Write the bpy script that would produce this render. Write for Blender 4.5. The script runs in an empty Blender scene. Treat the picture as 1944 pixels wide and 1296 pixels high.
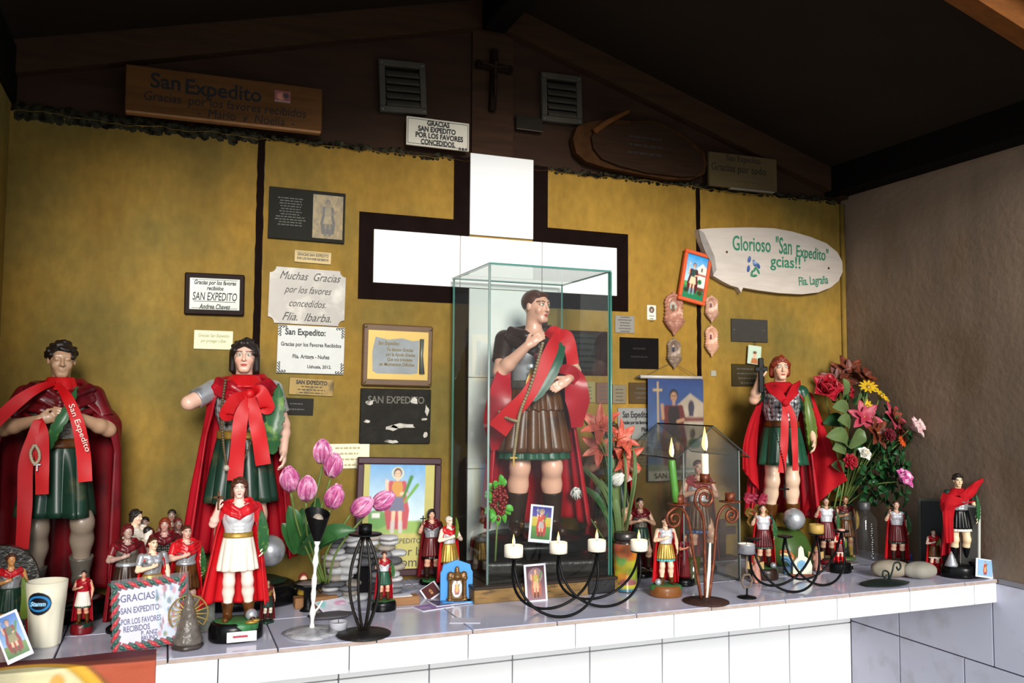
import bpy, math, random
import numpy as np
from mathutils import Matrix, Vector
random.seed(7); rng = np.random.default_rng(7)
SC = bpy.context.scene; COL = SC.collection
PI = math.pi

# ------------------------------------------------------------------ camera (solved from the room's vanishing lines)
F_PX, CX, CY = 1655.0, 972.0, 648.0
def _n(v): return v / np.linalg.norm(v)
_dx = _n(np.array([5169-CX, 785-CY, F_PX])); _dy = np.array([316-CX, 755-CY, F_PX])
_dy = _n(_dy - _dx*np.dot(_dx, _dy)); _dz = np.cross(_dx, _dy)
RW = np.array([_dx, _dy, _dz])                       # rows: world axes in camera space (x right, y down, z forward)
EYE = np.array([0.0, 0.0, 1.55])
cam_d = bpy.data.cameras.new('camera'); cam = bpy.data.objects.new('camera', cam_d); COL.objects.link(cam)
cam_d.sensor_width = 36.0; cam_d.lens = 36.0*F_PX/1944.0; cam_d.clip_start = 0.02
_r, _dn, _f = RW[:, 0], RW[:, 1], RW[:, 2]
cam.matrix_world = Matrix([[_r[0], -_dn[0], -_f[0], EYE[0]], [_r[1], -_dn[1], -_f[1], EYE[1]], [_r[2], -_dn[2], -_f[2], EYE[2]], [0, 0, 0, 1]])
SC.camera = cam

# ------------------------------------------------------------------ daylight: an even bright sky outside the open front
w = bpy.data.worlds.new('sky'); SC.world = w; w.use_nodes = True
bg = w.node_tree.nodes['Background']; bg.inputs[0].default_value = (0.78, 0.89, 1.0, 1); bg.inputs[1].default_value = 1.05
sun_d = bpy.data.lights.new('sun', 'SUN'); sun_d.energy = 4.2; sun_d.angle = math.radians(20); sun_d.color = (1.0, 0.96, 0.9)
sun = bpy.data.objects.new('sun', sun_d); COL.objects.link(sun)
sun.rotation_euler = Vector((0.12, 0.93, -0.30)).to_track_quat('-Z', 'Y').to_euler()
vs = SC.view_settings; vs.view_transform = 'Standard'; vs.look = 'None'; vs.gamma = 1.0; vs.use_curve_mapping = False
vs.exposure = 0.0
SC.cycles.transparent_max_bounces = 32

# ------------------------------------------------------------------ measuring
WY = 2.6          # face of the back wall
ZS = 1.011        # top of the shelf
YF = 1.98         # front edge of the shelf
XL, XR = -0.408, 2.386
ZT = 2.31         # top of the plastered wall
def _ray(x, y): return RW @ np.array([x-CX, y-CY, F_PX])
def W(x, y, Y=WY):                      # photo pixel -> point on a plane parallel to the back wall
    r = _ray(x, y); return EYE + r*(Y/r[1])
def S(x, y, z=ZS):                      # photo pixel -> point on a level surface
    r = _ray(x, y); return EYE + r*((z-EYE[2])/r[2])
def PX(p):
    c = RW.T @ (np.array(p)-EYE); return CX+F_PX*c[0]/c[2], CY+F_PX*c[1]/c[2]

# ------------------------------------------------------------------ objects
def new_mesh(name, V, Fc):
    me = bpy.data.meshes.new(name)
    V = np.asarray(V, dtype=np.float32)
    if isinstance(Fc, np.ndarray):
        n, k = Fc.shape
        me.vertices.add(len(V)); me.vertices.foreach_set('co', V.ravel())
        me.loops.add(n*k); me.loops.foreach_set('vertex_index', Fc.astype(np.int32).ravel())
        me.polygons.add(n); me.polygons.foreach_set('loop_start', np.arange(0, n*k, k, dtype=np.int32))
        me.update(calc_edges=True); me.validate()
    else:
        me.from_pydata([tuple(map(float, v)) for v in V], [], [tuple(map(int, f)) for f in Fc])
    return me
def link(name, me, mat=None, parent=None, smooth=False, loc=None, rot=None):
    o = bpy.data.objects.new(name, me); COL.objects.link(o)
    if mat is not None and me is not None:
        if len(me.materials) == 0: me.materials.append(mat)
        if me.materials[0] != mat:
            o.material_slots[0].link = 'OBJECT'; o.material_slots[0].material = mat
    if smooth and me is not None and len(me.polygons):
        me.polygons.foreach_set('use_smooth', [True]*len(me.polygons))
    if parent is not None: o.parent = parent
    if loc is not None: o.location = tuple(float(v) for v in loc)
    if rot is not None: o.rotation_euler = rot
    return o
def tag(o, label=None, cat=None, group=None, kind=None):
    if label: o['label'] = label
    if cat: o['category'] = cat
    if group: o['group'] = group
    if kind: o['kind'] = kind
    return o
def thing(name, label, cat, loc=(0, 0, 0), rz=0.0, group=None, rot=None):
    o = bpy.data.objects.new(name, None); COL.objects.link(o); o.empty_display_size = 0.02
    o.location = tuple(float(v) for v in loc); o.rotation_euler = rot if rot is not None else (0, 0, rz)
    return tag(o, label, cat, group)

class MB:
    """collects shapes of ONE part into a mesh"""
    def __init__(s): s.v = []; s.f = []; s.m = []; s.mi = 0
    def add(s, V, Fc):
        b = len(s.v); s.v.extend([tuple(map(float, p)) for p in V]); 
        for f in Fc: s.f.append(tuple(int(i)+b for i in f)); s.m.append(s.mi)
        return s
    def box(s, lo, hi, R=None, c=(0, 0, 0)):
        x0, y0, z0 = lo; x1, y1, z1 = hi
        V = np.array([(x0,y0,z0),(x1,y0,z0),(x1,y1,z0),(x0,y1,z0),(x0,y0,z1),(x1,y0,z1),(x1,y1,z1),(x0,y1,z1)], float)
        if R is not None: V = V @ np.asarray(R).T
        V = V + np.asarray(c)
        return s.add(V, [(0,3,2,1),(4,5,6,7),(0,1,5,4),(1,2,6,5),(2,3,7,6),(3,0,4,7)])
    def bbox(s, lo, hi, b, R=None, c=(0, 0, 0)):
        """box with chamfered edges"""
        lo = np.array(lo, float); hi = np.array(hi, float); V = []; idx = {}
        b = min(b, 0.45*min(hi-lo))
        for ix in (0, 1):
            for iy in (0, 1):
                for iz in (0, 1):
                    for ax in range(3):
                        p = np.array([(lo, hi)[i][k] for k, i in enumerate((ix, iy, iz))])
                        for k, i in enumerate((ix, iy, iz)):
                            if k != ax: p[k] += b if i == 0 else -b
                        idx[(ix, iy, iz, ax)] = len(V); V.append(p)
        Fc = []
        for ax in range(3):
            a, c2 = [(1, 2), (2, 0), (0, 1)][ax]
            for sgn in (0, 1):
                q = []
                for (i, j) in ((0, 0), (1, 0), (1, 1), (0, 1)):
                    k = [0, 0, 0]; k[ax] = sgn; k[a] = i; k[c2] = j; q.append(idx[(*k, ax)])
                Fc.append(q if sgn else q[::-1])
            for i in (0, 1):
                for j in (0, 1):
                    k0 = [0, 0, 0]; k1 = [0, 0, 0]; k0[a] = k1[a] = i; k0[c2] = k1[c2] = j; k1[ax] = 1
                    q = [idx[(*k0, a)], idx[(*k1, a)], idx[(*k1, c2)], idx[(*k0, c2)]]
                    Fc.append(q if (i ^ j) == 0 else q[::-1])
        for ix in (0, 1):
            for iy in (0, 1):
                for iz in (0, 1):
                    q = [idx[(ix, iy, iz, 0)], idx[(ix, iy, iz, 1)], idx[(ix, iy, iz, 2)]]
                    Fc.append(q if (ix + iy + iz) % 2 == 1 else q[::-1])
        V = np.array(V)
        if R is not None: V = V @ np.asarray(R).T
        return s.add(V + np.asarray(c), Fc)
    def prism(s, poly, y0, y1):
        """outline in (x,z), pushed from y0 (front) to y1 (back); outline counter-clockwise seen from -y"""
        n = len(poly)
        V = [(x, y0, z) for x, z in poly] + [(x, y1, z) for x, z in poly]
        Fc = [tuple(range(n)), tuple(range(2*n-1, n-1, -1))]
        Fc += [(i, n+i, n+(i+1) % n, (i+1) % n) for i in range(n)]
        return s.add(V, Fc)
    def lathe(s, prof, n=24, c=(0, 0, 0), sx=1.0, sy=1.0, wob=None, R=None):
        """prof: list of (radius, z) from bottom to top"""
        V = []; m = len(prof)
        for (r, z) in prof:
            for i in range(n):
                a = 2*PI*i/n; k = 1.0 if wob is None else wob(a, z)
                V.append((r*k*sx*math.cos(a), r*k*sy*math.sin(a), z))
        Fc = []
        for j in range(m-1):
            for i in range(n):
                i2 = (i+1) % n; Fc.append((j*n+i, j*n+i2, (j+1)*n+i2, (j+1)*n+i))
        if prof[0][0] > 1e-6: Fc.append(tuple(range(n-1, -1, -1)))
        if prof[-1][0] > 1e-6: Fc.append(tuple((m-1)*n+i for i in range(n)))
        V = np.array(V)
        if R is not None: V = V @ np.asarray(R).T
        return s.add(V + np.asarray(c), Fc)
    def tube(s, path, r, n=8, closed=False):
        P = np.array(path, float); m = len(P)
        rr = np.full(m, r) if np.isscalar(r) else np.asarray(r, float)
        T = np.zeros_like(P); T[1:-1] = P[2:]-P[:-2]; T[0] = P[1]-P[0]; T[-1] = P[-1]-P[-2]
        if closed: T[0] = P[1]-P[-1]; T[-1] = P[0]-P[-2]
        T /= np.maximum(np.linalg.norm(T, axis=1, keepdims=True), 1e-9)
        u = np.cross(T[0], (0, 0, 1.0)); 
        if np.linalg.norm(u) < 1e-3: u = np.cross(T[0], (0, 1.0, 0))
        u /= np.linalg.norm(u); V = []
        for i in range(m):
            u = u - T[i]*np.dot(u, T[i]); u /= max(np.linalg.norm(u), 1e-9); v2 = np.cross(T[i], u)
            for k in range(n):
                a = 2*PI*k/n; V.append(P[i] + rr[i]*(math.cos(a)*u + math.sin(a)*v2))
        Fc = []
        for i in range(m if closed else m-1):
            j = (i+1) % m
            for k in range(n): k2 = (k+1) % n; Fc.append((i*n+k, i*n+k2, j*n+k2, j*n+k))
        if not closed: Fc.append(tuple(range(n-1, -1, -1))); Fc.append(tuple((m-1)*n+k for k in range(n)))
        return s.add(V, Fc)
    def ball(s, c, r, nu=10, nv=6, R=None):
        r = np.ones(3)*r; V = [(0, 0, -1)]
        for j in range(1, nv):
            t = PI*j/nv
            for i in range(nu): a = 2*PI*i/nu; V.append((math.sin(t)*math.cos(a), math.sin(t)*math.sin(a), -math.cos(t)))
        V.append((0, 0, 1)); V = np.array(V)*r; Fc = []
        if R is not None: V = V @ np.asarray(R).T
        for i in range(nu): Fc.append((0, 1+(i+1) % nu, 1+i))
        for j in range(nv-2):
            for i in range(nu): i2 = (i+1) % nu; Fc.append((1+j*nu+i, 1+j*nu+i2, 1+(j+1)*nu+i2, 1+(j+1)*nu+i))
        L = len(V)-1
        for i in range(nu): Fc.append((L, 1+(nv-2)*nu+i, 1+(nv-2)*nu+(i+1) % nu))
        return s.add(V+np.asarray(c), Fc)
    def mesh(s, name='m'):
        me = bpy.data.meshes.new(name); me.from_pydata(s.v, [], s.f)
        if any(s.m):
            me.update(); me.polygons.foreach_set('material_index', s.m)
        return me
    def build(s, name, mat, parent=None, smooth=False, loc=None, rot=None, mats=None):
        me = s.mesh(name)
        if mats:
            for m in mats: me.materials.append(m)
            mat = mats[0]
        return link(name, me, mat, parent, smooth, loc, rot)

def sheet(P, th, wrap=False):
    """grid of points P[u,v,3] -> closed thin solid (V,F)"""
    P = np.asarray(P, float); nu, nv = P.shape[:2]
    if wrap: du = np.roll(P, -1, 0)-np.roll(P, 1, 0)
    else: du = np.gradient(P, axis=0)
    dv = np.gradient(P, axis=1); N = np.cross(du, dv); N /= np.maximum(np.linalg.norm(N, axis=2, keepdims=True), 1e-9)
    t = th if np.isscalar(th) else np.asarray(th)[..., None]
    A = P + N*t/2; B = P - N*t/2; V = np.concatenate([A.reshape(-1, 3), B.reshape(-1, 3)]); o = nu*nv
    I = np.arange(nu*nv).reshape(nu, nv)
    if wrap: a, b = I, np.roll(I, -1, 0)
    else: a, b = I[:-1], I[1:]
    q = np.stack([a[:, :-1], b[:, :-1], b[:, 1:], a[:, 1:]], -1).reshape(-1, 4)
    Fs = [q, q[:, ::-1]+o]
    def edge(l, flip):
        e = np.stack([l[:-1], l[1:], l[1:]+o, l[:-1]+o], -1); Fs.append(e[:, ::-1] if not flip else e)
    la = np.append(I[:, 0], I[0, 0]) if wrap else I[:, 0]; lb = np.append(I[:, -1], I[0, -1]) if wrap else I[:, -1]
    edge(la, False); edge(lb, True)
    if not wrap: edge(I[0, :], True); edge(I[-1, :], False)
    return V, np.concatenate(Fs)
def sheet_obj(name, P, th, mat, parent=None, wrap=False, smooth=True, loc=None, rot=None):
    V, Fq = sheet(P, th, wrap); o = link(name, new_mesh(name, V, Fq), mat, parent, smooth, loc, rot)
    if smooth: o.data.set_sharp_from_angle(angle=math.radians(55))
    return o
def ribbon_P(path, wid, side, n=None, twist=None):
    """strip along a path; side = width direction(s)"""
    P = spline(path, n or 12*len(path)); side = np.asarray(side, float)
    if side.ndim == 1: side = np.repeat(side[None], len(P), 0)
    else: side = np.stack([np.interp(np.linspace(0, 1, len(P)), np.linspace(0, 1, len(side)), side[:, k]) for k in range(3)], 1)
    side = side/np.linalg.norm(side, axis=1, keepdims=True)
    ww = np.interp(np.linspace(0, 1, len(P)), np.linspace(0, 1, len(wid)), wid) if not np.isscalar(wid) else np.full(len(P), wid)
    return np.stack([P + side*ww[:, None]*k for k in np.linspace(-0.5, 0.5, 5)], 1)
def spline(pts, n):
    P = np.array(pts, float); m = len(P)
    if m < 3: t = np.linspace(0, 1, n)[:, None]; return P[0]*(1-t)+P[-1]*t
    Q = np.vstack([2*P[0]-P[1], P, 2*P[-1]-P[-2]]); t = np.linspace(0, m-1-1e-9, n); i = t.astype(int); u = (t-i)[:, None]
    p0, p1, p2, p3 = Q[i], Q[i+1], Q[i+2], Q[i+3]
    return 0.5*((2*p1)+(-p0+p2)*u+(2*p0-5*p1+4*p2-p3)*u*u+(-p0+3*p1-3*p2+p3)*u**3)
def rotm(x=0, y=0, z=0):
    return np.array((Matrix.Rotation(z, 3, 'Z') @ Matrix.Rotation(y, 3, 'Y') @ Matrix.Rotation(x, 3, 'X')))

# ------------------------------------------------------------------ materials
MATS = {}
def hexc(h):
    h = h.lstrip('#'); c = [int(h[i:i+2], 16)/255 for i in (0, 2, 4)]
    return tuple((v/12.92 if v <= 0.04045 else ((v+0.055)/1.055)**2.4) for v in c)
def col(c): return hexc(c) if isinstance(c, str) else tuple(c)
def pm(name, c, rough=0.5, metal=0.0, var=0.12, vscale=30.0, bump=0.0, bscale=80.0, c2=None, c2amt=0.5, c2scale=12.0, spec=0.5, coat=0.0, tex='obj', det=3.0, stretch=None, trans=0.0, sss=0.0, chip=None, chipamt=0.0, chipscale=25.0):
    if name in MATS: return MATS[name]
    m = bpy.data.materials.new(name); m.use_nodes = True; nt = m.node_tree; b = nt.nodes['Principled BSDF']; L = nt.links.new
    c = col(c); tc = nt.nodes.new('ShaderNodeTexCoord'); src = tc.outputs['Object' if tex == 'obj' else 'Generated']
    if stretch:
        mp = nt.nodes.new('ShaderNodeMapping'); mp.inputs['Scale'].default_value = stretch; L(src, mp.inputs[0]); src = mp.outputs[0]
    n1 = nt.nodes.new('ShaderNodeTexNoise'); n1.inputs['Scale'].default_value = vscale; n1.inputs['Detail'].default_value = det; L(src, n1.inputs['Vector'])
    mx = nt.nodes.new('ShaderNodeMix'); mx.data_type = 'RGBA'
    mx.inputs[6].default_value = (*[min(1, v*(1-var*1.6)) for v in c], 1); mx.inputs[7].default_value = (*[min(1, v*(1+var*1.4)) for v in c], 1)
    L(n1.outputs[0], mx.inputs[0]); out = mx.outputs[2]
    if c2 is not None:
        n2 = nt.nodes.new('ShaderNodeTexNoise'); n2.inputs['Scale'].default_value = c2scale; n2.inputs['Detail'].default_value = 6; L(src, n2.inputs['Vector'])
        rp = nt.nodes.new('ShaderNodeMapRange'); rp.inputs[1].default_value = 0.62-0.3*c2amt; rp.inputs[2].default_value = 0.82-0.3*c2amt; L(n2.outputs[0], rp.inputs[0])
        m2 = nt.nodes.new('ShaderNodeMix'); m2.data_type = 'RGBA'; m2.inputs[7].default_value = (*col(c2), 1); L(rp.outputs[0], m2.inputs[0]); L(out, m2.inputs[6]); out = m2.outputs[2]
    if chip is not None:
        n3 = nt.nodes.new('ShaderNodeTexNoise'); n3.inputs['Scale'].default_value = chipscale; n3.inputs['Detail'].default_value = 8; n3.inputs['Roughness'].default_value = 0.65; L(src, n3.inputs['Vector'])
        rp = nt.nodes.new('ShaderNodeMapRange'); rp.inputs[1].default_value = 0.70-0.2*chipamt; rp.inputs[2].default_value = 0.72-0.2*chipamt; L(n3.outputs[0], rp.inputs[0])
        m3 = nt.nodes.new('ShaderNodeMix'); m3.data_type = 'RGBA'; m3.inputs[7].default_value = (*col(chip), 1); L(rp.outputs[0], m3.inputs[0]); L(out, m3.inputs[6]); out = m3.outputs[2]
    L(out, b.inputs['Base Color'])
    b.inputs['Roughness'].default_value = rough; b.inputs['Metallic'].default_value = metal; b.inputs['Specular IOR Level'].default_value = spec
    if coat: b.inputs['Coat Weight'].default_value = coat; b.inputs['Coat Roughness'].default_value = 0.12
    if trans: b.inputs['Transmission Weight'].default_value = trans
    if sss: b.inputs['Subsurface Weight'].default_value = sss; b.inputs['Subsurface Radius'].default_value = (0.02, 0.01, 0.006)
    if bump:
        nb = nt.nodes.new('ShaderNodeTexNoise'); nb.inputs['Scale'].default_value = bscale; nb.inputs['Detail'].default_value = 4; L(src, nb.inputs['Vector'])
        bp = nt.nodes.new('ShaderNodeBump'); bp.inputs['Strength'].default_value = bump; bp.inputs['Distance'].default_value = 0.004
        L(nb.outputs[0], bp.inputs['Height']); L(bp.outputs[0], b.inputs['Normal'])
    MATS[name] = m; return m
def attr_mat(name, rough=0.5, metal=0.0, coat=0.0, var=0.1, vscale=40.0, bump=0.0, bscale=60.0, spec=0.5):
    """colour comes from the point colours 'Col' of the mesh (painted surface or print)"""
    if name in MATS: return MATS[name]
    m = bpy.data.materials.new(name); m.use_nodes = True; nt = m.node_tree; b = nt.nodes['Principled BSDF']; L = nt.links.new
    a = nt.nodes.new('ShaderNodeAttribute'); a.attribute_name = 'Col'
    tc = nt.nodes.new('ShaderNodeTexCoord'); n1 = nt.nodes.new('ShaderNodeTexNoise'); n1.inputs['Scale'].default_value = vscale; n1.inputs['Detail'].default_value = 4; L(tc.outputs['Object'], n1.inputs['Vector'])
    mr = nt.nodes.new('ShaderNodeMapRange'); mr.inputs[3].default_value = 1-var; mr.inputs[4].default_value = 1+var; L(n1.outputs[0], mr.inputs[0])
    mx = nt.nodes.new('ShaderNodeMix'); mx.data_type = 'RGBA'; mx.blend_type = 'MULTIPLY'; mx.inputs[0].default_value = 1
    L(a.outputs['Color'], mx.inputs[6]); L(mr.outputs[0], mx.inputs[7]); L(mx.outputs[2], b.inputs['Base Color'])
    b.inputs['Roughness'].default_value = rough; b.inputs['Metallic'].default_value = metal; b.inputs['Specular IOR Level'].default_value = spec
    if coat: b.inputs['Coat Weight'].default_value = coat; b.inputs['Coat Roughness'].default_value = 0.15
    if bump:
        bp = nt.nodes.new('ShaderNodeBump'); bp.inputs['Strength'].default_value = bump; bp.inputs['Distance'].default_value = 0.003
        nb = nt.nodes.new('ShaderNodeTexNoise'); nb.inputs['Scale'].default_value = bscale; L(tc.outputs['Object'], nb.inputs['Vector']); L(nb.outputs[0], bp.inputs['Height']); L(bp.outputs[0], b.inputs['Normal'])
    MATS[name] = m; return m
def set_col(me, C):
    a = me.color_attributes.new('Col', 'FLOAT_COLOR', 'POINT'); C = np.asarray(C, np.float32)
    if C.shape[1] == 3: C = np.concatenate([C, np.ones((len(C), 1), np.float32)], 1)
    a.data.foreach_set('color', C.ravel())
def glass_mat(name, tint=(0.93, 0.97, 0.95), refl=1.0, rough=0.02, haze=0.0, hazec=(0.6, 0.62, 0.6)):
    if name in MATS: return MATS[name]
    m = bpy.data.materials.new(name); m.use_nodes = True; nt = m.node_tree; nt.nodes.clear(); L = nt.links.new
    o = nt.nodes.new('ShaderNodeOutputMaterial'); t = nt.nodes.new('ShaderNodeBsdfTransparent'); t.inputs[0].default_value = (*tint, 1)
    g = nt.nodes.new('ShaderNodeBsdfGlossy'); g.inputs['Roughness'].default_value = rough; g.inputs[0].default_value = (refl, refl, refl, 1)
    fr = nt.nodes.new('ShaderNodeFresnel'); fr.inputs[0].default_value = 1.5; mx = nt.nodes.new('ShaderNodeMixShader')
    ge = nt.nodes.new('ShaderNodeNewGeometry'); ml = nt.nodes.new('ShaderNodeMath'); ml.operation = 'MULTIPLY_ADD'; ml.inputs[1].default_value = -1.0; ml.inputs[2].default_value = 1.0; L(ge.outputs['Backfacing'], ml.inputs[0])
    m1 = nt.nodes.new('ShaderNodeMath'); m1.operation = 'MULTIPLY'; L(fr.outputs[0], m1.inputs[0]); L(ml.outputs[0], m1.inputs[1])   # reflect on the side the ray enters
    L(m1.outputs[0], mx.inputs[0]); L(t.outputs[0], mx.inputs[1]); L(g.outputs[0], mx.inputs[2]); out = mx.outputs[0]
    if haze:
        d = nt.nodes.new('ShaderNodeBsdfDiffuse'); d.inputs[0].default_value = (*hazec, 1); m2 = nt.nodes.new('ShaderNodeMixShader')
        n = nt.nodes.new('ShaderNodeTexNoise'); n.inputs['Scale'].default_value = 14; n.inputs['Detail'].default_value = 6
        mr = nt.nodes.new('ShaderNodeMapRange'); mr.inputs[3].default_value = haze*0.5; mr.inputs[4].default_value = haze*1.5
        L(n.outputs[0], mr.inputs[0]); L(mr.outputs[0], m2.inputs[0]); L(out, m2.inputs[1]); L(d.outputs[0], m2.inputs[2]); out = m2.outputs[0]
    L(out, o.inputs[0]); MATS[name] = m; return m
def emit_mat(name, c, s):
    if name in MATS: return MATS[name]
    m = bpy.data.materials.new(name); m.use_nodes = True; nt = m.node_tree; nt.nodes.clear()
    o = nt.nodes.new('ShaderNodeOutputMaterial'); e = nt.nodes.new('ShaderNodeEmission'); e.inputs[0].default_value = (*col(c), 1); e.inputs[1].default_value = s
    nt.links.new(e.outputs[0], o.inputs[0]); MATS[name] = m; return m

def scale_mat(name, c, dark, sc=46.0, rough=.36, metal=.5):
    if name in MATS: return MATS[name]
    m = bpy.data.materials.new(name); m.use_nodes = True; nt = m.node_tree; b = nt.nodes['Principled BSDF']; L = nt.links.new
    tc = nt.nodes.new('ShaderNodeTexCoord'); mp = nt.nodes.new('ShaderNodeMapping'); mp.inputs['Scale'].default_value = (1, 1, .8); L(tc.outputs['Object'], mp.inputs[0])
    v = nt.nodes.new('ShaderNodeTexVoronoi'); v.inputs['Scale'].default_value = sc; v.inputs['Randomness'].default_value = .35; L(mp.outputs[0], v.inputs['Vector'])
    r = nt.nodes.new('ShaderNodeMapRange'); r.inputs[1].default_value = .45; r.inputs[2].default_value = .75; L(v.outputs['Distance'], r.inputs[0])
    mx = nt.nodes.new('ShaderNodeMix'); mx.data_type = 'RGBA'; mx.inputs[6].default_value = (*col(c), 1); mx.inputs[7].default_value = (*col(dark), 1); L(r.outputs[0], mx.inputs[0]); L(mx.outputs[2], b.inputs['Base Color'])
    bp = nt.nodes.new('ShaderNodeBump'); bp.invert = True; bp.inputs['Strength'].default_value = .9; bp.inputs['Distance'].default_value = .006; L(v.outputs['Distance'], bp.inputs['Height']); L(bp.outputs[0], b.inputs['Normal'])
    b.inputs['Roughness'].default_value = rough; b.inputs['Metallic'].default_value = metal; MATS[name] = m; return m

# ------------------------------------------------------------------ lettering (built-in font, turned into a mesh)
_TXT = {}
def text_mesh(body, size, shear=0.0, bold=0.0, ext=0.0004, align='CENTER', spacing=1.0, xs=1.0, space_line=1.0):
    cu = bpy.data.curves.new('txt', 'FONT'); cu.body = body; cu.size = size; cu.shear = shear; cu.offset = bold; cu.extrude = ext
    cu.align_x = align; cu.align_y = 'CENTER'; cu.space_character = spacing; cu.resolution_u = 3; cu.space_line = space_line
    o = bpy.data.objects.new('txt', cu); COL.objects.link(o); dg = bpy.context.evaluated_depsgraph_get()
    me = bpy.data.meshes.new_from_object(o.evaluated_get(dg)); bpy.data.objects.remove(o); bpy.data.curves.remove(cu)
    # lies in XY facing +Z -> stand up in XZ facing -Y
    n = len(me.vertices); a = np.zeros(n*3, np.float32); me.vertices.foreach_get('co', a); a = a.reshape(-1, 3)
    b = np.stack([a[:, 0]*xs, -a[:, 2], a[:, 1]], 1); me.vertices.foreach_set('co', b.ravel()); me.materials.clear(); me.update()
    return me, (b[:, 0].max()-b[:, 0].min() if n else 0)
def lettering(parent, body, x, z, size, mat, y=0.0, fit=None, rot=0.0, warp=None, **k):
    me, wd = text_mesh(body, size, **k)
    if len(me.vertices) == 0: return None
    o = link('lettering', me, mat, parent, loc=(x, y-0.0005, z), rot=(0, rot, 0))
    if fit and wd > 1e-6: o.scale = (fit/wd, 1, 1)
    return o

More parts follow.
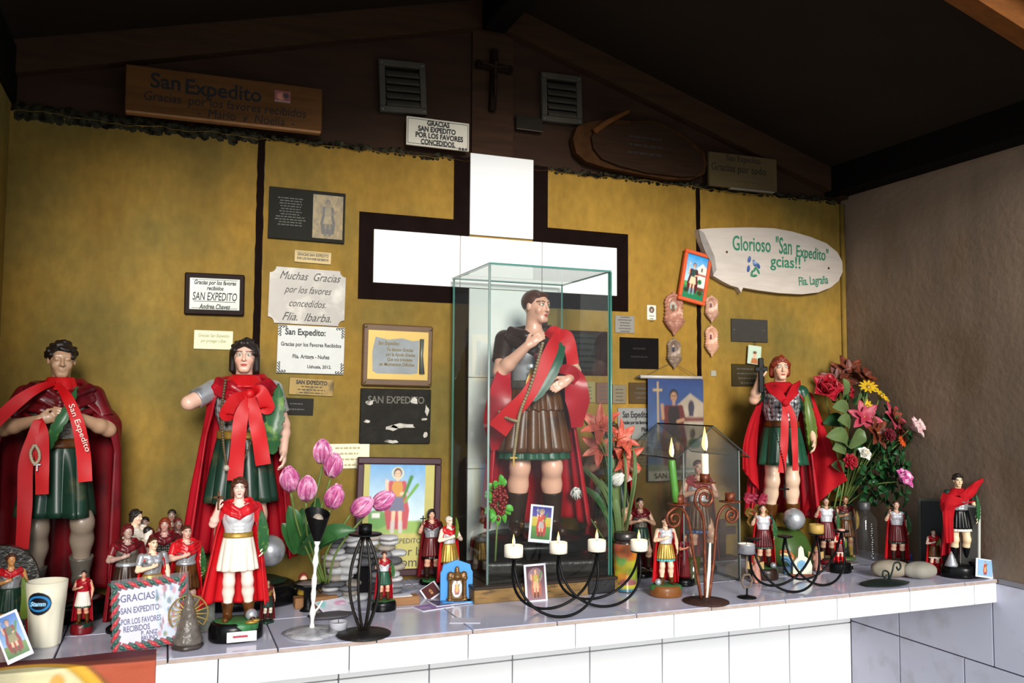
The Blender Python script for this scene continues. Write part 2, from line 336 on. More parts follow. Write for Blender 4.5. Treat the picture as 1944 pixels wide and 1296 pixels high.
# ------------------------------------------------------------------ flat prints: a fine grid coloured point by point
class Paint:
    def __init__(s, w, h, nx, ny, base):
        s.w, s.h, s.nx, s.ny = w, h, nx, ny
        s.X, s.Z = np.meshgrid(np.linspace(0, 1, nx), np.linspace(0, 1, ny), indexing='ij')
        s.C = np.ones((nx, ny, 3))*np.array(col(base)); s.aa = 0.7/min(nx, ny); s.asp = h/w
    def _mix(s, d, c, a=1.0):
        k = (np.clip(0.5-d/(2*s.aa), 0, 1)*a)[..., None]; s.C = s.C*(1-k)+np.array(col(c))*k; return s
    def ell(s, x, z, rx, rz, c, a=1.0): 
        q = np.sqrt(((s.X-x)/rx)**2+((s.Z-z)/rz)**2); return s._mix((q-1)*min(rx, rz), c, a)
    def ring(s, x, z, rx, rz, t, c):
        q = np.sqrt(((s.X-x)/rx)**2+((s.Z-z)/rz)**2); return s._mix(abs(q-1)*min(rx, rz)-t, c)
    def cap(s, x0, z0, x1, z1, r0, c, r1=None, a=1.0):
        r1 = r0 if r1 is None else r1; dx, dz = x1-x0, (z1-z0)*s.asp
        px, pz = s.X-x0, (s.Z-z0)*s.asp; t = np.clip((px*dx+pz*dz)/max(dx*dx+dz*dz, 1e-9), 0, 1)
        return s._mix(np.hypot(px-t*dx, pz-t*dz)-(r0+(r1-r0)*t), c, a)
    def rect(s, x0, z0, x1, z1, c, a=1.0):
        return s._mix(np.maximum(np.maximum(x0-s.X, s.X-x1), np.maximum(z0-s.Z, s.Z-z1)), c, a)
    def poly(s, pts, c, a=1.0):
        P = np.array(pts, float); ins = np.zeros(s.X.shape, bool); d = np.full(s.X.shape, 1e9)
        for i in range(len(P)):
            (x0, z0), (x1, z1) = P[i], P[(i+1) % len(P)]; cnd = (z0 > s.Z) != (z1 > s.Z)
            with np.errstate(divide='ignore', invalid='ignore'): ins ^= cnd & (s.X < (x1-x0)*(s.Z-z0)/(z1-z0+1e-12)+x0)
            dx, dz = x1-x0, z1-z0; t = np.clip(((s.X-x0)*dx+(s.Z-z0)*dz)/max(dx*dx+dz*dz, 1e-9), 0, 1); d = np.minimum(d, np.hypot(s.X-x0-t*dx, s.Z-z0-t*dz))
        return s._mix(np.where(ins, -d, d), c, a)
    def grad(s, z0, z1, c0, c1):
        t = np.clip((s.Z-z0)/(z1-z0), 0, 1)[..., None]; m = ((s.Z >= z0) & (s.Z <= z1))[..., None]
        s.C = np.where(m, np.array(col(c0))*(1-t)+np.array(col(c1))*t, s.C); return s
    def noise(s, amt, sc=9):
        g = rng.random((sc, sc)); xi = s.X*(sc-1.001); zi = s.Z*(sc-1.001); i = xi.astype(int); j = zi.astype(int); fx, fz = xi-i, zi-j
        v = g[i, j]*(1-fx)*(1-fz)+g[i+1, j]*fx*(1-fz)+g[i, j+1]*(1-fx)*fz+g[i+1, j+1]*fx*fz
        s.C = np.clip(s.C*(1+amt*(v-0.5)*2)[..., None], 0, 1); return s
    def saint(s, x=0.5, z0=0.1, h=0.75, cape='#a8202a', armor='#8f8f94', skirt='#3d6a48', skin='#e0b090', hair='#4a2a18', halo=True, boots='#5a3a22', cross=True, palm=True):
        u = h; k = 1.0/s.asp; wx = u*s.asp          # widths follow the height
        q = lambda a: z0+a*u
        if halo: s.ring(x, q(.92), .085*wx, .085*u, .006, '#e8d27a')
        s.poly([(x-.10*wx, q(.80)), (x+.10*wx, q(.80)), (x+.20*wx, q(.35)), (x+.17*wx, q(.06)), (x-.15*wx, q(.06)), (x-.2*wx, q(.35))], cape)
        for sg in (-1, 1):
            s.cap(x+sg*.05*wx, q(.40), x+sg*.06*wx, q(.10), .034*wx, skin, .024*wx); s.cap(x+sg*.06*wx, q(.17), x+sg*.065*wx, q(.03), .032*wx, boots)
        s.poly([(x-.08*wx, q(.58)), (x+.08*wx, q(.58)), (x+.125*wx, q(.34)), (x-.125*wx, q(.34))], skirt)
        s.poly([(x-.095*wx, q(.79)), (x+.095*wx, q(.79)), (x+.08*wx, q(.56)), (x-.08*wx, q(.56))], armor)
        s.cap(x-.105*wx, q(.77), x-.16*wx, q(.64), .034*wx, cape); s.cap(x-.16*wx, q(.64), x-.17*wx, q(.80), .022*wx, skin)
        s.cap(x+.105*wx, q(.77), x+.14*wx, q(.63), .034*wx, cape); s.cap(x+.14*wx, q(.62), x+.06*wx, q(.60), .022*wx, skin)
        if cross: s.rect(x-.18*wx, q(.80), x-.165*wx, q(1.02), '#d8c9a0'); s.rect(x-.215*wx, q(.945), x-.13*wx, q(.96), '#d8c9a0')
        if palm: s.cap(x+.10*wx, q(.55), x+.22*wx, q(.86), .02*wx, '#3f7a35', .03*wx)
        s.ell(x, q(.925), .062*wx, .075*u, hair); s.ell(x, q(.905), .046*wx, .06*u, skin); s.rect(x-.02*wx, q(.80), x+.02*wx, q(.86), skin)
        s.ell(x-.017*wx, q(.915), .008*wx, .007*u, '#40251a'); s.ell(x+.017*wx, q(.915), .008*wx, .007*u, '#40251a'); s.rect(x-.014*wx, q(.872), x+.014*wx, q(.878), '#a05040')
        return s
    def build(s, parent, x, z, y=-0.0006, name='print', rough=0.35, mask=None):
        nx, ny = s.nx, s.ny; V = np.stack([(s.X-0.5)*s.w, np.zeros_like(s.X), (s.Z-0.5)*s.h], -1).reshape(-1, 3)
        I = np.arange(nx*ny).reshape(nx, ny); q = np.stack([I[:-1, :-1], I[1:, :-1], I[1:, 1:], I[:-1, 1:]], -1).reshape(-1, 4)
        me = new_mesh(name, V, q); set_col(me, s.C.reshape(-1, 3))
        return link(name, me, attr_mat('print_paper_%.2f' % rough, rough=rough, var=0.04), parent, loc=(x, y, z))

# ------------------------------------------------------------------ carved shapes: a distance field, meshed with surface nets
class SDF:
    def __init__(s, lo, hi, vox):
        s.lo = np.array(lo, float)-2*vox; s.v = vox; s.n = np.ceil((np.array(hi)+2*vox-s.lo)/vox).astype(int)+1
        s.d = np.full(s.n, 10.0, np.float32); s.ax = [(s.lo[i]+np.arange(s.n[i])*vox).astype(np.float32) for i in range(3)]
    def _op(s, fn, lo, hi, k, op):
        a = np.clip(np.floor((np.array(lo)-s.lo)/s.v).astype(int), 0, s.n); b = np.clip(np.ceil((np.array(hi)-s.lo)/s.v).astype(int)+1, 0, s.n)
        if np.any(b-a < 1): return s
        sl = tuple(slice(a[i], b[i]) for i in range(3))
        g = fn(s.ax[0][sl[0]][:, None, None], s.ax[1][sl[1]][None, :, None], s.ax[2][sl[2]][None, None, :]); d = s.d[sl]
        if op == 'u':
            h = np.maximum(k-np.abs(d-g), 0)/k if k else 0; s.d[sl] = np.minimum(d, g)-(h*h*k*0.25 if k else 0)
        elif op == 's':
            h = np.maximum(k-np.abs(-d-g), 0)/k if k else 0; s.d[sl] = -(np.minimum(-d, g)-(h*h*k*0.25 if k else 0))
        return s
    def ell(s, c, r, k=0.02, rot=None, op='u'):
        c = np.array(c, float); r = np.ones(3)*r; m = max(r)+k+2*s.v
        def fn(X, Y, Z):
            x, y, z = X-c[0], Y-c[1], Z-c[2]
            if rot is not None:
                M = np.asarray(rot).T; x, y, z = (M[0, 0]*x+M[0, 1]*y+M[0, 2]*z), (M[1, 0]*x+M[1, 1]*y+M[1, 2]*z), (M[2, 0]*x+M[2, 1]*y+M[2, 2]*z)
            k0 = np.sqrt((x/r[0])**2+(y/r[1])**2+(z/r[2])**2); k1 = np.sqrt((x/r[0]**2)**2+(y/r[1]**2)**2+(z/r[2]**2)**2)
            return (k0*(k0-1)/np.maximum(k1, 1e-6)).astype(np.float32)
        e = np.minimum(r+k+2*s.v, m) if rot is None else m
        return s._op(fn, c-e, c+e, k, op)
    def cone(s, a, b, ra, rb=None, k=0.02, op='u'):
        a = np.array(a, float); b = np.array(b, float); rb = ra if rb is None else rb; ba = b-a; L2 = max(float(ba@ba), 1e-12); m = max(ra, rb)+k+2*s.v
        def fn(X, Y, Z):
            x, y, z = X-a[0], Y-a[1], Z-a[2]; t = np.clip((x*ba[0]+y*ba[1]+z*ba[2])/L2, 0, 1)
            return (np.sqrt((x-t*ba[0])**2+(y-t*ba[1])**2+(z-t*ba[2])**2)-(ra+t*(rb-ra))).astype(np.float32)
        return s._op(fn, np.minimum(a, b)-m, np.maximum(a, b)+m, k, op)
    def box(s, c, h, rd=0.003, k=0.0, rot=None, op='u'):
        c = np.array(c, float); h = np.array(h, float); m = np.linalg.norm(h)+k+2*s.v
        def fn(X, Y, Z):
            x, y, z = X-c[0]+0*Y+0*Z, Y-c[1]+0*X+0*Z, Z-c[2]+0*X+0*Y
            if rot is not None:
                M = np.asarray(rot).T; x, y, z = (M[0, 0]*x+M[0, 1]*y+M[0, 2]*z), (M[1, 0]*x+M[1, 1]*y+M[1, 2]*z), (M[2, 0]*x+M[2, 1]*y+M[2, 2]*z)
            qx, qy, qz = abs(x)-h[0]+rd, abs(y)-h[1]+rd, abs(z)-h[2]+rd
            return (np.sqrt(np.maximum(qx, 0)**2+np.maximum(qy, 0)**2+np.maximum(qz, 0)**2)+np.minimum(np.maximum(qx, np.maximum(qy, qz)), 0)-rd).astype(np.float32)
        return s._op(fn, c-m, c+m, k, op)
    def above(s, z0):
        s.d = np.maximum(s.d, (z0-s.ax[2])[None, None, :].astype(np.float32)); return s
    def cut(s, fn):
        s.d = np.maximum(s.d, fn(s.ax[0][:, None, None], s.ax[1][None, :, None], s.ax[2][None, None, :]).astype(np.float32)); return s
    def mesh(s):
        d = s.d; ins = d < 0; c8 = np.zeros(np.array(d.shape)-1, np.uint8)
        for i in (0, 1):
            for j in (0, 1):
                for k in (0, 1): c8 += ins[i:d.shape[0]-1+i, j:d.shape[1]-1+j, k:d.shape[2]-1+k]
        act = np.argwhere((c8 > 0) & (c8 < 8)); n = len(act); idx = np.full(c8.shape, -1, np.int32); idx[tuple(act.T)] = np.arange(n)
        o8 = np.array([(i, j, k) for i in (0, 1) for j in (0, 1) for k in (0, 1)])
        val = np.stack([d[tuple((act+o).T)] for o in o8], 1); P = np.zeros((n, 3)); cnt = np.zeros(n)
        for a in range(8):
            for b in range(a+1, 8):
                if np.abs(o8[a]-o8[b]).sum() != 1: continue
                va, vb = val[:, a], val[:, b]; m = (va < 0) != (vb < 0); t = np.where(m, va/np.where(m, va-vb, 1), 0)
                P += np.where(m[:, None], o8[a]+t[:, None]*(o8[b]-o8[a]), 0); cnt += m
        V = s.lo+(act+P/cnt[:, None])*s.v; Fs = []
        for ax in range(3):
            e1 = np.eye(3, dtype=int)[(ax+1) % 3]; e2 = np.eye(3, dtype=int)[(ax+2) % 3]
            sl0 = [slice(None)]*3; sl1 = [slice(None)]*3; sl0[ax] = slice(0, -1); sl1[ax] = slice(1, None)
            A, B = ins[tuple(sl0)], ins[tuple(sl1)]; e = np.argwhere(A != B)
            if len(e) == 0: continue
            up = A[tuple(e.T)]; ok = (e[:, (ax+1) % 3] > 0) & (e[:, (ax+2) % 3] > 0); e = e[ok]; up = up[ok]
            q = np.stack([idx[tuple((e-e1-e2).T)], idx[tuple((e-e2).T)], idx[tuple(e.T)], idx[tuple((e-e1).T)]], 1)
            q[~up] = q[~up][:, ::-1]; Fs.append(q)
        return V, np.concatenate(Fs)
# ================================================================== materials of the room
M_ochre = pm('ochre_plaster', '#93712e', 0.65, var=0.22, vscale=3.0, bump=0.35, bscale=55, c2='#6c5f30', c2amt=0.45, c2scale=1.7, spec=.08, det=8, chip='#c9bd96', chipamt=-0.35, chipscale=6)
M_grey = pm('grey_plaster', '#847160', 0.55, var=0.16, vscale=2.5, bump=0.5, bscale=45, c2='#75604a', c2amt=0.3, c2scale=3, det=7, spec=.15, chip='#9e8e7c', chipamt=-0.35, chipscale=4.5)
def streaks(m, scale, lo, hi, sc=1.0):
    nt = m.node_tree; bs = nt.nodes['Principled BSDF']; L = nt.links.new; old = bs.inputs['Base Color'].links[0].from_socket
    tc = nt.nodes.new('ShaderNodeTexCoord'); mp = nt.nodes.new('ShaderNodeMapping'); mp.inputs['Scale'].default_value = scale; L(tc.outputs['Object'], mp.inputs[0])
    n = nt.nodes.new('ShaderNodeTexNoise'); n.inputs['Scale'].default_value = sc; n.inputs['Detail'].default_value = 7; L(mp.outputs[0], n.inputs['Vector'])
    r = nt.nodes.new('ShaderNodeMapRange'); r.inputs[1].default_value = .3; r.inputs[2].default_value = .7; r.inputs[3].default_value = lo; r.inputs[4].default_value = hi; L(n.outputs[0], r.inputs[0])
    mx = nt.nodes.new('ShaderNodeMix'); mx.data_type = 'RGBA'; mx.blend_type = 'MULTIPLY'; mx.inputs[0].default_value = 1; L(old, mx.inputs[6]); L(r.outputs[0], mx.inputs[7]); L(mx.outputs[2], bs.inputs['Base Color'])
streaks(M_ochre, (6, 7, 1.2), .82, 1.20); streaks(M_ochre, (40, 40, 25), .86, 1.10); streaks(M_grey, (4, 9, 2), .80, 1.12)
M_tile = pm('white_tile', '#e6e8ea', 0.16, var=0.02, vscale=6, spec=0.6)
M_ftile = pm('front_tile', '#eceef0', 0.2, var=0.02, vscale=6)
M_rtile = pm('grey_lilac_tile', '#c2c2d4', 0.22, var=0.06, vscale=5, c2='#b2b0be', c2amt=0.3)
M_stile = pm('shelf_tile', '#bebed0', 0.14, var=0.05, vscale=7, c2='#a8a6b6', c2amt=0.3, c2scale=5, spec=0.6)
M_grout = pm('dark_grout', '#3a363a', 0.85, var=0.2)
M_edge = pm('tile_edge_clay', '#a5938a', 0.7, var=0.2, vscale=50)
M_soot = pm('sooty_wood', '#3a271a', 0.75, spec=.1, var=0.35, vscale=6, stretch=(1, 8, 8), bump=0.2, bscale=30)
M_soot2 = pm('sooty_board', '#352318', 0.7, spec=.1, var=0.3, vscale=5, stretch=(1, 6, 6))
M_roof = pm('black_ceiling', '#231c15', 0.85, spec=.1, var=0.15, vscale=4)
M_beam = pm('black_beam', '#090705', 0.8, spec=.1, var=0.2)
M_brown = pm('brown_timber', '#6a3c12', 0.7, spec=.2, var=0.3, vscale=7, stretch=(2, 9, 9), bump=0.2)
M_mortar = pm('crumbling_mortar', '#3a3628', 0.95, spec=.03, var=0.5, vscale=60, bump=0.8, bscale=120, c2='#16140f', c2amt=0.7, c2scale=50)
M_black = pm('black_paint', '#150f10', 0.55, var=0.3, vscale=20)
M_border = pm('worn_black_border', '#150b09', 0.7, spec=.03, var=0.3, vscale=20, chip='#a0705a', chipamt=-0.28, chipscale=38)

def struct(o): o['kind'] = 'structure'; return o

# ground outside and the floor of the shrine
MB().box((-9, -12, -0.12), (11, 4, -0.02)).build('ground', pm('gravel', '#a09a92', 0.9, var=0.2, vscale=3)).__setitem__('kind', 'structure')
struct(MB().box((XL-0.1, 1.3, -0.02), (XR+0.1, WY+0.1, 0.0)).build('floor', pm('concrete', '#a8a6a4', 0.8, var=0.12)))

# back wall: core, plaster skin with a broken top edge, tiles below the shelf
core = struct(MB().box((XL-0.12, WY+0.02, 0.0), (XR+0.12, WY+0.14, ZT-0.03)).build('wall_back', M_grout))
N = 260; xs = np.linspace(XL, XR, N); top = []
h1 = rng.random(40); h2 = rng.random(120)
for i, x in enumerate(xs):
    t = i/(N-1); a = np.interp(t*39, range(40), h1); b = np.interp(t*119, range(120), h2)
    top.append((x, ZT+0.012*(a-0.5)+0.010*(b-0.5)))
poly = [(XL, ZS-0.02), (XR, ZS-0.02)] + top[::-1]
pl = MB(); 
for i in range(N-1):
    (x0, z0), (x1, z1) = top[i], top[i+1]
    pl.add([(x0, WY, ZS-0.02), (x1, WY, ZS-0.02), (x1, WY, z1-0.006), (x0, WY, z0-0.006), (x0, WY-0.004, z0-0.003), (x1, WY-0.004, z1-0.003), (x0, WY+0.02, z0), (x1, WY+0.02, z1)], [(0, 1, 2, 3), (3, 2, 5, 4), (4, 5, 7, 6)])
pl.build('plaster', M_ochre, core)
mo = MB(); nn = 220
for i in range(nn):
    x = XL+0.02+(XR-XL-0.04)*i/nn; lf = 1.0 if x < 0.22 else 0.45
    for k in range(3 if x < 0.22 else 2):
        s_ = (0.006+0.010*random.random())*lf+0.002
        mo.ball((x+random.uniform(-.006, .006), WY+0.004, ZT+random.uniform(-0.016 if x < .22 else -.006, 0.010)), (s_*1.4, 0.008, s_), 6, 4, R=rotm(0, random.random()*3, 0))
o = mo.build('crumbled_mortar', M_mortar, core); o['kind'] = 'stuff'
jx = [-0.60, -0.325, -0.053, 0.219, 0.491, 0.765, 1.036, 1.307, 1.579, 1.847, 2.105, 2.40]
def tile_box(lo, hi, g=0.0022, bev=0.0015):
    lo = np.array(lo, float); hi = np.array(hi, float)
    return MB().bbox(lo, hi, bev)
for z0, z1 in ((0.0, 0.185), (0.19, 0.46), (0.465, 0.735), (0.735, 1.0)):
    for a, b in zip(jx[:-1], jx[1:]):
        a = max(a, XL); b = min(b, XR)
        tile_box((a+.0018, WY, z0+.0018), (b-.0018, WY+0.02, z1-.0018)).build('tile', M_tile, core)

# gable boards above the plaster
MLs, MRs, XA, ZA = 0.262, 0.306, 0.955, 2.757
def zr(x): return ZA-(MLs*(XA-x) if x < XA else MRs*(x-XA))
gab = struct(MB().box((XL, WY+0.05, ZT-0.06), (XR, WY+0.07, zr(XL)+0.02)).build('wall_gable', M_soot2))
for pts, y0, m in (([(XL, ZT-.05), (.884, ZT-.05), (.884, zr(.884)+.06), (XL, zr(XL)+.06)], WY+.012, M_soot2), ([(.886, ZT-.05), (1.028, ZT-.05), (1.028, zr(1.028)+.06), (XA, zr(XA)+.06), (.886, zr(.886)+.06)], WY+.004, M_soot), ([(1.030, ZT-.05), (XR, ZT-.05), (XR, zr(XR)+.06), (1.030, zr(1.03)+.06)], WY+.012, M_soot2)):
    MB().prism(pts, y0, WY+.05).build('plank', m, gab)
RT = 0.09
def rafter(name, y0, y1, m, sgn, low=0.0):
    if sgn < 0: pts = [(XL, zr(XL)-low), (XA, ZA-low), (XA, ZA+RT), (XL, zr(XL)+RT)]
    else: pts = [(XA, ZA-low), (XR, zr(XR)-low), (XR, zr(XR)+RT), (XA, ZA+RT)]
    return struct(MB().prism(pts, y0, y1).build(name, m))
rafter('trim_1', WY-0.03, WY+0.012, M_soot, -1); rafter('trim_2', WY-0.03, WY+0.012, M_soot, 1)
rafter('trim_3', 1.47, 1.525, M_brown, -1); rafter('trim_4', 1.47, 1.525, M_brown, 1)
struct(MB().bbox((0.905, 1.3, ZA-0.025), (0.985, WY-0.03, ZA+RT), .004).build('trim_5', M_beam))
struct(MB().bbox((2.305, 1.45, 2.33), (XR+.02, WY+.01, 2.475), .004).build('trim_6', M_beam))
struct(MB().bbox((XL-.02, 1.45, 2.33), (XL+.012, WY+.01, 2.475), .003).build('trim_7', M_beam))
# roof: two sloping boards, sooty underneath, grey sheet on top
rf = MB()
for (xa, xb) in ((XL-.25, XA), (XA, XR+.25)):
    za, zb = zr(xa)+RT, zr(xb)+RT
    rf.add([(xa, 1.35, za), (xb, 1.35, zb), (xb, WY+.2, zb), (xa, WY+.2, za), (xa, 1.35, za+.03), (xb, 1.35, zb+.03), (xb, WY+.2, zb+.03), (xa, WY+.2, za+.03)], [(0, 3, 2, 1), (4, 5, 6, 7), (0, 1, 5, 4), (1, 2, 6, 5), (2, 3, 7, 6), (3, 0, 4, 7)])
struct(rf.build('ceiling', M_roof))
# side walls
wr = struct(MB().box((XR, 1.40, 1.0), (XR+.12, WY+.14, 2.36)).build('wall_right', M_grey))
MB().box((XR+.006, 1.40, 0.0), (XR+.12, WY+.14, 1.0)).build('grout_bed', M_grout, wr)
struct(MB().box((XR-.004, 1.40, 1.0), (XR+.01, YF-.01, 1.014)).build('trim_8', pm('grey_ledge', '#7f7d84', 0.5, var=.1)))
def rt(y0, y1, z0, z1): tile_box((XR-.002, y0+.0018, z0+.0018), (XR+.012, y1-.0018, z1-.0018)).build('tile', M_rtile, wr)
for y0, y1 in ((1.40, 1.63), (1.63, 1.996), (1.996, 2.369), (2.369, 2.6)): rt(y0, y1, .742, 1.0)
for y0, y1 in ((1.40, 1.84), (1.84, 2.105), (2.105, 2.369), (2.369, 2.6)): rt(y0, y1, .465, .742)
for y0, y1 in ((1.40, 1.84), (1.84, 2.105), (2.105, 2.369), (2.369, 2.6)): rt(y0, y1, .19, .465); rt(y0, y1, 0.0, .19)
struct(MB().box((XL-.12, 1.40, 0.0), (XL, WY+.14, 2.42)).build('wall_left', M_ochre))
# corner bead on the right end of the back wall
struct(MB().tube([(XR-.010, WY-.004, ZS), (XR-.010, WY-.004, ZT-.01)], .010, 8).build('trim_9', M_ochre, None, True))

# ------------------------------------------------------------------ the tiled shelf
shelf = thing('tiled_shelf', 'long tiled shelf with white front tiles running along the back wall', 'shelf', (0, 0, 0))
MB().box((XL, YF+.009, 0.945), (XR, WY, ZS-.0085)).build('slab', M_grout, shelf)
tj = [XL, -.423+.223, .019, .241, .457, .686, .904, 1.125, 1.349, 1.588, 1.81, 2.03, 2.25, XR]
for a, b in zip(tj[:-1], tj[1:]):
    for y0, y1 in ((YF-.004, 2.235), (2.235, 2.515), (2.515, WY)):
        if b-a < .01: continue
        o = MB().bbox((a+.0016, y0+(.0016 if y0 > 2 else 0), ZS-.009), (b-.0016, y1-.0016, ZS), .0014).build('tile', M_stile, shelf)
        if y0 < 2: MB().bbox((a+.0016, YF-.0052, ZS-.010), (b-.0016, YF-.0040, ZS-.0018), .0004).build('clay_edge', M_edge, o)
fj = [XL, -.161, .119, .397, .677, .956, 1.238, 1.507, 1.77, 2.038, 2.294, XR]
for a, b in zip(fj[:-1], fj[1:]):
    MB().bbox((a+.0013, YF, .941), (b-.0013, YF+.009, ZS-.011), .0012).build('tile', M_ftile, shelf)

# ------------------------------------------------------------------ black stripes and the tiled cross on the wall
def stripe(name, x, w, z0, z1, lab):
    n = 60; L = []; Rr = []
    for i in range(n+1):
        z = z0+(z1-z0)*i/n; L.append((x-w/2+random.uniform(-.0012, .0012), z)); Rr.append((x+w/2+random.uniform(-.0012, .0012), z))
    m = MB()
    for i in range(n):
        (a, za), (b, zb) = L[i], L[i+1]; (c, _), (d, _) = Rr[i], Rr[i+1]
        m.add([(a, WY-.003, za), (c, WY-.003, za), (d, WY-.003, zb), (b, WY-.003, zb), (a, WY+.002, za), (c, WY+.002, za), (d, WY+.002, zb), (b, WY+.002, zb)], [(0, 1, 2, 3), (1, 5, 6, 2), (4, 0, 3, 7)])
    return struct(m.build(name, M_border))
stripe('trim_10', .236, .020, ZS, ZT-.004, ''); stripe('trim_11', 1.733, .016, ZS, ZT-.004, '')
cr = thing('tiled_cross', 'large white tiled cross with a worn black border on the ochre wall', 'cross', (0, WY, 0))
def ctile(x0, x1, z0, z1): MB().bbox((x0+.001, -.007, z0+.001), (x1-.001, 0, z1-.001), .001).build('tile', pm('cross_tile', '#f4f3f0', 0.18, var=.01), cr)
ctile(.878, 1.098, 2.072, 2.337)
for a, b in ((.571, .848), (.848, 1.129), (1.129, 1.406)): ctile(a, b, 1.902, 2.067)
for z0, z1 in ((1.62, 1.902), (1.335, 1.62), (1.05, 1.335), (ZS, 1.05)): ctile(.878, 1.098, z0, z1)
for lo, hi in (((.826, 2.117), (.878, ZT+.01)), ((1.098, 2.117), (1.15, ZT+.01)), ((.527, 2.067), (.878, 2.117)), ((1.098, 2.067), (1.45, 2.117)), ((.527, 1.852), (.571, 2.067)), ((1.406, 1.852), (1.45, 2.067)),
               ((.571, 1.852), (.878, 1.902)), ((1.098, 1.852), (1.406, 1.902)), ((.826, ZS), (.878, 1.852)), ((1.098, ZS), (1.15, 1.852))):
    MB().box((lo[0], -.0035, lo[1]), (hi[0], 0, hi[1])).build('border_strip', M_border, cr)

# ================================================================== things fixed to the wall
def wrect(TL, TR, BR, BL, Y=WY):
    a, b, c, d = [W(*p, Y) for p in (TL, TR, BR, BL)]; cen = (a+b+c+d)/4
    w = (np.linalg.norm(b-a)+np.linalg.norm(c-d))/2; h = (np.linalg.norm(a-d)+np.linalg.norm(b-c))/2
    v = (b-a)+(c-d); return cen, float(w), float(h), -math.atan2(v[2], v[0])
def wbox(x0, y0, x1, y1, Y=WY):
    """axis aligned on the wall, from the photo's left/right/top/bottom"""
    a, b = W(x0, (y0+y1)/2, Y), W(x1, (y0+y1)/2, Y); xm = (x0+x1)/2; c, d = W(xm, y0, Y), W(xm, y1, Y)
    return np.array([(a[0]+b[0])/2, Y, (c[2]+d[2])/2]), float(b[0]-a[0]), float(c[2]-d[2]), 0.0
def on_wall(name, label, cat, geo, group=None):
    cen, w, h, rol = geo; return thing(name, label, cat, cen, rot=(0, rol, 0), group=group), w, h
M_ink = pm('black_ink', '#121012', 0.6); M_ink2 = pm('faded_ink', '#4a4640', 0.6); M_green_ink = pm('green_ink', '#1f7a58', 0.6)
M_metal = pm('brushed_plate', '#93918b', 0.35, 0.35, var=.1, vscale=12); M_screw = pm('screw', '#6a6864', 0.35, 0.8)
def plate(t, w, h, th, m, bev=.0012, y=0.0, name='plate'): return MB().bbox((-w/2, -th+y, -h/2), (w/2, y, h/2), bev).build(name, m, t)
def screws(t, pts, y, r=.004, m=None):
    for x, z in pts: MB().ball((x, y, z), (r, r*.5, r), 8, 4).build('screw', m or M_screw, t)
def lines(t, rows, th, m, shear=0, bold=0.0):
    for (txt, x, z, size, fit) in rows: lettering(t, txt, x, z, size, m, y=-th, fit=fit, shear=shear, bold=bold)
def scribble(t, w, z0, z1, n, th, m, fr=(.5, .9)):
    """rows of unreadably small engraved words, as thin raised dashes"""
    for i in range(n):
        z = z0+(z1-z0)*(i/max(n-1, 1)); L = w*random.uniform(*fr); x = -L/2; b = MB(); hh = abs(z1-z0)/max(n, 1)*.42
        while x < L/2:
            l = random.uniform(.05, .14)*w; b.box((x, -th-.0004, z-hh/2), (min(x+l, L/2), -th, z+hh/2)); x += l+.025*w
        b.build('lettering', m, t)

# 1 wooden board with painted thanks
t, w_, h_ = on_wall('wooden_sign', 'long dark wooden board with thanks lettering, tilted under the left rafter', 'sign', wrect((240, 126), (610, 174), (608, 257), (236, 218), WY-.03))
plate(t, w_, h_, .025, pm('dark_board', '#5c3a18', 0.7, spec=.15, var=.3, vscale=6, stretch=(1, 10, 10), bump=.2), .003)
MB().box((-w_/2+.004, -.0262, -h_/2-.001), (w_/2-.004, -.004, -h_/2+.006)).build('bare_edge', pm('bare_wood', '#9a6a3c', .7, var=.2), t)
Mburn = pm('burnt_letters', '#150d07', .8)
lettering(t, 'San', -.40*w_+.05, .028*1.0, .058, Mburn, y=-.025, bold=.0012); lettering(t, 'Expedito', -.02*w_, .022, .058, Mburn, y=-.025, bold=.0012)
lettering(t, 'Gracias  por los favores recibidos', -.0*w_, -.016, .036, Mburn, y=-.025, fit=.82*w_, shear=.1)
lettering(t, '-  Mario  y  Noelia  -', .10*w_, -.047, .034, Mburn, y=-.025, fit=.50*w_, shear=.1)
p = Paint(.045, .034, 16, 12, '#8a4a44'); p.ell(.4, .5, .25, .3, '#c07a60').ell(.7, .6, .2, .25, '#3a2a2a').rect(0, 0, 1, .12, '#a09080'); p.build(t, .285*w_, .028, -.0262, 'sticker')
# 2 white thanks tablet
t, w_, h_ = on_wall('tablet_sign', 'small white enamel tablet with black capitals above the tiled cross', 'sign', wrect((770, 219), (890, 238), (888, 287), (771, 277), WY-.02))
plate(t, w_, h_, .008, pm('cream_enamel', '#d3cab6', .35, var=.06)); 
for (lo, hi) in (((-w_/2+.004, h_/2-.007), (w_/2-.004, h_/2-.0055)), ((-w_/2+.004, -h_/2+.0055), (w_/2-.004, -h_/2+.007)), ((-w_/2+.004, -h_/2+.006), (-w_/2+.0055, h_/2-.006)), ((w_/2-.0055, -h_/2+.006), (w_/2-.004, h_/2-.006))):
    MB().box((lo[0], -.0086, lo[1]), (hi[0], -.008, hi[1])).build('border_line', M_ink, t)
lines(t, [('GRACIAS', 0, .0295, .0225, .36*w_), ('SAN EXPEDITO', -.004, .0095, .0225, .60*w_), ('POR LOS FAVORES', .004, -.0105, .0225, .76*w_), ('CONCEDIDOS.', 0, -.031, .0225, .55*w_), ('A & A', .40*w_, -.040, .011, None)], .008, M_ink, bold=.0009)
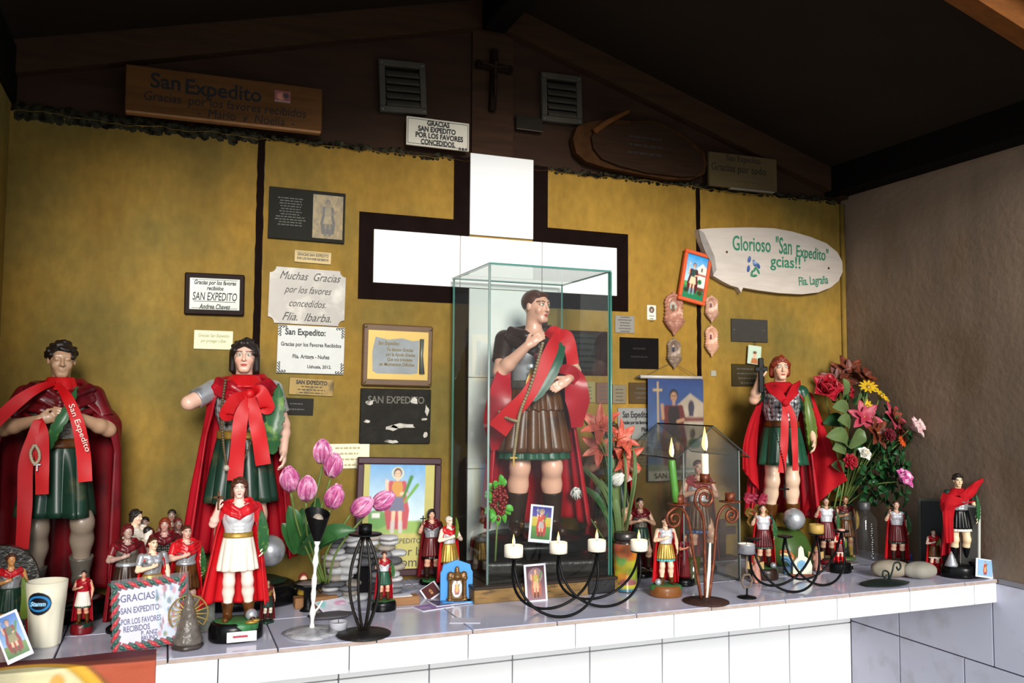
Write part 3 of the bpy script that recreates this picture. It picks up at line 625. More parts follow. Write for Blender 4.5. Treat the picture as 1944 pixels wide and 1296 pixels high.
# 3 vents
def vent(label, geo):
    t, w_, h_ = on_wall('wall_vent', label, 'vent', geo, 'louvred vents in the gable'); m = pm('vent_metal', '#4a443a', .55, .2, spec=.2, var=.2, vscale=20)
    fr = MB(); 
    for lo, hi in (((-w_/2, -h_/2), (w_/2, -h_/2+.02)), ((-w_/2, h_/2-.02), (w_/2, h_/2)), ((-w_/2, -h_/2+.02), (-w_/2+.02, h_/2-.02)), ((w_/2-.02, -h_/2+.02), (w_/2, h_/2-.02))):
        fr.bbox((lo[0], -.012, lo[1]), (hi[0], .012, hi[1]), .002)
    fr.build('frame', m, t); MB().box((-w_/2+.02, .004, -h_/2+.02), (w_/2-.02, .008, h_/2-.02)).build('backing', M_beam, t)
    for i in range(5):
        z = h_/2-.032-i*(h_-.05)/5
        a = np.linspace(0, 1, 6); P = np.array([[(x, -.001-.013*math.sin(u*PI*.5), z-.022*u) for u in a] for x in np.linspace(-w_/2+.022, w_/2-.022, 4)])
        sheet_obj('louvre', P, .0015, m, t)
    screws(t, [(sx*(w_/2-.01), sz*(h_/2-.01)) for sx in (-1, 1) for sz in (-1, 1)], -.012, .004)
vent('grey louvred vent on the gable, left of the crucifix', wrect((721, 113), (810, 123), (805, 219), (716, 213), WY+.0))
vent('grey louvred vent on the gable, right of the crucifix', wrect((1030, 138), (1105, 148), (1100, 238), (1022, 230), WY+.0))
# 4 crucifix
c = W(938, 128, WY-.012); t = thing('crucifix', 'small dark wooden crucifix on the gable between the two vents', 'crucifix', c, rot=(0, .03, 0)); mc = pm('crucifix_wood', '#1a0e08', .7, spec=.1, var=.3); mf = pm('corpus', '#26150f', .6, .05, spec=.15)
MB().bbox((-.011, -.008, -.145), (.011, .012, .06), .003).build('upright', mc, t); MB().bbox((-.055, -.009, -.011), (.055, .008, .011), .003).build('crossbar', mc, t)
for sx in (-1, 1): MB().bbox((sx*.055-.008, -.009, -.014), (sx*.055+.008, .008, .014), .004).build('finial', mc, t)
g = SDF((-.05, -.03, -.11), (.05, .0, .03), .0022)
g.ell((0, -.015, .012), (.006, .006, .008), .004).cone((0, -.013, -.002), (.001, -.014, -.045), .008, .006, .006).cone((.001, -.014, -.045), (.002, -.014, -.095), .007, .004, .006)
for sx in (-1, 1): g.cone((sx*.006, -.013, 0), (sx*.045, -.012, .006), .0045, .0032, .005)
V, Fq = g.mesh(); link('corpus', new_mesh('corpus', V, Fq), mf, t, True)
# 5 dark oval slab of a log
cen = W(1222, 283, WY-.03); t = thing('log_slice', 'dark oval slice of log with bark rim on the gable right of the vents', 'plaque', cen, rot=(0, 0, 0))
def outline(pts, Y): return [((W(*q, Y)-cen)[0], (W(*q, Y)-cen)[2]) for q in pts]
ol = outline([(1088, 262), (1094, 290), (1112, 306), (1150, 318), (1200, 328), (1265, 340), (1310, 341), (1338, 330), (1342, 310), (1338, 290), (1300, 258), (1258, 236), (1240, 229), (1200, 230), (1160, 226), (1120, 231), (1096, 240)], WY-.03)
MB().prism(ol, 0, .03).build('bark', pm('bark', '#402712', .85, spec=.1, var=.4, vscale=30, bump=.9, bscale=60), t)
il = outline([(1120, 262), (1124, 284), (1140, 303), (1172, 316), (1225, 329), (1290, 337), (1318, 336), (1333, 322), (1330, 300), (1298, 268), (1258, 244), (1236, 236), (1195, 238), (1150, 240), (1128, 248)], WY-.03)
MB().prism(il, -.012, 0).build('cut_face', pm('smoked_face', '#2f1f14', .8, spec=.08, var=.3, vscale=9, stretch=(1, 10, 10)), t)
sp = [tuple((W(x, y, WY-.045)-cen)) for x, y in ((1128, 250), (1150, 234), (1175, 220), (1194, 210))]
MB().tube(spline(sp, 14), list(np.linspace(.012, .008, 14)), 7).build('twig', pm('bark2', '#5a3618', .8, spec=.1, var=.4), t, True)
scribble(t, .24, .035, -.02, 3, .012, pm('sunk_letters', '#1c120b', .8))
# 6 wood tablet far right on the gable, small dark plate
t, w_, h_ = on_wall('dark_tablet', 'dull brown tablet with faint lettering at the right end of the gable', 'plaque', wrect((1340, 290), (1462, 303), (1480, 367), (1345, 352), WY-.03))
plate(t, w_, h_, .012, pm('dull_tablet', '#58492f', .8, spec=.1, var=.25, vscale=10)); lines(t, [('San Expedito', 0, .045, .03, .5*w_), ('Gracias por todo', -.02, .008, .04, .8*w_), ], .012, pm('sooty_ink', '#1c150e', .8)); scribble(t, w_*.7, -.036, -.038, 1, .012, pm('sooty_ink', '#1c150e', .8))
MB().box((-w_*.2, -.014, -h_/2-.004), (w_*.45, .0, -h_/2)).build('ledge', M_metal, t)
t, w_, h_ = on_wall('sooty_plate', 'tiny sooty plate on the gable below the right vent', 'plaque', wbox(978, 223, 1028, 250)); plate(t, w_, h_, .01, pm('sooty_plate', '#26211a', .7, var=.2, spec=.1)); MB().box((-w_/2, -.012, -h_/2), (w_/2, -.002, -h_/2+.004)).build('lower_edge', pm('worn_edge', '#3d2a16', .6), t)
# 7 leaf shaped white board
cen = W(1465, 495, WY-.022)
def outl(pts): return [((W(*q, WY-.022)-cen)[0], (W(*q, WY-.022)-cen)[2]) for q in pts]
t = thing('painted_board', 'whitewashed leaf-shaped wooden board with green handwriting beside the right corner', 'sign', cen)
zp = lambda u, v: (1140+u*500/1296, 400+v*500/1296)
full = [zp(*q) for q in ((478, 92), (490, 150), (512, 205), (540, 255), (550, 318), (600, 348), (640, 368), (676, 378), (690, 402), (700, 378), (780, 392), (880, 405), (990, 411), (1070, 402), (1130, 378), (1170, 345), (1190, 300), (1188, 250), (1165, 205), (1110, 160), (1030, 128), (940, 102), (850, 86), (740, 82), (620, 84), (540, 86))]
MB().prism(outl(full), -.002, .022).build('board', pm('whitewash', '#c2b6aa', .7, var=.12, vscale=8, stretch=(1, 6, 6), bump=.3, bscale=30), t)
bv = [zp(*q) for q in ((478, 92), (490, 150), (512, 205), (540, 255), (550, 318), (566, 290), (556, 225), (530, 165), (505, 110))]
MB().prism(outl(bv), -.006, -.002).build('bevelled_end', pm('grey_bevel', '#8e867e', .7, var=.2), t)
def tx(s_, u, v, size, rot, fit=None, **k): q = W(*zp(u, v), WY-.022)-cen; lettering(t, s_, q[0], q[2], size, M_green_ink, y=-.0025, rot=rot, fit=fit, **k)
tx('Glorioso', 742, 168, .075, -.02, .165, bold=.0006); tx('"San', 900, 178, .085, .03, .072, bold=.0006); tx('Expedito"', 1040, 212, .062, .045, .148, bold=.0006)
tx('gcias!!', 910, 255, .06, -.0, .135, bold=.0006); tx('Flia. Lagraña', 1045, 345, .045, -.11, .135, bold=.0004)
fl = thing_fl = None
b1 = MB(); q0 = W(*zp(755, 282), WY-.022)-cen
for k, (du, dv, rr) in enumerate(((-.022, .03, .3), (-.026, -.004, .2), (.0, .018, -.3), (.016, .01, -.6))): b1.ball((q0[0]+du, -.003, q0[2]+dv), (.007, .0015, .013), 8, 5, R=rotm(0, rr, 0))
b1.build('painted_flower', pm('blue_paint', '#2b4a86', .6, c2='#8aa6c8', c2amt=.5, c2scale=60), t)
b2 = MB(); 
for du, dv, rr in ((.002, -.004, .6), (.016, -.01, -.5), (.0, -.028, 1.4), (-.012, -.02, .3)): b2.ball((q0[0]+du, -.003, q0[2]+dv), (.005, .0013, .013), 8, 5, R=rotm(0, rr, 0))
b2.build('painted_leaves', pm('leaf_paint', '#2f7a5a', .6), t)
screws(t, [(W(*zp(620, 203), WY-.022)-cen)[[0, 2]], (W(*zp(1121, 283), WY-.022)-cen)[[0, 2]]], -.002, .005, pm('rust', '#4a2818', .7))

# 8 plaques left of the cross
def plq(label, geo, m, th=.006, name='plaque', bev=.001):
    t, w_, h_ = on_wall(name, label, 'plaque', geo); plate(t, w_, h_, th, m, bev); return t, w_, h_
t, w_, h_ = plq('large dark bronze plaque with a standing figure portrait, highest beside the left stripe', wrect((512, 354), (656, 369), (652, 463), (507, 452)), pm('dark_bronze', '#24231e', .65, .0, spec=.06, var=.15, vscale=15), .008)
p = Paint(.40*w_, .86*h_, 72, 100, '#75602f'); p.noise(.3, 14).saint(.5, .05, .85, cape='#2e271c', armor='#6f6038', skirt='#7c6a3e', skin='#5a4a2c', hair='#241d14', halo=False, boots='#3a3020', cross=False, palm=False).noise(.25, 20); p.build(t, .27*w_, .0, -.0085, 'engraving', rough=.4)
scribble(t, .45*w_, .30*h_, -.22*h_, 11, .008, pm('bronze_relief', '#3a382f', .5, .3)); 
for ch in t.children:
    if ch.name.startswith('lettering'): ch.location.x = -.22*w_
t, w_, h_ = plq('tiny tan brass plaque under the dark bronze portrait plaque', wrect((559, 474), (629, 480), (628, 503), (558, 497)), pm('tan_brass', '#a08a58', .45, .2, var=.15), .004); lines(t, [('GRACIAS SAN EXPEDITO', 0, .006, .012, .85*w_), ('POR LOS FAVORES RECIBIDOS', 0, -.006, .009, .85*w_)], .004, M_ink2, bold=.0003); MB().box((-w_/2+.004, -.0046, h_/2-.005), (w_/2-.004, -.004, h_/2-.0042)).build('border_line', M_ink2, t)
cen, w_, h_, rl = wrect((511, 505), (656, 516), (653, 620), (509, 612)); t = thing('plaque', 'silver plate with notched corners and sloping script reading Muchas Gracias', 'plaque', cen, rot=(0, rl, 0))
nt_ = .018; a, b = w_/2, h_/2
o8 = []
for sx, sz in ((-1, -1), (1, -1), (1, 1), (-1, 1)):
    ph = {(-1, -1): (PI/2, 0), (1, -1): (PI, PI/2), (1, 1): (1.5*PI, PI), (-1, 1): (2*PI, 1.5*PI)}[(sx, sz)]
    o8 += [(sx*a+nt_*math.cos(q_), sz*b+nt_*math.sin(q_)) for q_ in np.linspace(ph[0], ph[1], 5)]
MB().prism(o8, -.005, 0).build('plate', pm('silver_plate', '#99938a', .42, .15, var=.1, vscale=12, c2='#b4aea4', c2amt=.35, c2scale=18), t)
lines(t, [('Muchas  Gracias', .004, .058, .034, .80*w_), ('por los favores', .0, .018, .030, .62*w_), ('concedidos.', .0, -.022, .030, .48*w_), ('Flia.  Ibarba.', .0, -.062, .034, .64*w_)], .005, pm('script_ink', '#3c3833', .6), shear=.45)
t, w_, h_ = plq('white plate with black corner scrolls and a bold black heading', wrect((527, 616), (654, 622), (652, 711), (525, 707), WY-.004), pm('white_plate', '#c2c2bc', .28, var=.05), .005)
lines(t, [('San Expedito:', -.018, .050, .026, .60*w_)], .005, M_ink, bold=.0006); lines(t, [('Gracias por los Favores Recibidos', 0, .014, .016, .90*w_), ('Flia. Arizaga - Nuñez', .0, -.021, .016, .55*w_), ('Ushuaia, 2012.', .025, -.050, .013, .36*w_)], .005, M_ink, bold=.0003)
for sx in (-1, 1):
    for sz in (-1, 1):
        b = MB()
        for k in range(6):
            cx_, cz_ = sx*(w_/2-.006-.008*(k if k < 3 else 0)), sz*(h_/2-.006-.008*(k-2 if k > 2 else 0)); th_ = np.linspace(0, 5.5, 14); b.tube([(cx_+sx*.0045*(1-u/8)*math.cos(u), -.0052, cz_+sz*.0045*(1-u/8)*math.sin(u)) for u in th_], .0011, 4)
        b.build('corner_scroll', M_ink, t)
t, w_, h_ = on_wall('framed_plaque', 'silver thanks plaque in a dark wooden frame left of the stripe', 'plaque', wrect((351, 517), (465, 523), (462, 600), (349, 597), WY-.0))
plate(t, w_, h_, .012, pm('dark_frame', '#1e110d', .55, var=.2, spec=.1), .003, name='frame'); plate(t, w_*.84, h_*.76, .0135, pm('pewter', '#a6a89f', .4, .2, var=.08)); 
for zz in (-1, 1): MB().box((-w_*.38, -.0141, zz*h_*.34-.0006), (w_*.38, -.0135, zz*h_*.34+.0006)).build('border_line', M_ink2, t)
lines(t, [('Gracias por los favores', 0, .032, .017, .70*w_), ('recibidos', 0, .016, .016, .28*w_), ('Andrea Chavez', .0, -.036, .019, .52*w_)], .0135, M_ink, shear=.25, bold=.0004); lines(t, [('SAN EXPEDITO', 0, -.008, .032, .74*w_)], .0135, M_ink, shear=.15, bold=.0003); MB().box((-w_*.35, -.014, -.022), (w_*.35, -.0135, -.0205)).build('underline', M_ink, t)
t, w_, h_ = plq('small cream card-like plate below the framed plaque', wrect((369, 626), (443, 629), (441, 664), (367, 662)), pm('cream_plate', '#d4d0a6', .3, var=.06), .004); lines(t, [('Gracias San Expedito', 0, .012, .013, .8*w_), ('por proteger a Eber', .0, -.003, .013, .66*w_), ], .004, pm('olive_ink', '#8a8458', .6), shear=.25)
t, w_, h_ = plq('small aged brass plaque with black engraving under the white serif plate', wrect((549, 715), (633, 721), (632, 752), (548, 749)), pm('aged_brass', '#8a7038', .4, .35, var=.2, vscale=20, c2='#4c3d22', c2amt=.35, c2scale=25), .005); lines(t, [('SAN EXPEDITO', 0, .012, .016, .7*w_)], .005, M_ink, bold=.0006); scribble(t, w_*.85, .0, -.018, 3, .005, M_ink)
t, w_, h_ = plq('plain charcoal plate behind the ribboned statue with the broken arm', wrect((530, 754), (596, 757), (593, 788), (530, 787)), pm('charcoal_plate', '#2c2a27', .7, spec=.06), .004); scribble(t, w_*.7, .008, -.008, 2, .004, pm('charcoal2', '#42403c', .5))
t, w_, h_ = on_wall('framed_plaque', 'gold plaque with a grey scroll engraving in a brown wooden frame', 'plaque', wrect((688, 614), (820, 620), (817, 735), (685, 731), WY-.0))
plate(t, w_, h_, .016, pm('walnut_frame', '#5c4126', .5, var=.25, vscale=10, stretch=(1, 6, 6)), .004, name='frame'); plate(t, w_*.87, h_*.80, .018, pm('gold_plate', '#c9a860', .3, .5, var=.1, vscale=8)); screws(t, [(sx*w_*.465, sz*h_*.445) for sx in (-1, 1) for sz in (-1, 1)], -.016, .005, pm('brass_screw', '#5a4a30', .5, .6))
sc_ = [(-.36*w_, -.26*h_), (-.30*w_, -.30*h_), (.2*w_, -.30*h_), (.28*w_, -.28*h_), (.30*w_, .26*h_), (.2*w_, .24*h_), (.05*w_, .28*h_), (-.15*w_, .25*h_), (-.33*w_, .29*h_), (-.37*w_, .05*h_)]
MB().prism(sc_, -.0188, -.018).build('scroll_engraving', pm('grey_scroll', '#7d8282', .4, .3, var=.3, vscale=14), t)
MB().tube([(.335*w_, -.0185, .28*h_), (.33*w_, -.0185, 0), (.345*w_, -.0185, -.29*h_)], [.007, .006, .009], 8).build('rolled_edge', pm('scroll_dark', '#5d625f', .4, .3), t, True)
lines(t, [('San Expedito:', -.14*w_, .19*h_, .016, .30*w_), ('Te damos Gracias', .02*w_, .09*h_, .014, .38*w_), ('por la Ayuda Gracias', .03*w_, .01*h_, .014, .42*w_), ('Que nos brindaste', .02*w_, -.07*h_, .014, .36*w_), ('en Momentos Dificiles', -.02*w_, -.15*h_, .014, .50*w_)], .0188, pm('gold_ink', '#6a5a34', .4, .4), shear=.1, bold=.0003)
t, w_, h_ = on_wall('plaque', 'black plaque with peeling flaked paint under the gold scroll plaque', 'plaque', wrect((683, 737), (817, 739), (815, 842), (682, 841)))
plate(t, w_, h_, .010, pm('peeling_black', '#25231f', .7, var=.3, vscale=25, bump=.8, bscale=60, spec=.1, chip='#8d887c', chipamt=-.02, chipscale=24), .002)
lines(t, [('SAN EXPEDITO', 0, .048, .030, .8*w_)], .010, pm('worn_relief', '#5a564c', .6, .2), bold=.0006)
for (x, z, rx, rz) in ((-.38, .25, .07, .05), (.25, .28, .06, .07), (.12, -.18, .20, .05), (-.05, -.22, .10, .06), (-.4, -.1, .05, .03), (.4, -.05, .05, .03), (-.05, -.46, .12, .03), (.44, .12, .03, .1), (.43, -.33, .04, .06)):
    pts = [(w_*x+w_*rx*math.cos(a_)*random.uniform(.6, 1.2), h_*z+h_*rz*math.sin(a_)*random.uniform(.5, 1.3)) for a_ in np.linspace(0, 2*PI, 10)[:-1]]
    MB().prism(pts, -.0112, -.010).build('paint_flake', pm('flake', '#b8b2a6', .6, var=.3, vscale=60, c2='#5c574e', c2amt=.5, c2scale=50), t)
t, w_, h_ = plq('cream card with faint lettering on the wall behind the pink tulips', wbox(617, 842, 701, 889), pm('cream_card', '#dcd7b8', .5, var=.05), .003); scribble(t, w_*.9, .024, -.026, 4, .003, pm('pale_brown_ink', '#a89a70', .6))

# 9 plaques right of the cross
M_dk = pm('near_black_plate', '#141211', .7, .0, spec=.04, var=.25, vscale=18); M_gp = pm('grey_plate', '#8b857a', .4, .25, var=.1); M_br = pm('brown_plate', '#4c3b22', .6, .05, var=.2, spec=.15)
t, w_, h_ = plq('tiny grey engraved plate beside the right arm of the tiled cross', wbox(1167, 599, 1204, 632), M_gp, .003); scribble(t, w_*.8, .024, -.024, 6, .003, M_ink2)
t, w_, h_ = plq('flat black painted rectangle on the wall right of the glass case', wbox(1176, 641, 1250, 700), M_dk, .002); scribble(t, w_*.6, .016, -.012, 2, .002, pm('dark_letters', '#262320', .6, spec=.15))
t, w_, h_ = plq('large dark red-brown plaque seen through the right half of the glass case', wbox(1064, 628, 1152, 712), pm('oxblood_plate', '#2a1816', .7, var=.25, spec=.06), .006); MB().box((-w_*.45, -.0066, -h_*.4), (w_*.22, -.006, h_*.42)).build('dull_panel', pm('dull_panel', '#2e2e2a', .7, var=.2, spec=.06), t); scribble(t, w_*.6, .05, -.05, 6, .0066, M_dk)
t, w_, h_ = plq('small brass plate directly under the oxblood plaque', wbox(1102, 724, 1129, 764), pm('pale_brass', '#8f8250', .4, .3), .004); scribble(t, w_*.8, .016, -.02, 4, .004, M_ink2)
t, w_, h_ = plq('small reddish plate in the row behind the glass case edge', wbox(1131, 726, 1157, 766), pm('red_brass', '#6e4c3a', .45, .25), .004); scribble(t, w_*.8, .02, -.02, 4, .004, M_ink2)
t, w_, h_ = plq('small grey-brown plate just right of the glass case edge', wbox(1162, 730, 1188, 766), pm('grey_brass', '#7a6d54', .45, .25), .004); scribble(t, w_*.8, .016, -.02, 4, .004, M_ink2)
t, w_, h_ = plq('dull bronze plate partly behind the hanging blue banner', wbox(1193, 726, 1240, 766), M_br, .004); scribble(t, w_*.7, .016, -.016, 3, .004, M_ink2)
t, w_, h_ = plq('silver plate with a bold heading, partly covered by the blue banner', wbox(1172, 774, 1252, 834), M_metal, .004); lines(t, [('San Expedito:', -.08*w_, .030, .030, .62*w_), ('Gracias por los favores recibidos', .02*w_, .004, .017, .9*w_), ('Flia. Sam', .25*w_, -.020, .019, .4*w_), ('Ushuaia', .27*w_, -.038, .014, .35*w_)], .004, M_ink, bold=.0006)
t, w_, h_ = plq('tan brass plate low on the wall between glass case and glass house', wbox(1168, 858, 1236, 884), pm('tan_brass2', '#8d7444', .45, .25), .004); scribble(t, w_*.85, .010, -.012, 3, .004, M_ink2)
t, w_, h_ = plq('tiny white prayer card with a round portrait next to the largest holy water font', wbox(1228, 579, 1245, 607), pm('white_card', '#d8d0c0', .5), .002); p = Paint(w_*.6, h_*.45, 12, 14, '#d8d0c0'); p.ell(.5, .5, .48, .5, '#4a4038').ell(.5, .45, .2, .25, '#b09078'); p.build(t, 0, h_*.18, -.0026); scribble(t, w_*.7, -.012, -.030, 3, .002, M_ink2)
t, w_, h_ = plq('flat slate grey plate with two screws right of the black stripe', wbox(1387, 606, 1456, 649), pm('slate_plate', '#3c3934', .7, var=.1, spec=.08), .005); screws(t, [(-w_*.42, 0), (w_*.40, 0)], -.005, .004)
t, w_, h_ = plq('dark bronze engraved plate behind the raised hand of the red-caped statue', wbox(1388, 691, 1450, 733), pm('dark_bronze2', '#3a3018', .6, .05, var=.2, spec=.15), .005); scribble(t, w_*.8, .022, -.028, 4, .005, M_ink2)
t, w_, h_ = plq('small photograph of a person, tilted, hung above the dark bronze plate', wrect((1422, 654), (1447, 659), (1441, 692), (1416, 690), WY-.012), pm('photo_paper', '#c9cbb8', .35), .003, 'photo_card'); p = Paint(w_*.94, h_*.94, 20, 26, '#b9cdb4'); p.poly([(.2, 0), (.3, .32), (.7, .32), (.85, 0)], '#b06a3e').ell(.5, .5, .14, .17, '#d8a888').ell(.5, .64, .15, .08, '#5a3a24'); p.build(t, 0, 0, -.0036); MB().tube([(0, 0, h_/2), (0, -.004, h_/2+.012), (.002, .008, h_/2+.018)], .0012, 5).build('hook', M_ink, t)
t, w_, h_ = plq('small white letter tile fixed low on the wall left of the raised cross', wbox(1349, 703, 1359, 714), pm('pale_chip', '#9a9684', .5), .003)
t, w_, h_ = plq('pale plaque with raised letters standing behind the glass house', wbox(1262, 872, 1334, 902), pm('dim_plate', '#7f775e', .5, .2), .004); lines(t, [('SAN EXPEDITO', 0, 0, .028, .85*w_)], .004, M_metal, bold=.0008)
# orange framed picture
t, w_, h_ = on_wall('framed_picture', 'small tilted picture of a robed soldier in a bright orange frame', 'picture', wrect((1301, 471), (1348, 487), (1338, 581), (1284, 568), WY-.016))
mo_ = pm('orange_frame', '#d2562a', .4, var=.1); b = MB(); fw = .013
for lo, hi in (((-w_/2, -h_/2), (w_/2, -h_/2+fw)), ((-w_/2, h_/2-fw), (w_/2, h_/2)), ((-w_/2, -h_/2+fw), (-w_/2+fw, h_/2-fw)), ((w_/2-fw, -h_/2+fw), (w_/2, h_/2-fw))): b.bbox((lo[0], -.010, lo[1]), (hi[0], .004, hi[1]), .002)
b.build('frame', mo_, t); MB().box((-w_/2+fw*.6, -.004, -h_/2+fw*.6), (w_/2-fw*.6, .002, h_/2-fw*.6)).build('backing', M_ink, t)
p = Paint(w_-2*fw, h_-2*fw, 48, 84, '#2c9fd0'); p.grad(.35, 1, '#bfe0ea', '#1f8fd0').rect(0, 0, 1, .32, '#2f7a4a').rect(0, .28, .3, .38, '#4f9a50').poly([(.55, .25), (.55, .72), (.78, .84), (1, .76), (1, .25)], '#e9ded0').rect(.55, .56, 1, .60, '#a0402c').ell(.78, .70, .04, .05, '#5a4a44').ell(.75, .42, .10, .06, '#1f6a3a').rect(.6, .22, 1, .30, '#6a3a2a').noise(.12, 12)
p.saint(.42, .10, .72, cape='#5a1a22', armor='#2f4a44', skirt='#d8c8a0', skin='#e0b090', hair='#3a2418', halo=False, boots='#6fa0a8', palm=False).ell(.15, .18, .1, .05, '#243a24').ell(.82, .17, .12, .05, '#3a3a1c').rect(0, 0, 1, .08, '#1f7a52'); p.build(t, 0, 0, -.0046, rough=.2)
# holy water fonts
M_ter = pm('terracotta', '#a8705a', .7, var=.25, vscale=40, c2='#e0bfa8', c2amt=.3, c2scale=40, bump=.4, bscale=120); M_ter2 = pm('pale_terracotta', '#c09078', .7, var=.25, vscale=40, c2='#e6d0bc', c2amt=.4, c2scale=40, bump=.4, bscale=120)
def font(label, x0, y0, x1, y1, m, pc):
    cen, w_, h_, _ = wbox(x0, y0, x1, y1); t = thing('holy_water_font', label, 'font', cen, group='ceramic fonts by the right stripe')
    k = h_/2; g = SDF((-w_*.56, -.03, -k), (w_*.56, .0, k*1.05), .0019)
    g.box((0, -.006, .14*k), (w_*.36, .006, .42*k), .004, .003).ell((0, -.006, .52*k), (w_*.36, .007, .34*k), .003)
    for q_ in range(9):
        a_ = PI*q_/8; g.ell((w_*.37*math.cos(a_), -.008, .52*k+.36*k*math.sin(a_)), (w_*.085, .008, w_*.085), .003)
    g.ell((0, -.008, .95*k), (w_*.09, .007, w_*.10), .003)
    for sx in (-1, 1):
        for zz, rr in ((.36, .075), (.18, .075), (.0, .08), (-.18, .10)): g.ell((sx*w_*.37, -.008, zz*k), (w_*rr, .008, w_*rr), .003)
    g.ell((0, -.014, .36*k), (w_*.24, .012, .40*k), .002, op='s'); g.cut(lambda X, Y, Z: Y+0*X+0*Z)
    V, Fq = g.mesh(); link('back_plate', new_mesh('back_plate', V, Fq), m, t, True)
    b = MB(); prof = [(.003, -1.0*k), (w_*.07, -.93*k), (w_*.09, -.86*k), (w_*.25, -.70*k), (w_*.42, -.46*k), (w_*.45, -.38*k), (w_*.50, -.34*k), (w_*.50, -.28*k), (w_*.42, -.28*k), (w_*.2, -.40*k)]
    b.lathe(prof, 32, (0, -.010, 0), 1, .66, wob=lambda a, z: 1+(.05*abs(math.sin(7*a)) if -.9*k < z < -.4*k else 0)); b.build('bowl', m, t, True)
    p = Paint(w_*.44, k*.74, 16, 24, pc[0]); p.rect(0, 0, 1, .35, pc[1]).cap(.5, .2, .5, .55, .16, pc[2]).ell(.5, .70, .12, .09, '#c9a080'); 
    X, Z = p.X-.5, p.Z; msk = (Z > .7) & (np.hypot(X, (Z-.7)*1.2) > .5); p.C[msk] = np.array(col('#7a5040')); p.build(t, 0, .36*k, -.0045, 'painted_image')
font('largest ceramic holy water font with a painted arch, left of the right stripe', 1257, 556, 1296, 637, M_ter, ('#9aa8a0', '#5a6a3a', '#6a4a34'))
font('small dark ceramic holy water font above the hanging blue banner', 1263, 643, 1291, 700, pm('grey_terracotta', '#806a58', .7, var=.3, vscale=40, c2='#c9b8a8', c2amt=.3, c2scale=40), ('#5a5a60', '#3a3a40', '#2a2a30'))
font('pale ceramic holy water font tucked under the orange framed picture', 1335, 562, 1361, 612, M_ter2, ('#b09a90', '#9a7a70', '#6a3a34'))
font('lowest peach ceramic holy water font right of the right stripe', 1335, 619, 1361, 677, pm('peach_terracotta', '#cf9a7c', .7, var=.2, vscale=40, c2='#e8d2c0', c2amt=.3, c2scale=40), ('#c0a8a0', '#a08078', '#6a2a24'))
# blue banner on a rod
cen = W(1282, 716, WY-.02); t = thing('hanging_banner', 'blue cloth banner with a saint before a church, hung from a white rod', 'banner', cen)
a = W(1215, 716, WY-.02)[0]-cen[0]; b_ = W(1332, 716, WY-.02)[0]-cen[0]
MB().tube([(a, 0, 0), (b_, 0, 0)], .006, 8).build('rod', pm('white_rod', '#b9b2a8', .4), t, True)
MB().tube([(a-.001, 0, 0), (a-.016, 0, 0)], [.006, .001], 8).build('rod_tip', M_ink2, t, True)
MB().tube([(a+.02, 0, .004), (-.004, .012, .052), (b_-.02, 0, .004)], .0008, 4).build('string', M_ink2, t)
bw = (b_-a)*.90; bh = .345
p = Paint(bw, bh, 70, 110, '#33507e'); p.grad(0, 1, '#5a7aa0', '#24407a').rect(0, 0, 1, .10, '#c8c4b0').rect(0, .10, 1, .16, '#7f8a74').poly([(.52, .12), (.52, .74), (.76, .86), (1, .76), (1, .12)], '#b9a790').rect(.5, .58, 1, .62, '#7a3a30').ell(.78, .72, .055, .07, '#3a3444').rect(.74, .63, .82, .72, '#3a3444').ell(.8, .46, .05, .05, '#4a3a3a').ell(.83, .36, .12, .05, '#24502e').noise(.14, 14)
p.rect(.16, .40, .185, .97, '#c9a86a').rect(.09, .88, .25, .9, '#c9a86a').saint(.46, .10, .80, cape='#6a2420', armor='#2e2422', skirt='#4a3a2c', skin='#b98a68', hair='#241812', halo=False, cross=False, palm=False)
p.C *= .62
P = np.array([[((u-.5)*bw+.002, .001-.006*math.sin(u*7)*(v_), -.006-v_*bh) for v_ in np.linspace(0, 1, 20)] for u in np.linspace(0, 1, 24)]); sheet_obj('cloth', P, .001, pm('banner_cloth', '#3c5680', .8), t)
o = p.build(t, .002, -.006-bh/2, 0, 'print', rough=.6); me = o.data; co = np.zeros(len(me.vertices)*3, np.float32); me.vertices.foreach_get('co', co); co = co.reshape(-1, 3); co[:, 1] = .001-.006*np.sin((co[:, 0]/bw+.5)*7)*(.5-co[:, 2]/bh)-.0012; me.vertices.foreach_set('co', co.ravel()); me.update()
lettering(t, 'SAN EXPEDITO', .0, -.006-bh*.95, .026, M_ink2, y=-.010, fit=bw*.8)
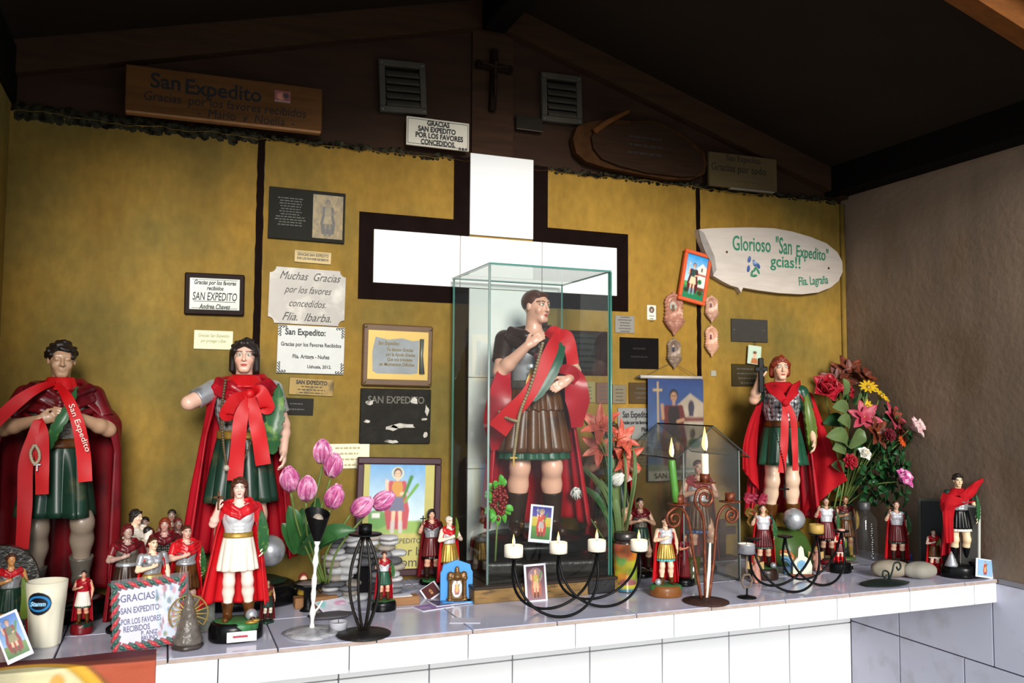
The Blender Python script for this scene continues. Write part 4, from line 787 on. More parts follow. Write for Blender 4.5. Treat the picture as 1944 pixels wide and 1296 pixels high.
# ================================================================== carved saint figures (unit height 1, facing -y, z = 0 at the soles)
POSES = {
 'chest_waist': dict(R=dict(e=(-.150, -.045, .655), w=(-.055, -.125, .760), d=(.70, -.20, .55), n=(.1, .9, -.3), curl=.55), L=dict(e=(.172, .0, .665), w=(.115, -.115, .628), d=(-.80, -.25, -.48), n=(0, .9, -.2), curl=.25),
                     hy=.62, ht=-.06, hx=.012, legR=((-.062, -.025, .275), (-.070, .0, .045)), legL=((.068, -.040, .275), (.085, .005, .045))),
 'both_chest':  dict(R=dict(e=(-.185, -.04, .662), w=(-.062, -.128, .700), d=(.96, -.10, .15), n=(0, 1, 0), curl=.35), L=dict(e=(.178, -.035, .655), w=(.062, -.132, .712), d=(-.95, -.12, .22), n=(0, 1, 0), curl=.30),
                     hy=.10, ht=-.10, hx=0, legR=((-.060, -.015, .275), (-.066, .0, .045)), legL=((.098, -.085, .300), (.098, -.030, .085))),
 'stump_down':  dict(R=dict(stump=(-.215, -.055, .735)), L=dict(e=(.165, .005, .645), w=(.160, -.065, .535), d=(.05, -.35, -.9), n=(-.9, .1, 0), curl=.75),
                     hy=-.10, ht=-.02, hx=0, legR=((-.058, -.015, .275), (-.062, .0, .045)), legL=((.062, -.03, .275), (.075, .0, .045))),
 'raised_down': dict(R=dict(e=(-.175, -.035, .690), w=(-.150, -.100, .795), d=(.05, -.15, .98), n=(.8, .5, 0), curl=1.0), L=dict(e=(.160, .005, .645), w=(.165, -.055, .525), d=(.0, -.25, -.95), n=(-.9, .1, 0), curl=.75),
                     hy=-.06, ht=-.03, hx=0, legR=((-.056, -.012, .275), (-.060, .0, .045)), legL=((.068, -.040, .280), (.088, -.005, .045))),
 'high_down':   dict(R=dict(e=(-.172, -.06, .745), w=(-.150, -.120, .865), d=(.05, -.1, .98), n=(.8, .5, 0), curl=1.05), L=dict(e=(.165, .0, .640), w=(.165, -.065, .515), d=(.0, -.3, -.95), n=(-.9, .1, 0), curl=.75),
                     hy=.05, ht=-.02, hx=0, legR=((-.065, -.03, .275), (-.075, -.005, .045)), legL=((.055, -.01, .280), (.060, .01, .045))),
 'across':      dict(R=dict(e=(-.168, -.03, .655), w=(-.050, -.120, .690), d=(.92, -.1, .35), n=(0, .9, -.2), curl=.6), L=dict(e=(.165, .01, .645), w=(.165, -.045, .525), d=(.0, -.3, -.95), n=(-.9, .1, 0), curl=.6),
                     hy=.15, ht=-.04, hx=0, legR=((-.055, -.012, .275), (-.060, .0, .045)), legL=((.066, -.038, .280), (.086, -.005, .045))),
 'both_down':   dict(R=dict(e=(-.165, .005, .645), w=(-.160, -.05, .530), d=(0, -.3, -.95), n=(.9, .1, 0), curl=.5), L=dict(e=(.165, .0, .645), w=(.160, -.065, .535), d=(.0, -.3, -.95), n=(-.9, .1, 0), curl=.6),
                     hy=-.05, ht=-.08, hx=0, legR=((-.055, -.010, .275), (-.060, .0, .045)), legL=((.066, -.030, .280), (.082, -.005, .045))),
}
def head_frame(p):
    Rh = np.array(Matrix.Rotation(p['hy'], 3, 'Z') @ Matrix.Rotation(-p['ht'], 3, 'X')); return np.array([p['hx'], 0.004, .931]), Rh
_CACHE = {}
def add_hand(g, a, fat=1.0):
    w = np.array(a['w']); d = _n(np.array(a['d'], float)); n = np.array(a['n'], float); n = _n(n-d*np.dot(n, d)); s = np.cross(d, n)
    inner = -1 if w[0] < 0 else 1
    # thumb on the side nearest the chin (upper side)
    if s[2] < 0 and abs(d[2]) < .8: s = -s
    elif abs(d[2]) >= .8: s = s if s[1] < 0 else -s
    M = np.stack([s, n, d], 1); pc = w+d*.026
    g.ell(pc, (.0215*fat, .012*fat, .030), .010, rot=M)
    for i, (off, L) in enumerate(((.0155, .036), (.0055, .041), (-.0045, .038), (-.0135, .031))):
        k0 = w+d*.046+s*off; c = a['curl']; a1 = c*.55; d1 = d*math.cos(a1)+n*math.sin(a1); a2 = c*1.35; d2 = d*math.cos(a2)+n*math.sin(a2)
        k1 = k0+d1*L*.52; k2 = k1+d2*L*.48; g.cone(k0, k1, .0062*fat, .0056*fat, .003); g.cone(k1, k2, .0056*fat, .0047*fat, .002)
    t0 = w+d*.014+s*.017; t1 = t0+(s*.55+d*.75+n*.25)*.024; t2 = t1+(d*.8+s*.1+n*.5)*.018; g.cone(t0, t1, .0078*fat, .0066*fat, .006); g.cone(t1, t2, .0064*fat, .0052*fat, .002)
def fig_body(pose, vox, fat=1.0):
    key = ('body', pose, round(vox, 5))
    if key in _CACHE: return _CACHE[key]
    p = POSES[pose]; g = SDF((-.26, -.20, -.005), (.26, .12, 1.03), vox); HC, Rh = head_frame(p); hp = lambda *q: HC+Rh @ np.array(q)
    g.ell((0, .005, .715), (.102, .066, .11), .03).ell((0, 0, .60), (.083, .058, .10), .03).ell((0, .005, .505), (.092, .066, .07), .03)
    g.cone((-.105, .012, .785), (.105, .012, .785), .036, .036, .03)
    g.cone((0, .014, .80), hp(0, .012, -.035), .038, .032, .02)
    # head
    g.ell(hp(0, .010, .014), (.0465, .058, .053), .01, rot=Rh).ell(hp(0, -.010, -.024), (.0365, .043, .044), .016, rot=Rh).cone(hp(-.008, -.040, -.054), hp(.008, -.040, -.054), .0135, .0135, .014)
    g.cone(hp(-.022, -.041, .018), hp(.022, -.041, .018), .0085, .0085, .012)
    for sx in (-1, 1):
        g.ell(hp(sx*.0185, -.0575, .0065), (.0115, .010, .0075), .006, rot=Rh, op='s')
        g.ell(hp(sx*.0185, -.0435, .0065), (.0105, .0085, .0075), .002, rot=Rh)
        g.ell(hp(sx*.023, -.036, -.018), (.013, .011, .014), .012, rot=Rh)
        g.ell(hp(sx*.047, .004, -.004), (.0055, .010, .0165), .004, rot=Rh)
    g.cone(hp(0, -.0495, .012), hp(0, -.0635, -.0145), .0048, .0070, .006); 
    for sx in (-1, 1): g.ell(hp(sx*.0068, -.0545, -.0165), (.0048, .006, .0042), .004, rot=Rh)
    g.ell(hp(0, -.0515, -.0325), (.0135, .0055, .0036), .003, rot=Rh).ell(hp(0, -.0505, -.0395), (.0115, .0060, .0042), .003, rot=Rh)
    # arms
    for side, sx in (('R', -1), ('L', 1)):
        a = p[side]; sh = np.array((sx*.118, .010, .787))
        if 'stump' in a: g.cone(sh, a['stump'], .036, .031, .02); continue
        e = np.array(a['e'], float); w = np.array(a['w'], float); g.cone(sh, e, .036, .0275, .02); m = e+(w-e)*.3; g.cone(e, m, .0265, .0285, .012); g.cone(m, w, .0275, .0175, .012); add_hand(g, a, fat)
    # legs
    for side, sx in (('R', -1), ('L', 1)):
        k, an = [np.array(q, float) for q in p['leg'+side]]; hip = np.array((sx*.052, .005, .505)); g.cone(hip, k, .058, .037, .03)
        g.ell(k+np.array((0, -.006, 0)), (.034, .035, .042), .02); m = k+(an-k)*.32+np.array((0, .014, 0)); g.cone(k, m, .033, .0375, .03); g.cone(m, an, .037, .025, .03); g.cone(an+np.array((0, .006, -.018)), an+np.array((sx*.016, -.062, -.026)), .019, .014, .012)
    V, Fq = g.mesh()
    # paint the face
    L = (V-HC) @ Rh; C = np.ones((len(V), 3)); msk = np.zeros(len(V))
    skin = np.zeros((len(V), 3)); front = L[:, 1] < -.02
    def blob(x, z, rx, rz, sharp=6): return np.clip((1-np.sqrt(((L[:, 0]-x)/rx)**2+((L[:, 2]-z)/rz)**2))*sharp, 0, 1)*front
    lay = []
    for sx in (-1, 1):
        lay.append(('white', blob(sx*.0185, .0065, .0105, .0062, 5))); lay.append(('iris', blob(sx*.0175, .0065, .0048, .0056, 4)))
        br = np.clip((1-np.abs(L[:, 2]-(.0205-((L[:, 0]-sx*.020)/.020)**2*.004))/.0034)*3, 0, 1)*(np.abs(L[:, 0]-sx*.021) < .0145)*front; lay.append(('brow', br))
        lid = np.clip((1-np.abs(L[:, 2]-(.0125-((L[:, 0]-sx*.0185)/.011)**2*.004))/.002)*3, 0, 1)*(np.abs(L[:, 0]-sx*.0185) < .0115)*front; lay.append(('brow', lid*.8))
        lay.append(('blush', .35*blob(sx*.024, -.020, .016, .014, 1.5)))
    lay.append(('lips', blob(0, -.036, .0150, .0072, 3)))
    _CACHE[key] = (V, Fq, lay); return _CACHE[key]
def body_mesh(pose, vox, skin, eyes=True, legc=None, lips='#a5443c', brow='#4a2c1c', iris='#3a5a4a'):
    key = ('bm', pose, round(vox, 5), skin, eyes, legc)
    if key in _CACHE: return _CACHE[key]
    V, Fq, lay = fig_body(pose, vox); C = np.ones((len(V), 3))*np.array(col(skin)); pal = dict(white='#d9d2c4', iris=iris, brow=brow, lips=lips, blush='#c0604a')
    if legc: C[V[:, 2] < .40] = col(legc)
    if eyes:
        for nm, m in lay: C = C*(1-m[:, None])+np.array(col(pal[nm]))*m[:, None]
    me = new_mesh('body', V, Fq); set_col(me, C); _CACHE[key] = me; return me
def hair_mesh(pose, vox, style):
    key = ('hair', pose, round(vox, 5), style)
    if key in _CACHE: return _CACHE[key]
    p = POSES[pose]; HC, Rh = head_frame(p); hp = lambda *q: HC+Rh @ np.array(q); g = SDF(HC-.095, HC+.09, vox); r = random.Random(3)
    g.ell(hp(0, .016, .020), (.052, .060, .054) if style != 'short' else (.0500, .0585, .0515), .01, rot=Rh)
    if style in ('long', 'mid', 'bob'):
        zl = -.055 if style == 'long' else -.035
        for sx in (-1, 1):
            g.cone(hp(sx*.046, .006, .020), hp(sx*.050, .014, zl), .016, .013, .012); g.cone(hp(sx*.036, .03, .0), hp(sx*.038, .034, zl-.005), .024, .018, .014)
            g.cone(hp(sx*.012, -.040, .054), hp(sx*.046, -.014, .020), .012, .013, .010)
        g.cone(hp(0, .05, .0), hp(0, .046, zl-.01), .028, .02, .014)
    if style in ('curly', 'long', 'mid'):
        n = 60 if style == 'curly' else 40
        for i in range(n):
            u = r.uniform(-1, 1); t = r.uniform(-.15, 1.0); a = math.acos(max(-1, min(1, t))); ph = u*PI
            d = np.array((math.sin(a)*math.sin(ph), math.sin(a)*math.cos(ph), math.cos(a)))
            q = np.array((0, .014, .018))+d*np.array((.053, .060, .055))
            if q[1] < -.030 and q[2] < .040: continue
            g.ell(hp(*q), (.0105, .0105, .009), .005)
    elif style == 'short':
        g.cone(hp(-.024, -.028, .048), hp(.024, -.028, .048), .010, .010, .012)
    else:
        for i in range(9):
            a_ = -1.1+i*.275; g.cone(hp(.006, -.005, .072), hp(.050*math.sin(a_*1.15), -.046*math.cos(a_)+.004, .040-.012*abs(a_)), .008, .009, .004)
    # keep the face free
    g.ell(hp(0, -.062, -.012), (.0385, .050, .052), .004, rot=Rh, op='s')
    if style == 'short':
        for sx in (-1, 1): g.ell(hp(sx*.055, -.01, -.02), (.018, .03, .022), .004, rot=Rh, op='s')
    V, Fq = g.mesh(); me = new_mesh('hair', V, Fq); _CACHE[key] = me; return me
def cuirass_mesh(vox, low=.585):
    key = ('cuirass', round(vox, 5), low)
    if key in _CACHE: return _CACHE[key]
    g = SDF((-.14, -.11, .55), (.14, .11, .84), vox)
    g.ell((0, .003, .715), (.112, .076, .118), .03).ell((0, 0, .61), (.092, .067, .10), .03)
    for sx in (-1, 1): g.ell((sx*.042, -.052, .735), (.046, .030, .042), .018); g.cone((sx*.05, -.02, .79), (sx*.105, .01, .785), .038, .036, .02)
    for i, zz in enumerate((.675, .648, .622)): 
        for sx in (-1, 1): g.ell((sx*.020, -.060, zz), (.020, .012, .013), .008)
    g.ell((0, -.01, .845), (.055, .065, .05), .01, op='s'); g.above(low)
    V, Fq = g.mesh(); me = new_mesh('cuirass', V, Fq); _CACHE[key] = me; return me
def sleeve_mesh(pose, vox, side):
    key = ('sleeve', pose, round(vox, 5), side)
    if key in _CACHE: return _CACHE[key]
    p = POSES[pose]; a = p[side]; sx = -1 if side == 'R' else 1; sh = np.array((sx*.120, .010, .790)); e = np.array(a.get('e', a.get('stump')), float); t = .62 if 'e' in a else .66
    q = sh+(e-sh)*t; g = SDF(np.minimum(sh, q)-.07, np.maximum(sh, q)+.07, vox); g.cone(sh, q, .043, .041, .01); ax = _n(e-sh)
    for k in (.55, 1.0): r_ = sh+(q-sh)*k; g.ell(r_, (.046, .046, .046), .004) if False else None
    lim = float(q @ ax)-.004
    g.cut(lambda X, Y, Z: X*ax[0]+Y*ax[1]+Z*ax[2]-lim-.012)
    V, Fq = g.mesh(); me = new_mesh('sleeve', V, Fq); _CACHE[key] = me; return me
def boot_mesh(pose, vox, side, top=.62, low=False):
    key = ('boot', pose, round(vox, 5), side, top)
    if key in _CACHE: return _CACHE[key]
    p = POSES[pose]; sx = -1 if side == 'R' else 1; k, an = [np.array(q, float) for q in p['leg'+side]]
    g = SDF(np.minimum(k, an)-np.array((.10, .16, .07)), np.maximum(k, an)+np.array((.10, .08, .03)), vox); m = k+(an-k)*.32+np.array((0, .014, 0)); tp = k+(an-k)*(1-top)
    dm = m if top > .68 else tp+np.array((0, .010, 0))
    g.cone(dm, an, .044, .030, .02); g.ell(an+np.array((0, .006, -.016)), (.030, .036, .030), .015); g.cone(an+np.array((0, 0, -.018)), an+np.array((sx*.018, -.072, -.026)), .027, .021, .015)
    ax = _n(an-k); lim = float(tp @ ax); g.cut(lambda X, Y, Z: lim-(X*ax[0]+Y*ax[1]+Z*ax[2])); g.above(an[2]-.045)
    V, Fq = g.mesh(); me = new_mesh('boot', V, Fq); _CACHE[key] = me; return me
def skirt_mesh(z0, z1, r0, r1, n=18, amp=.05, th=.008, nu=144, nv=14, sy=.74, ph=0.0, tip=0.0, bul=None):
    key = ('skirt', z0, z1, r0, r1, n, amp, nu, ph, tip, bul)
    if key in _CACHE: return _CACHE[key]
    P = np.zeros((nu, nv, 3))
    for j in range(nv):
        v = j/(nv-1); r = r0+(r1-r0)*v**.8
        for i in range(nu):
            a = 2*PI*i/nu; w_ = abs(math.sin(n*a/2+ph)); k = 1+amp*v**.6*(w_*2-1); x = r*k*math.cos(a); y = sy*r*k*math.sin(a)+(-.012*v)
            if bul: y -= bul[1]*v*math.exp(-((x-bul[0])/.05)**2)*(y < 0)
            P[i, j] = (x, y, z0+(z1-z0)*v+tip*v*(w_-.5))
    V, Fq = sheet(P, th, True); me = new_mesh('skirt', V, Fq); _CACHE[key] = me; return me
def cape_mesh(name='cape', hem=.03, rx=.19, ry=.13, A=105, A0=150, folds=9, amp=.07, nu=84, nv=44, dx=0.0, th=.010, seed=1, top=.822, flare_l=0.0, flare_r=0.0, shw=.140, shd=.078):
    key = ('cape', shw, shd, hem, rx, ry, A, A0, folds, amp, nu, dx, seed, top, flare_l, flare_r)
    if key in _CACHE: return _CACHE[key]
    r = np.random.default_rng(seed); ph = r.random(4)*6.28; P = np.zeros((nu, nv, 3))
    for j in range(nv):
        v = j/(nv-1); z = top+(hem-top)*v
        ss = min(v/.10, 1.0); sh = math.sin(ss*PI/2)
        q_ = min(1, max(0, v-.02)/.16); q_ = q_*q_*(3-2*q_); s0 = .140+(shw-.140)*q_; d0 = .078+(shd-.078)*q_; bx = .050+(s0-.050)*sh+(rx-shw)*max(0, v-.18)/.82; by = .046+(d0-.046)*sh+(ry-shd)*max(0, v-.18)/.82
        Av = math.radians(A0+(A-A0)*min(1, v/.30)**.7)
        for i in range(nu):
            u = 2*i/(nu-1)-1; th_ = u*Av
            f = math.sin(folds*u*PI/2*1.7+ph[0])*.6+math.sin(folds*.53*u*PI+ph[1]+2*v)*.4; k = 1+amp*min(1, v*1.6)*f
            fl = (flare_l if u < 0 else flare_r)*v**1.5*abs(u)**2
            x = bx*k*math.sin(th_)+dx*v*v+(fl if u > 0 else -fl); y = by*k*math.cos(th_)+.012
            P[i, j] = (x, y, z+.012*math.sin(6*u+ph[2])*v-.02*abs(u)*sh*(1-v)*.0)
    V, Fq = sheet(P, th); me = new_mesh(name, V, Fq); _CACHE[key] = me; return me
def mantle_mesh(vox, big=1.0, open_=False):
    key = ('mantle', round(vox, 5), big, open_)
    if key in _CACHE: return _CACHE[key]
    g = SDF((-.20, -.14, .66), (.20, .13, .88), vox); r = .021*big
    pts = [(0.0, -.082, .768), (-.055, -.066, .795), (-.108, -.025, .818), (-.085, .045, .830), (0, .068, .838), (.085, .045, .830), (.108, -.025, .818), (.055, -.066, .795), (0.0, -.082, .768)]
    rows = [(0, .017, 1.0), (-.022, .013, 1.06), (.014, .012, .93), (-.040, .011, 1.10)] if big <= 1.2 else [(.012, .014, .95), (-.006, .014, 1.0), (-.028, .013, 1.08), (-.050, .012, 1.14), (-.072, .011, 1.19), (-.092, .009, 1.22)]
    for i, (dz, rr, sx_) in enumerate(rows):
        q = [(x*sx_+.006*math.sin(i*2+k), y*(1+(sx_-1)*.7)-(.004 if dz < 0 else 0), z+dz*(1-.25*(y > 0))+.007*math.sin(i*3.1+k*1.7)) for k, (x, y, z) in enumerate(pts)]; q[-1] = q[0]
        for a, b in zip(q[:-1], q[1:]): g.cone(a, b, rr, rr, .009)
    V, Fq = g.mesh(); me = new_mesh('mantle', V, Fq); _CACHE[key] = me; return me
def palm_P(path, w, ser=.0, n=40, bend=.25):
    P = spline(path, n); T = np.gradient(P, axis=0); T /= np.linalg.norm(T, axis=1, keepdims=True); s = np.cross(T, (0, 1.0, 0)); s /= np.maximum(np.linalg.norm(s, axis=1, keepdims=True), 1e-6); nn = np.cross(s, T)
    t = np.linspace(0, 1, n); pr = np.sin(np.clip(t*1.02, 0, 1)**.75*PI)**.7*w+.002; pr = pr*(1+ser*np.sign(np.sin(t*n*1.3)))
    return np.stack([P+s*(pr*k)[:, None]+nn*(abs(k)*-bend*pr)[:, None] for k in (-1, -.55, 0, .55, 1)], 1)
def bead_string(path, n, r, name, mat, parent, thin=.3):
    P = spline(path, n); b = MB(); b.tube(P, r*thin, 4)
    for q in P: b.ball(q, r, 6, 4)
    o = b.build(name, mat, parent, True); return o
def cross_part(parent, c, up, wid, th, mat, name='cross', rot=None, zc=.68):
    b = MB(); b.bbox((-th/2, -th*.4, 0), (th/2, th*.4, up), th*.15); b.bbox((-wid/2, -th*.4, up*zc-th/2), (wid/2, th*.4, up*zc+th/2), th*.15); return b.build(name, mat, parent, loc=c, rot=rot or (0, 0, 0))

# paints
def gloss(name, c, **k): k.setdefault('rough', .34); k.setdefault('coat', .08); k.setdefault('spec', .25); k.setdefault('var', .18); k.setdefault('vscale', 9); return pm(name, c, **k)
M_cape = gloss('crimson_gloss', '#a01220', c2='#6a0a14', c2amt=.3, c2scale=7); M_cape2 = gloss('scarlet_gloss', '#c4161f', c2='#8a0c16', c2amt=.25, c2scale=7); M_cape3 = gloss('dark_crimson', '#670f17', c2='#3c080d', c2amt=.4, c2scale=7); M_maroon = gloss('dull_maroon', '#5c1a1c')
M_silver = pm('silver_paint', '#b4b6ba', .34, .55, var=.2, vscale=14, c2='#6a6c70', c2amt=.25, c2scale=16, bump=.15, bscale=40); M_pewter = pm('tarnished_silver', '#7d776c', .38, .55, var=.25, vscale=12, c2='#4a443a', c2amt=.4, c2scale=10); M_white_silver = pm('white_silver', '#d0d0d4', .4, .3, var=.1, bump=.2, bscale=45)
M_gold = pm('gold_paint', '#a8843a', .4, .5, var=.25, vscale=20); M_hair_b = pm('black_hair', '#1c1310', .5, var=.3, vscale=30); M_hair_br = pm('brown_hair', '#4a2413', .5, var=.3, vscale=30); M_hair_r = pm('red_hair', '#7c2c12', .45, var=.3, vscale=30)
M_brown_l = gloss('brown_leather', '#55300f', var=.3, c2='#2e1708', c2amt=.4); M_dkbrown = gloss('dark_boot', '#2e1d15', var=.3); M_green = gloss('bottle_green', '#1d4a34', var=.3); M_dgreen = gloss('deep_green', '#173226', var=.3, c2='#4a4a30', c2amt=.2); M_black_g = gloss('black_gloss', '#0a0a0b', rough=.25, spec=.15, coat=.05); M_grass = pm('painted_grass', '#2c6a38', .45, var=.35, vscale=25, bump=.6, bscale=30); M_white_p = gloss('cream_paint', '#e0d6c8', var=.1); M_teal = gloss('teal_paint', '#3a9a9c'); M_palm = gloss('palm_green', '#26522c', var=.3, c2='#6a8a3a', c2amt=.25, c2scale=20); M_palm2 = gloss('palm_light', '#5a6e24', var=.3); M_redribbon = pm('red_satin', '#b80d14', .5, var=.15, vscale=10, spec=.3); M_redcloth = pm('red_cloth', '#a80c18', .8, spec=.2, var=.15, vscale=12); M_brownbase = gloss('brown_base', '#7a4a22'); M_olive = gloss('olive_green', '#3f5a26')
SKIN = {}
M_scale = scale_mat('scale_armour', '#b2b2b4', '#2c2a28'); M_scale_d = scale_mat('dark_scale_armour', '#5c5852', '#1c1a18')
def skinmat(rough=.38, coat=.2): return attr_mat('painted_skin_%.2f' % rough, rough=rough, coat=coat, var=.10, vscale=12)

def base_mesh(rx, ry, h, seed=1, top=.92, wob=.05, n=40, dome=False):
    r = random.Random(seed); a_ = [r.random()*6.28 for _ in range(4)]
    f = lambda a, z: 1+wob*(math.sin(2*a+a_[0])*.6+math.sin(5*a+a_[1])*.3+math.sin(9*a+a_[2])*.15)
    if dome:
        b = MB(); b.lathe([(rx*1.05, -h), (rx*1.08, -h*.8), (rx*1.0, -h*.5), (rx*.85, -h*.25), (rx*.6, -h*.06), (rx*.3, .0)], n, (0, 0, 0), 1, ry/rx, f); return b.mesh('base')
    b = MB(); b.lathe([(rx*.97, -h), (rx, -h*.9), (rx*.99, -h*.35), (rx*top, -.012), (rx*top*.9, -.002), (rx*.3, .0)], n, (0, 0, 0), 1, ry/rx, f); return b.mesh('base')
def figure(name, label, loc, H, rz=0.0, pose='raised_down', res=110, skin='#d6a184', hair=None, hstyle='mid', cape=None, cuirass=None, skirt=None, under=None, boots=None, sleeve=None, mantle=True, base=None, grass=None, bh=.07, bsz=(.17, .13), bdy=0.0, group=None,
           capekw=None, skirtkw=None, palm=None, cross=None, skinr=.38, boot_top=.62, belt=None, cat='figurine', helmet=None, tier=False, dome=False, eyes=True, mbig=1.0, lean=0.0, skinmatx=None, legc=None):
    t = thing(name, label, cat, (loc[0], loc[1], loc[2] if len(loc) > 2 else ZS), rz, group); sc = H/(1.0+bh); t.scale = (sc, sc, sc); up = bh; vox = 1.0/res
    def put(nm, me, m, smooth=True, loc=(0, 0, up)): return link(nm, me, m, t, smooth, loc)
    put('body', body_mesh(pose, vox, skin, eyes, legc), skinmatx or skinmat(skinr)); put('hair', hair_mesh(pose, vox if res > 150 else vox*.8, hstyle), hair or M_hair_b)
    if cuirass: put('breastplate', cuirass_mesh(vox), cuirass)
    if sleeve:
        put('sleeve', sleeve_mesh(pose, vox, 'R'), sleeve); put('sleeve', sleeve_mesh(pose, vox, 'L'), sleeve)
    nu = 144 if res > 150 else 72
    kw = dict(z0=.605, z1=.335, r0=.094, r1=.138, n=18, amp=.06, nu=nu); kw.update(skirtkw or {})
    if under: put('underskirt', skirt_mesh(kw['z1']+.05, kw['z1']-.028, kw['r1']*.86, kw['r1']*.97, kw['n'], kw['amp']*.8, nu=nu, ph=.6), under)
    if skirt: put('skirt', skirt_mesh(**kw), skirt)
    if tier: put('skirt_tassets', skirt_mesh(.60, .50, .099, .118, 20, .05, nu=nu, tip=.01), tier)
    if belt: put('belt', skirt_mesh(.622, .588, .097, .099, 8, .0, th=.010, nu=nu//2, nv=4), belt)
    if boots: put('boot', boot_mesh(pose, vox, 'R', boot_top), boots); put('boot', boot_mesh(pose, vox, 'L', boot_top), boots)
    if cape:
        ck = dict(nu=84 if res > 150 else 44, nv=44 if res > 150 else 24); ck.update(capekw or {}); put('cape', cape_mesh(**ck), cape)
        if mantle: put('mantle', mantle_mesh(vox, mbig), mantle if mantle is not True else cape)
    if base:
        bo = link('base', base_mesh(bsz[0], bsz[1], bh, seed=len(label), dome=dome), base, t, True, (0, bdy, up+.004))
        if grass: link('grass', base_mesh(bsz[0]*.93, bsz[1]*.93, bh*.5, seed=len(label)+3, wob=.08), grass, t, True, (0, bdy, up+.010))
    if palm:
        a = POSES[pose]['L']; w_ = np.array(a['w']); d = _n(np.array(a['d'])); h0 = w_+d*.03
        pp = palm.get('path') or [h0+np.array((0, -.015, -.03)), h0+np.array((0, -.035, .08)), h0+np.array((-.008, -.045, .19)), h0+np.array((-.022, -.040, .29))]
        sheet_obj('palm_leaf', palm_P(pp, palm.get('w', .026), palm.get('ser', .12)), palm.get('th', .012), palm['m'], t, loc=(0, 0, up))
    if cross:
        a = POSES[pose]['R']; w_ = np.array(a['w']); d = _n(np.array(a['d'])); h0 = w_+d*.045+np.array((0, -.012, 0))
        cross_part(t, h0+np.array((0, 0, up-cross.get('dz', .045))), cross.get('up', .15), cross.get('wid', .085), cross.get('th', .016), cross['m'], rot=cross.get('rot', (0, 0, 0)))
    if helmet: MB().ball((helmet[0], helmet[1], up+helmet[2]), helmet[2], 16, 10).build('helmet', M_silver, t, True)
    return t
# ================================================================== the statues and figurines, each set down on the shelf
def foot(fx, fy, ty, z=ZS):
    p = S(fx, fy, z); return (p[0], p[1], z), float(W(fx, ty, p[1])[2]-z)
def at(fx, Y, ty, z=ZS):
    yb = PX((W(fx, 1000, Y)[0], Y, z))[1]; p = W(fx, yb, Y); return (p[0], Y, z), float(W(fx, ty, Y)[2]-z)
def LP(t, px, py, yl=-.10):
    """photo pixel -> point in a figure's own frame, yl in front of its axis"""
    s_ = t.scale[0]; p = W(px, py, t.location[1]+yl*s_)-np.array(t.location); a = -t.rotation_euler[2]
    return np.array((p[0]*math.cos(a)-p[1]*math.sin(a), p[0]*math.sin(a)+p[1]*math.cos(a), p[2]))/s_
def ribbon(t, name, px, w, mat, yl=-.12, side=None, th=.003, tw=0.22):
    """px: list of (x, y[, depth]) pixels"""
    pts = [LP(t, q[0], q[1], q[2] if len(q) > 2 else yl) for q in px]
    P = spline(pts, 10*len(pts)); T = np.gradient(P, axis=0); T /= np.linalg.norm(T, axis=1, keepdims=True)
    s_ = np.cross(T, (0, 1.0, .15)); s_ /= np.maximum(np.linalg.norm(s_, axis=1, keepdims=True), 1e-6); m = len(P); tt = np.linspace(0, 1, m)
    yy = np.sin(tt*9+len(name))*tw; s_ = s_*np.cos(yy)[:, None]+np.cross(T, s_)*np.sin(yy)[:, None]
    ww = np.interp(tt, np.linspace(0, 1, len(w)), w) if not np.isscalar(w) else np.full(m, w)
    return sheet_obj(name, np.stack([P+s_*(ww*k)[:, None]+np.array((0, -1, 0))*((.25-k*k)*.05*ww)[:, None] for k in (-.5, -.25, 0, .25, .5)], 1), th, mat, t)
BIG = 330
# --- tall statue at the left end
l, H = at(97, 2.43, 650)
t = s1 = figure('saint_statue', 'tall curly-haired saint statue with dark crimson cloak at the left end of the shelf', l, H, .06, 'both_chest', BIG, '#b08a6c', M_hair_b, 'curly', M_cape3, M_pewter, M_dgreen, None, M_pewter, M_cape3, M_cape3, M_black_g, None, .075, (.21, .16), cat='statue', capekw=dict(rx=.225, ry=.15, A=114, A0=165, folds=11, hem=.0, seed=4, shw=.222, shd=.10), mbig=1.4, belt=M_brown_l, legc='#8a7a6a', boot_top=.36, skirtkw=dict(z1=.325, n=14, amp=.08, r1=.135, bul=(.085, .075)), skinr=.42, eyes=False)
put = lambda nm, V_, F_, m: link(nm, new_mesh(nm, V_, F_), m, t, True)
link('ribbon_collar', skirt_mesh(.862, .812, .045, .062, 9, .06, th=.006, nu=72, nv=8, sy=.95), M_redribbon, t, True, (0, .008, .075))
ribbon(t, 'ribbon_tail', [(104, 726, -.07), (72, 737, -.13), (36, 760, -.16), (2, 790, -.17), (-22, 812, -.16)], [.02, .045, .05], M_redribbon); 
o = ribbon(t, 'ribbon_tail', [(108, 728, -.07), (128, 755, -.15), (147, 800, -.17), (158, 860, -.16), (162, 914, -.16)], [.02, .040, .045, .05, .05], M_redribbon)
lettering(t, 'San Expedito', *(LP(t, 151, 812, -.178)[[0, 2]]), .028, M_white_p, y=-.180, rot=1.22, fit=.19)
ribbon(t, 'wrist_ribbon', [(72, 796, -.15), (79, 820, -.17), (80, 870, -.17), (80, 938, -.165)], [.03, .045, .048, .045], M_redribbon); ribbon(t, 'wrist_ribbon', [(72, 798, -.16), (62, 830, -.17), (49, 880, -.17), (47, 960, -.17), (42, 1042, -.165)], [.03, .04, .05, .05, .045], M_redribbon)
bead_string([LP(t, x, y, -.185) for x, y in ((64, 846), (58, 858), (60, 872), (66, 880), (74, 872), (74, 858), (68, 846))], 22, .0065, 'rosary', pm('pearl_bead', '#a89a80', .3), t); cross_part(t, LP(t, 70, 894, -.185), .035, .024, .006, M_silver, 'rosary_cross')
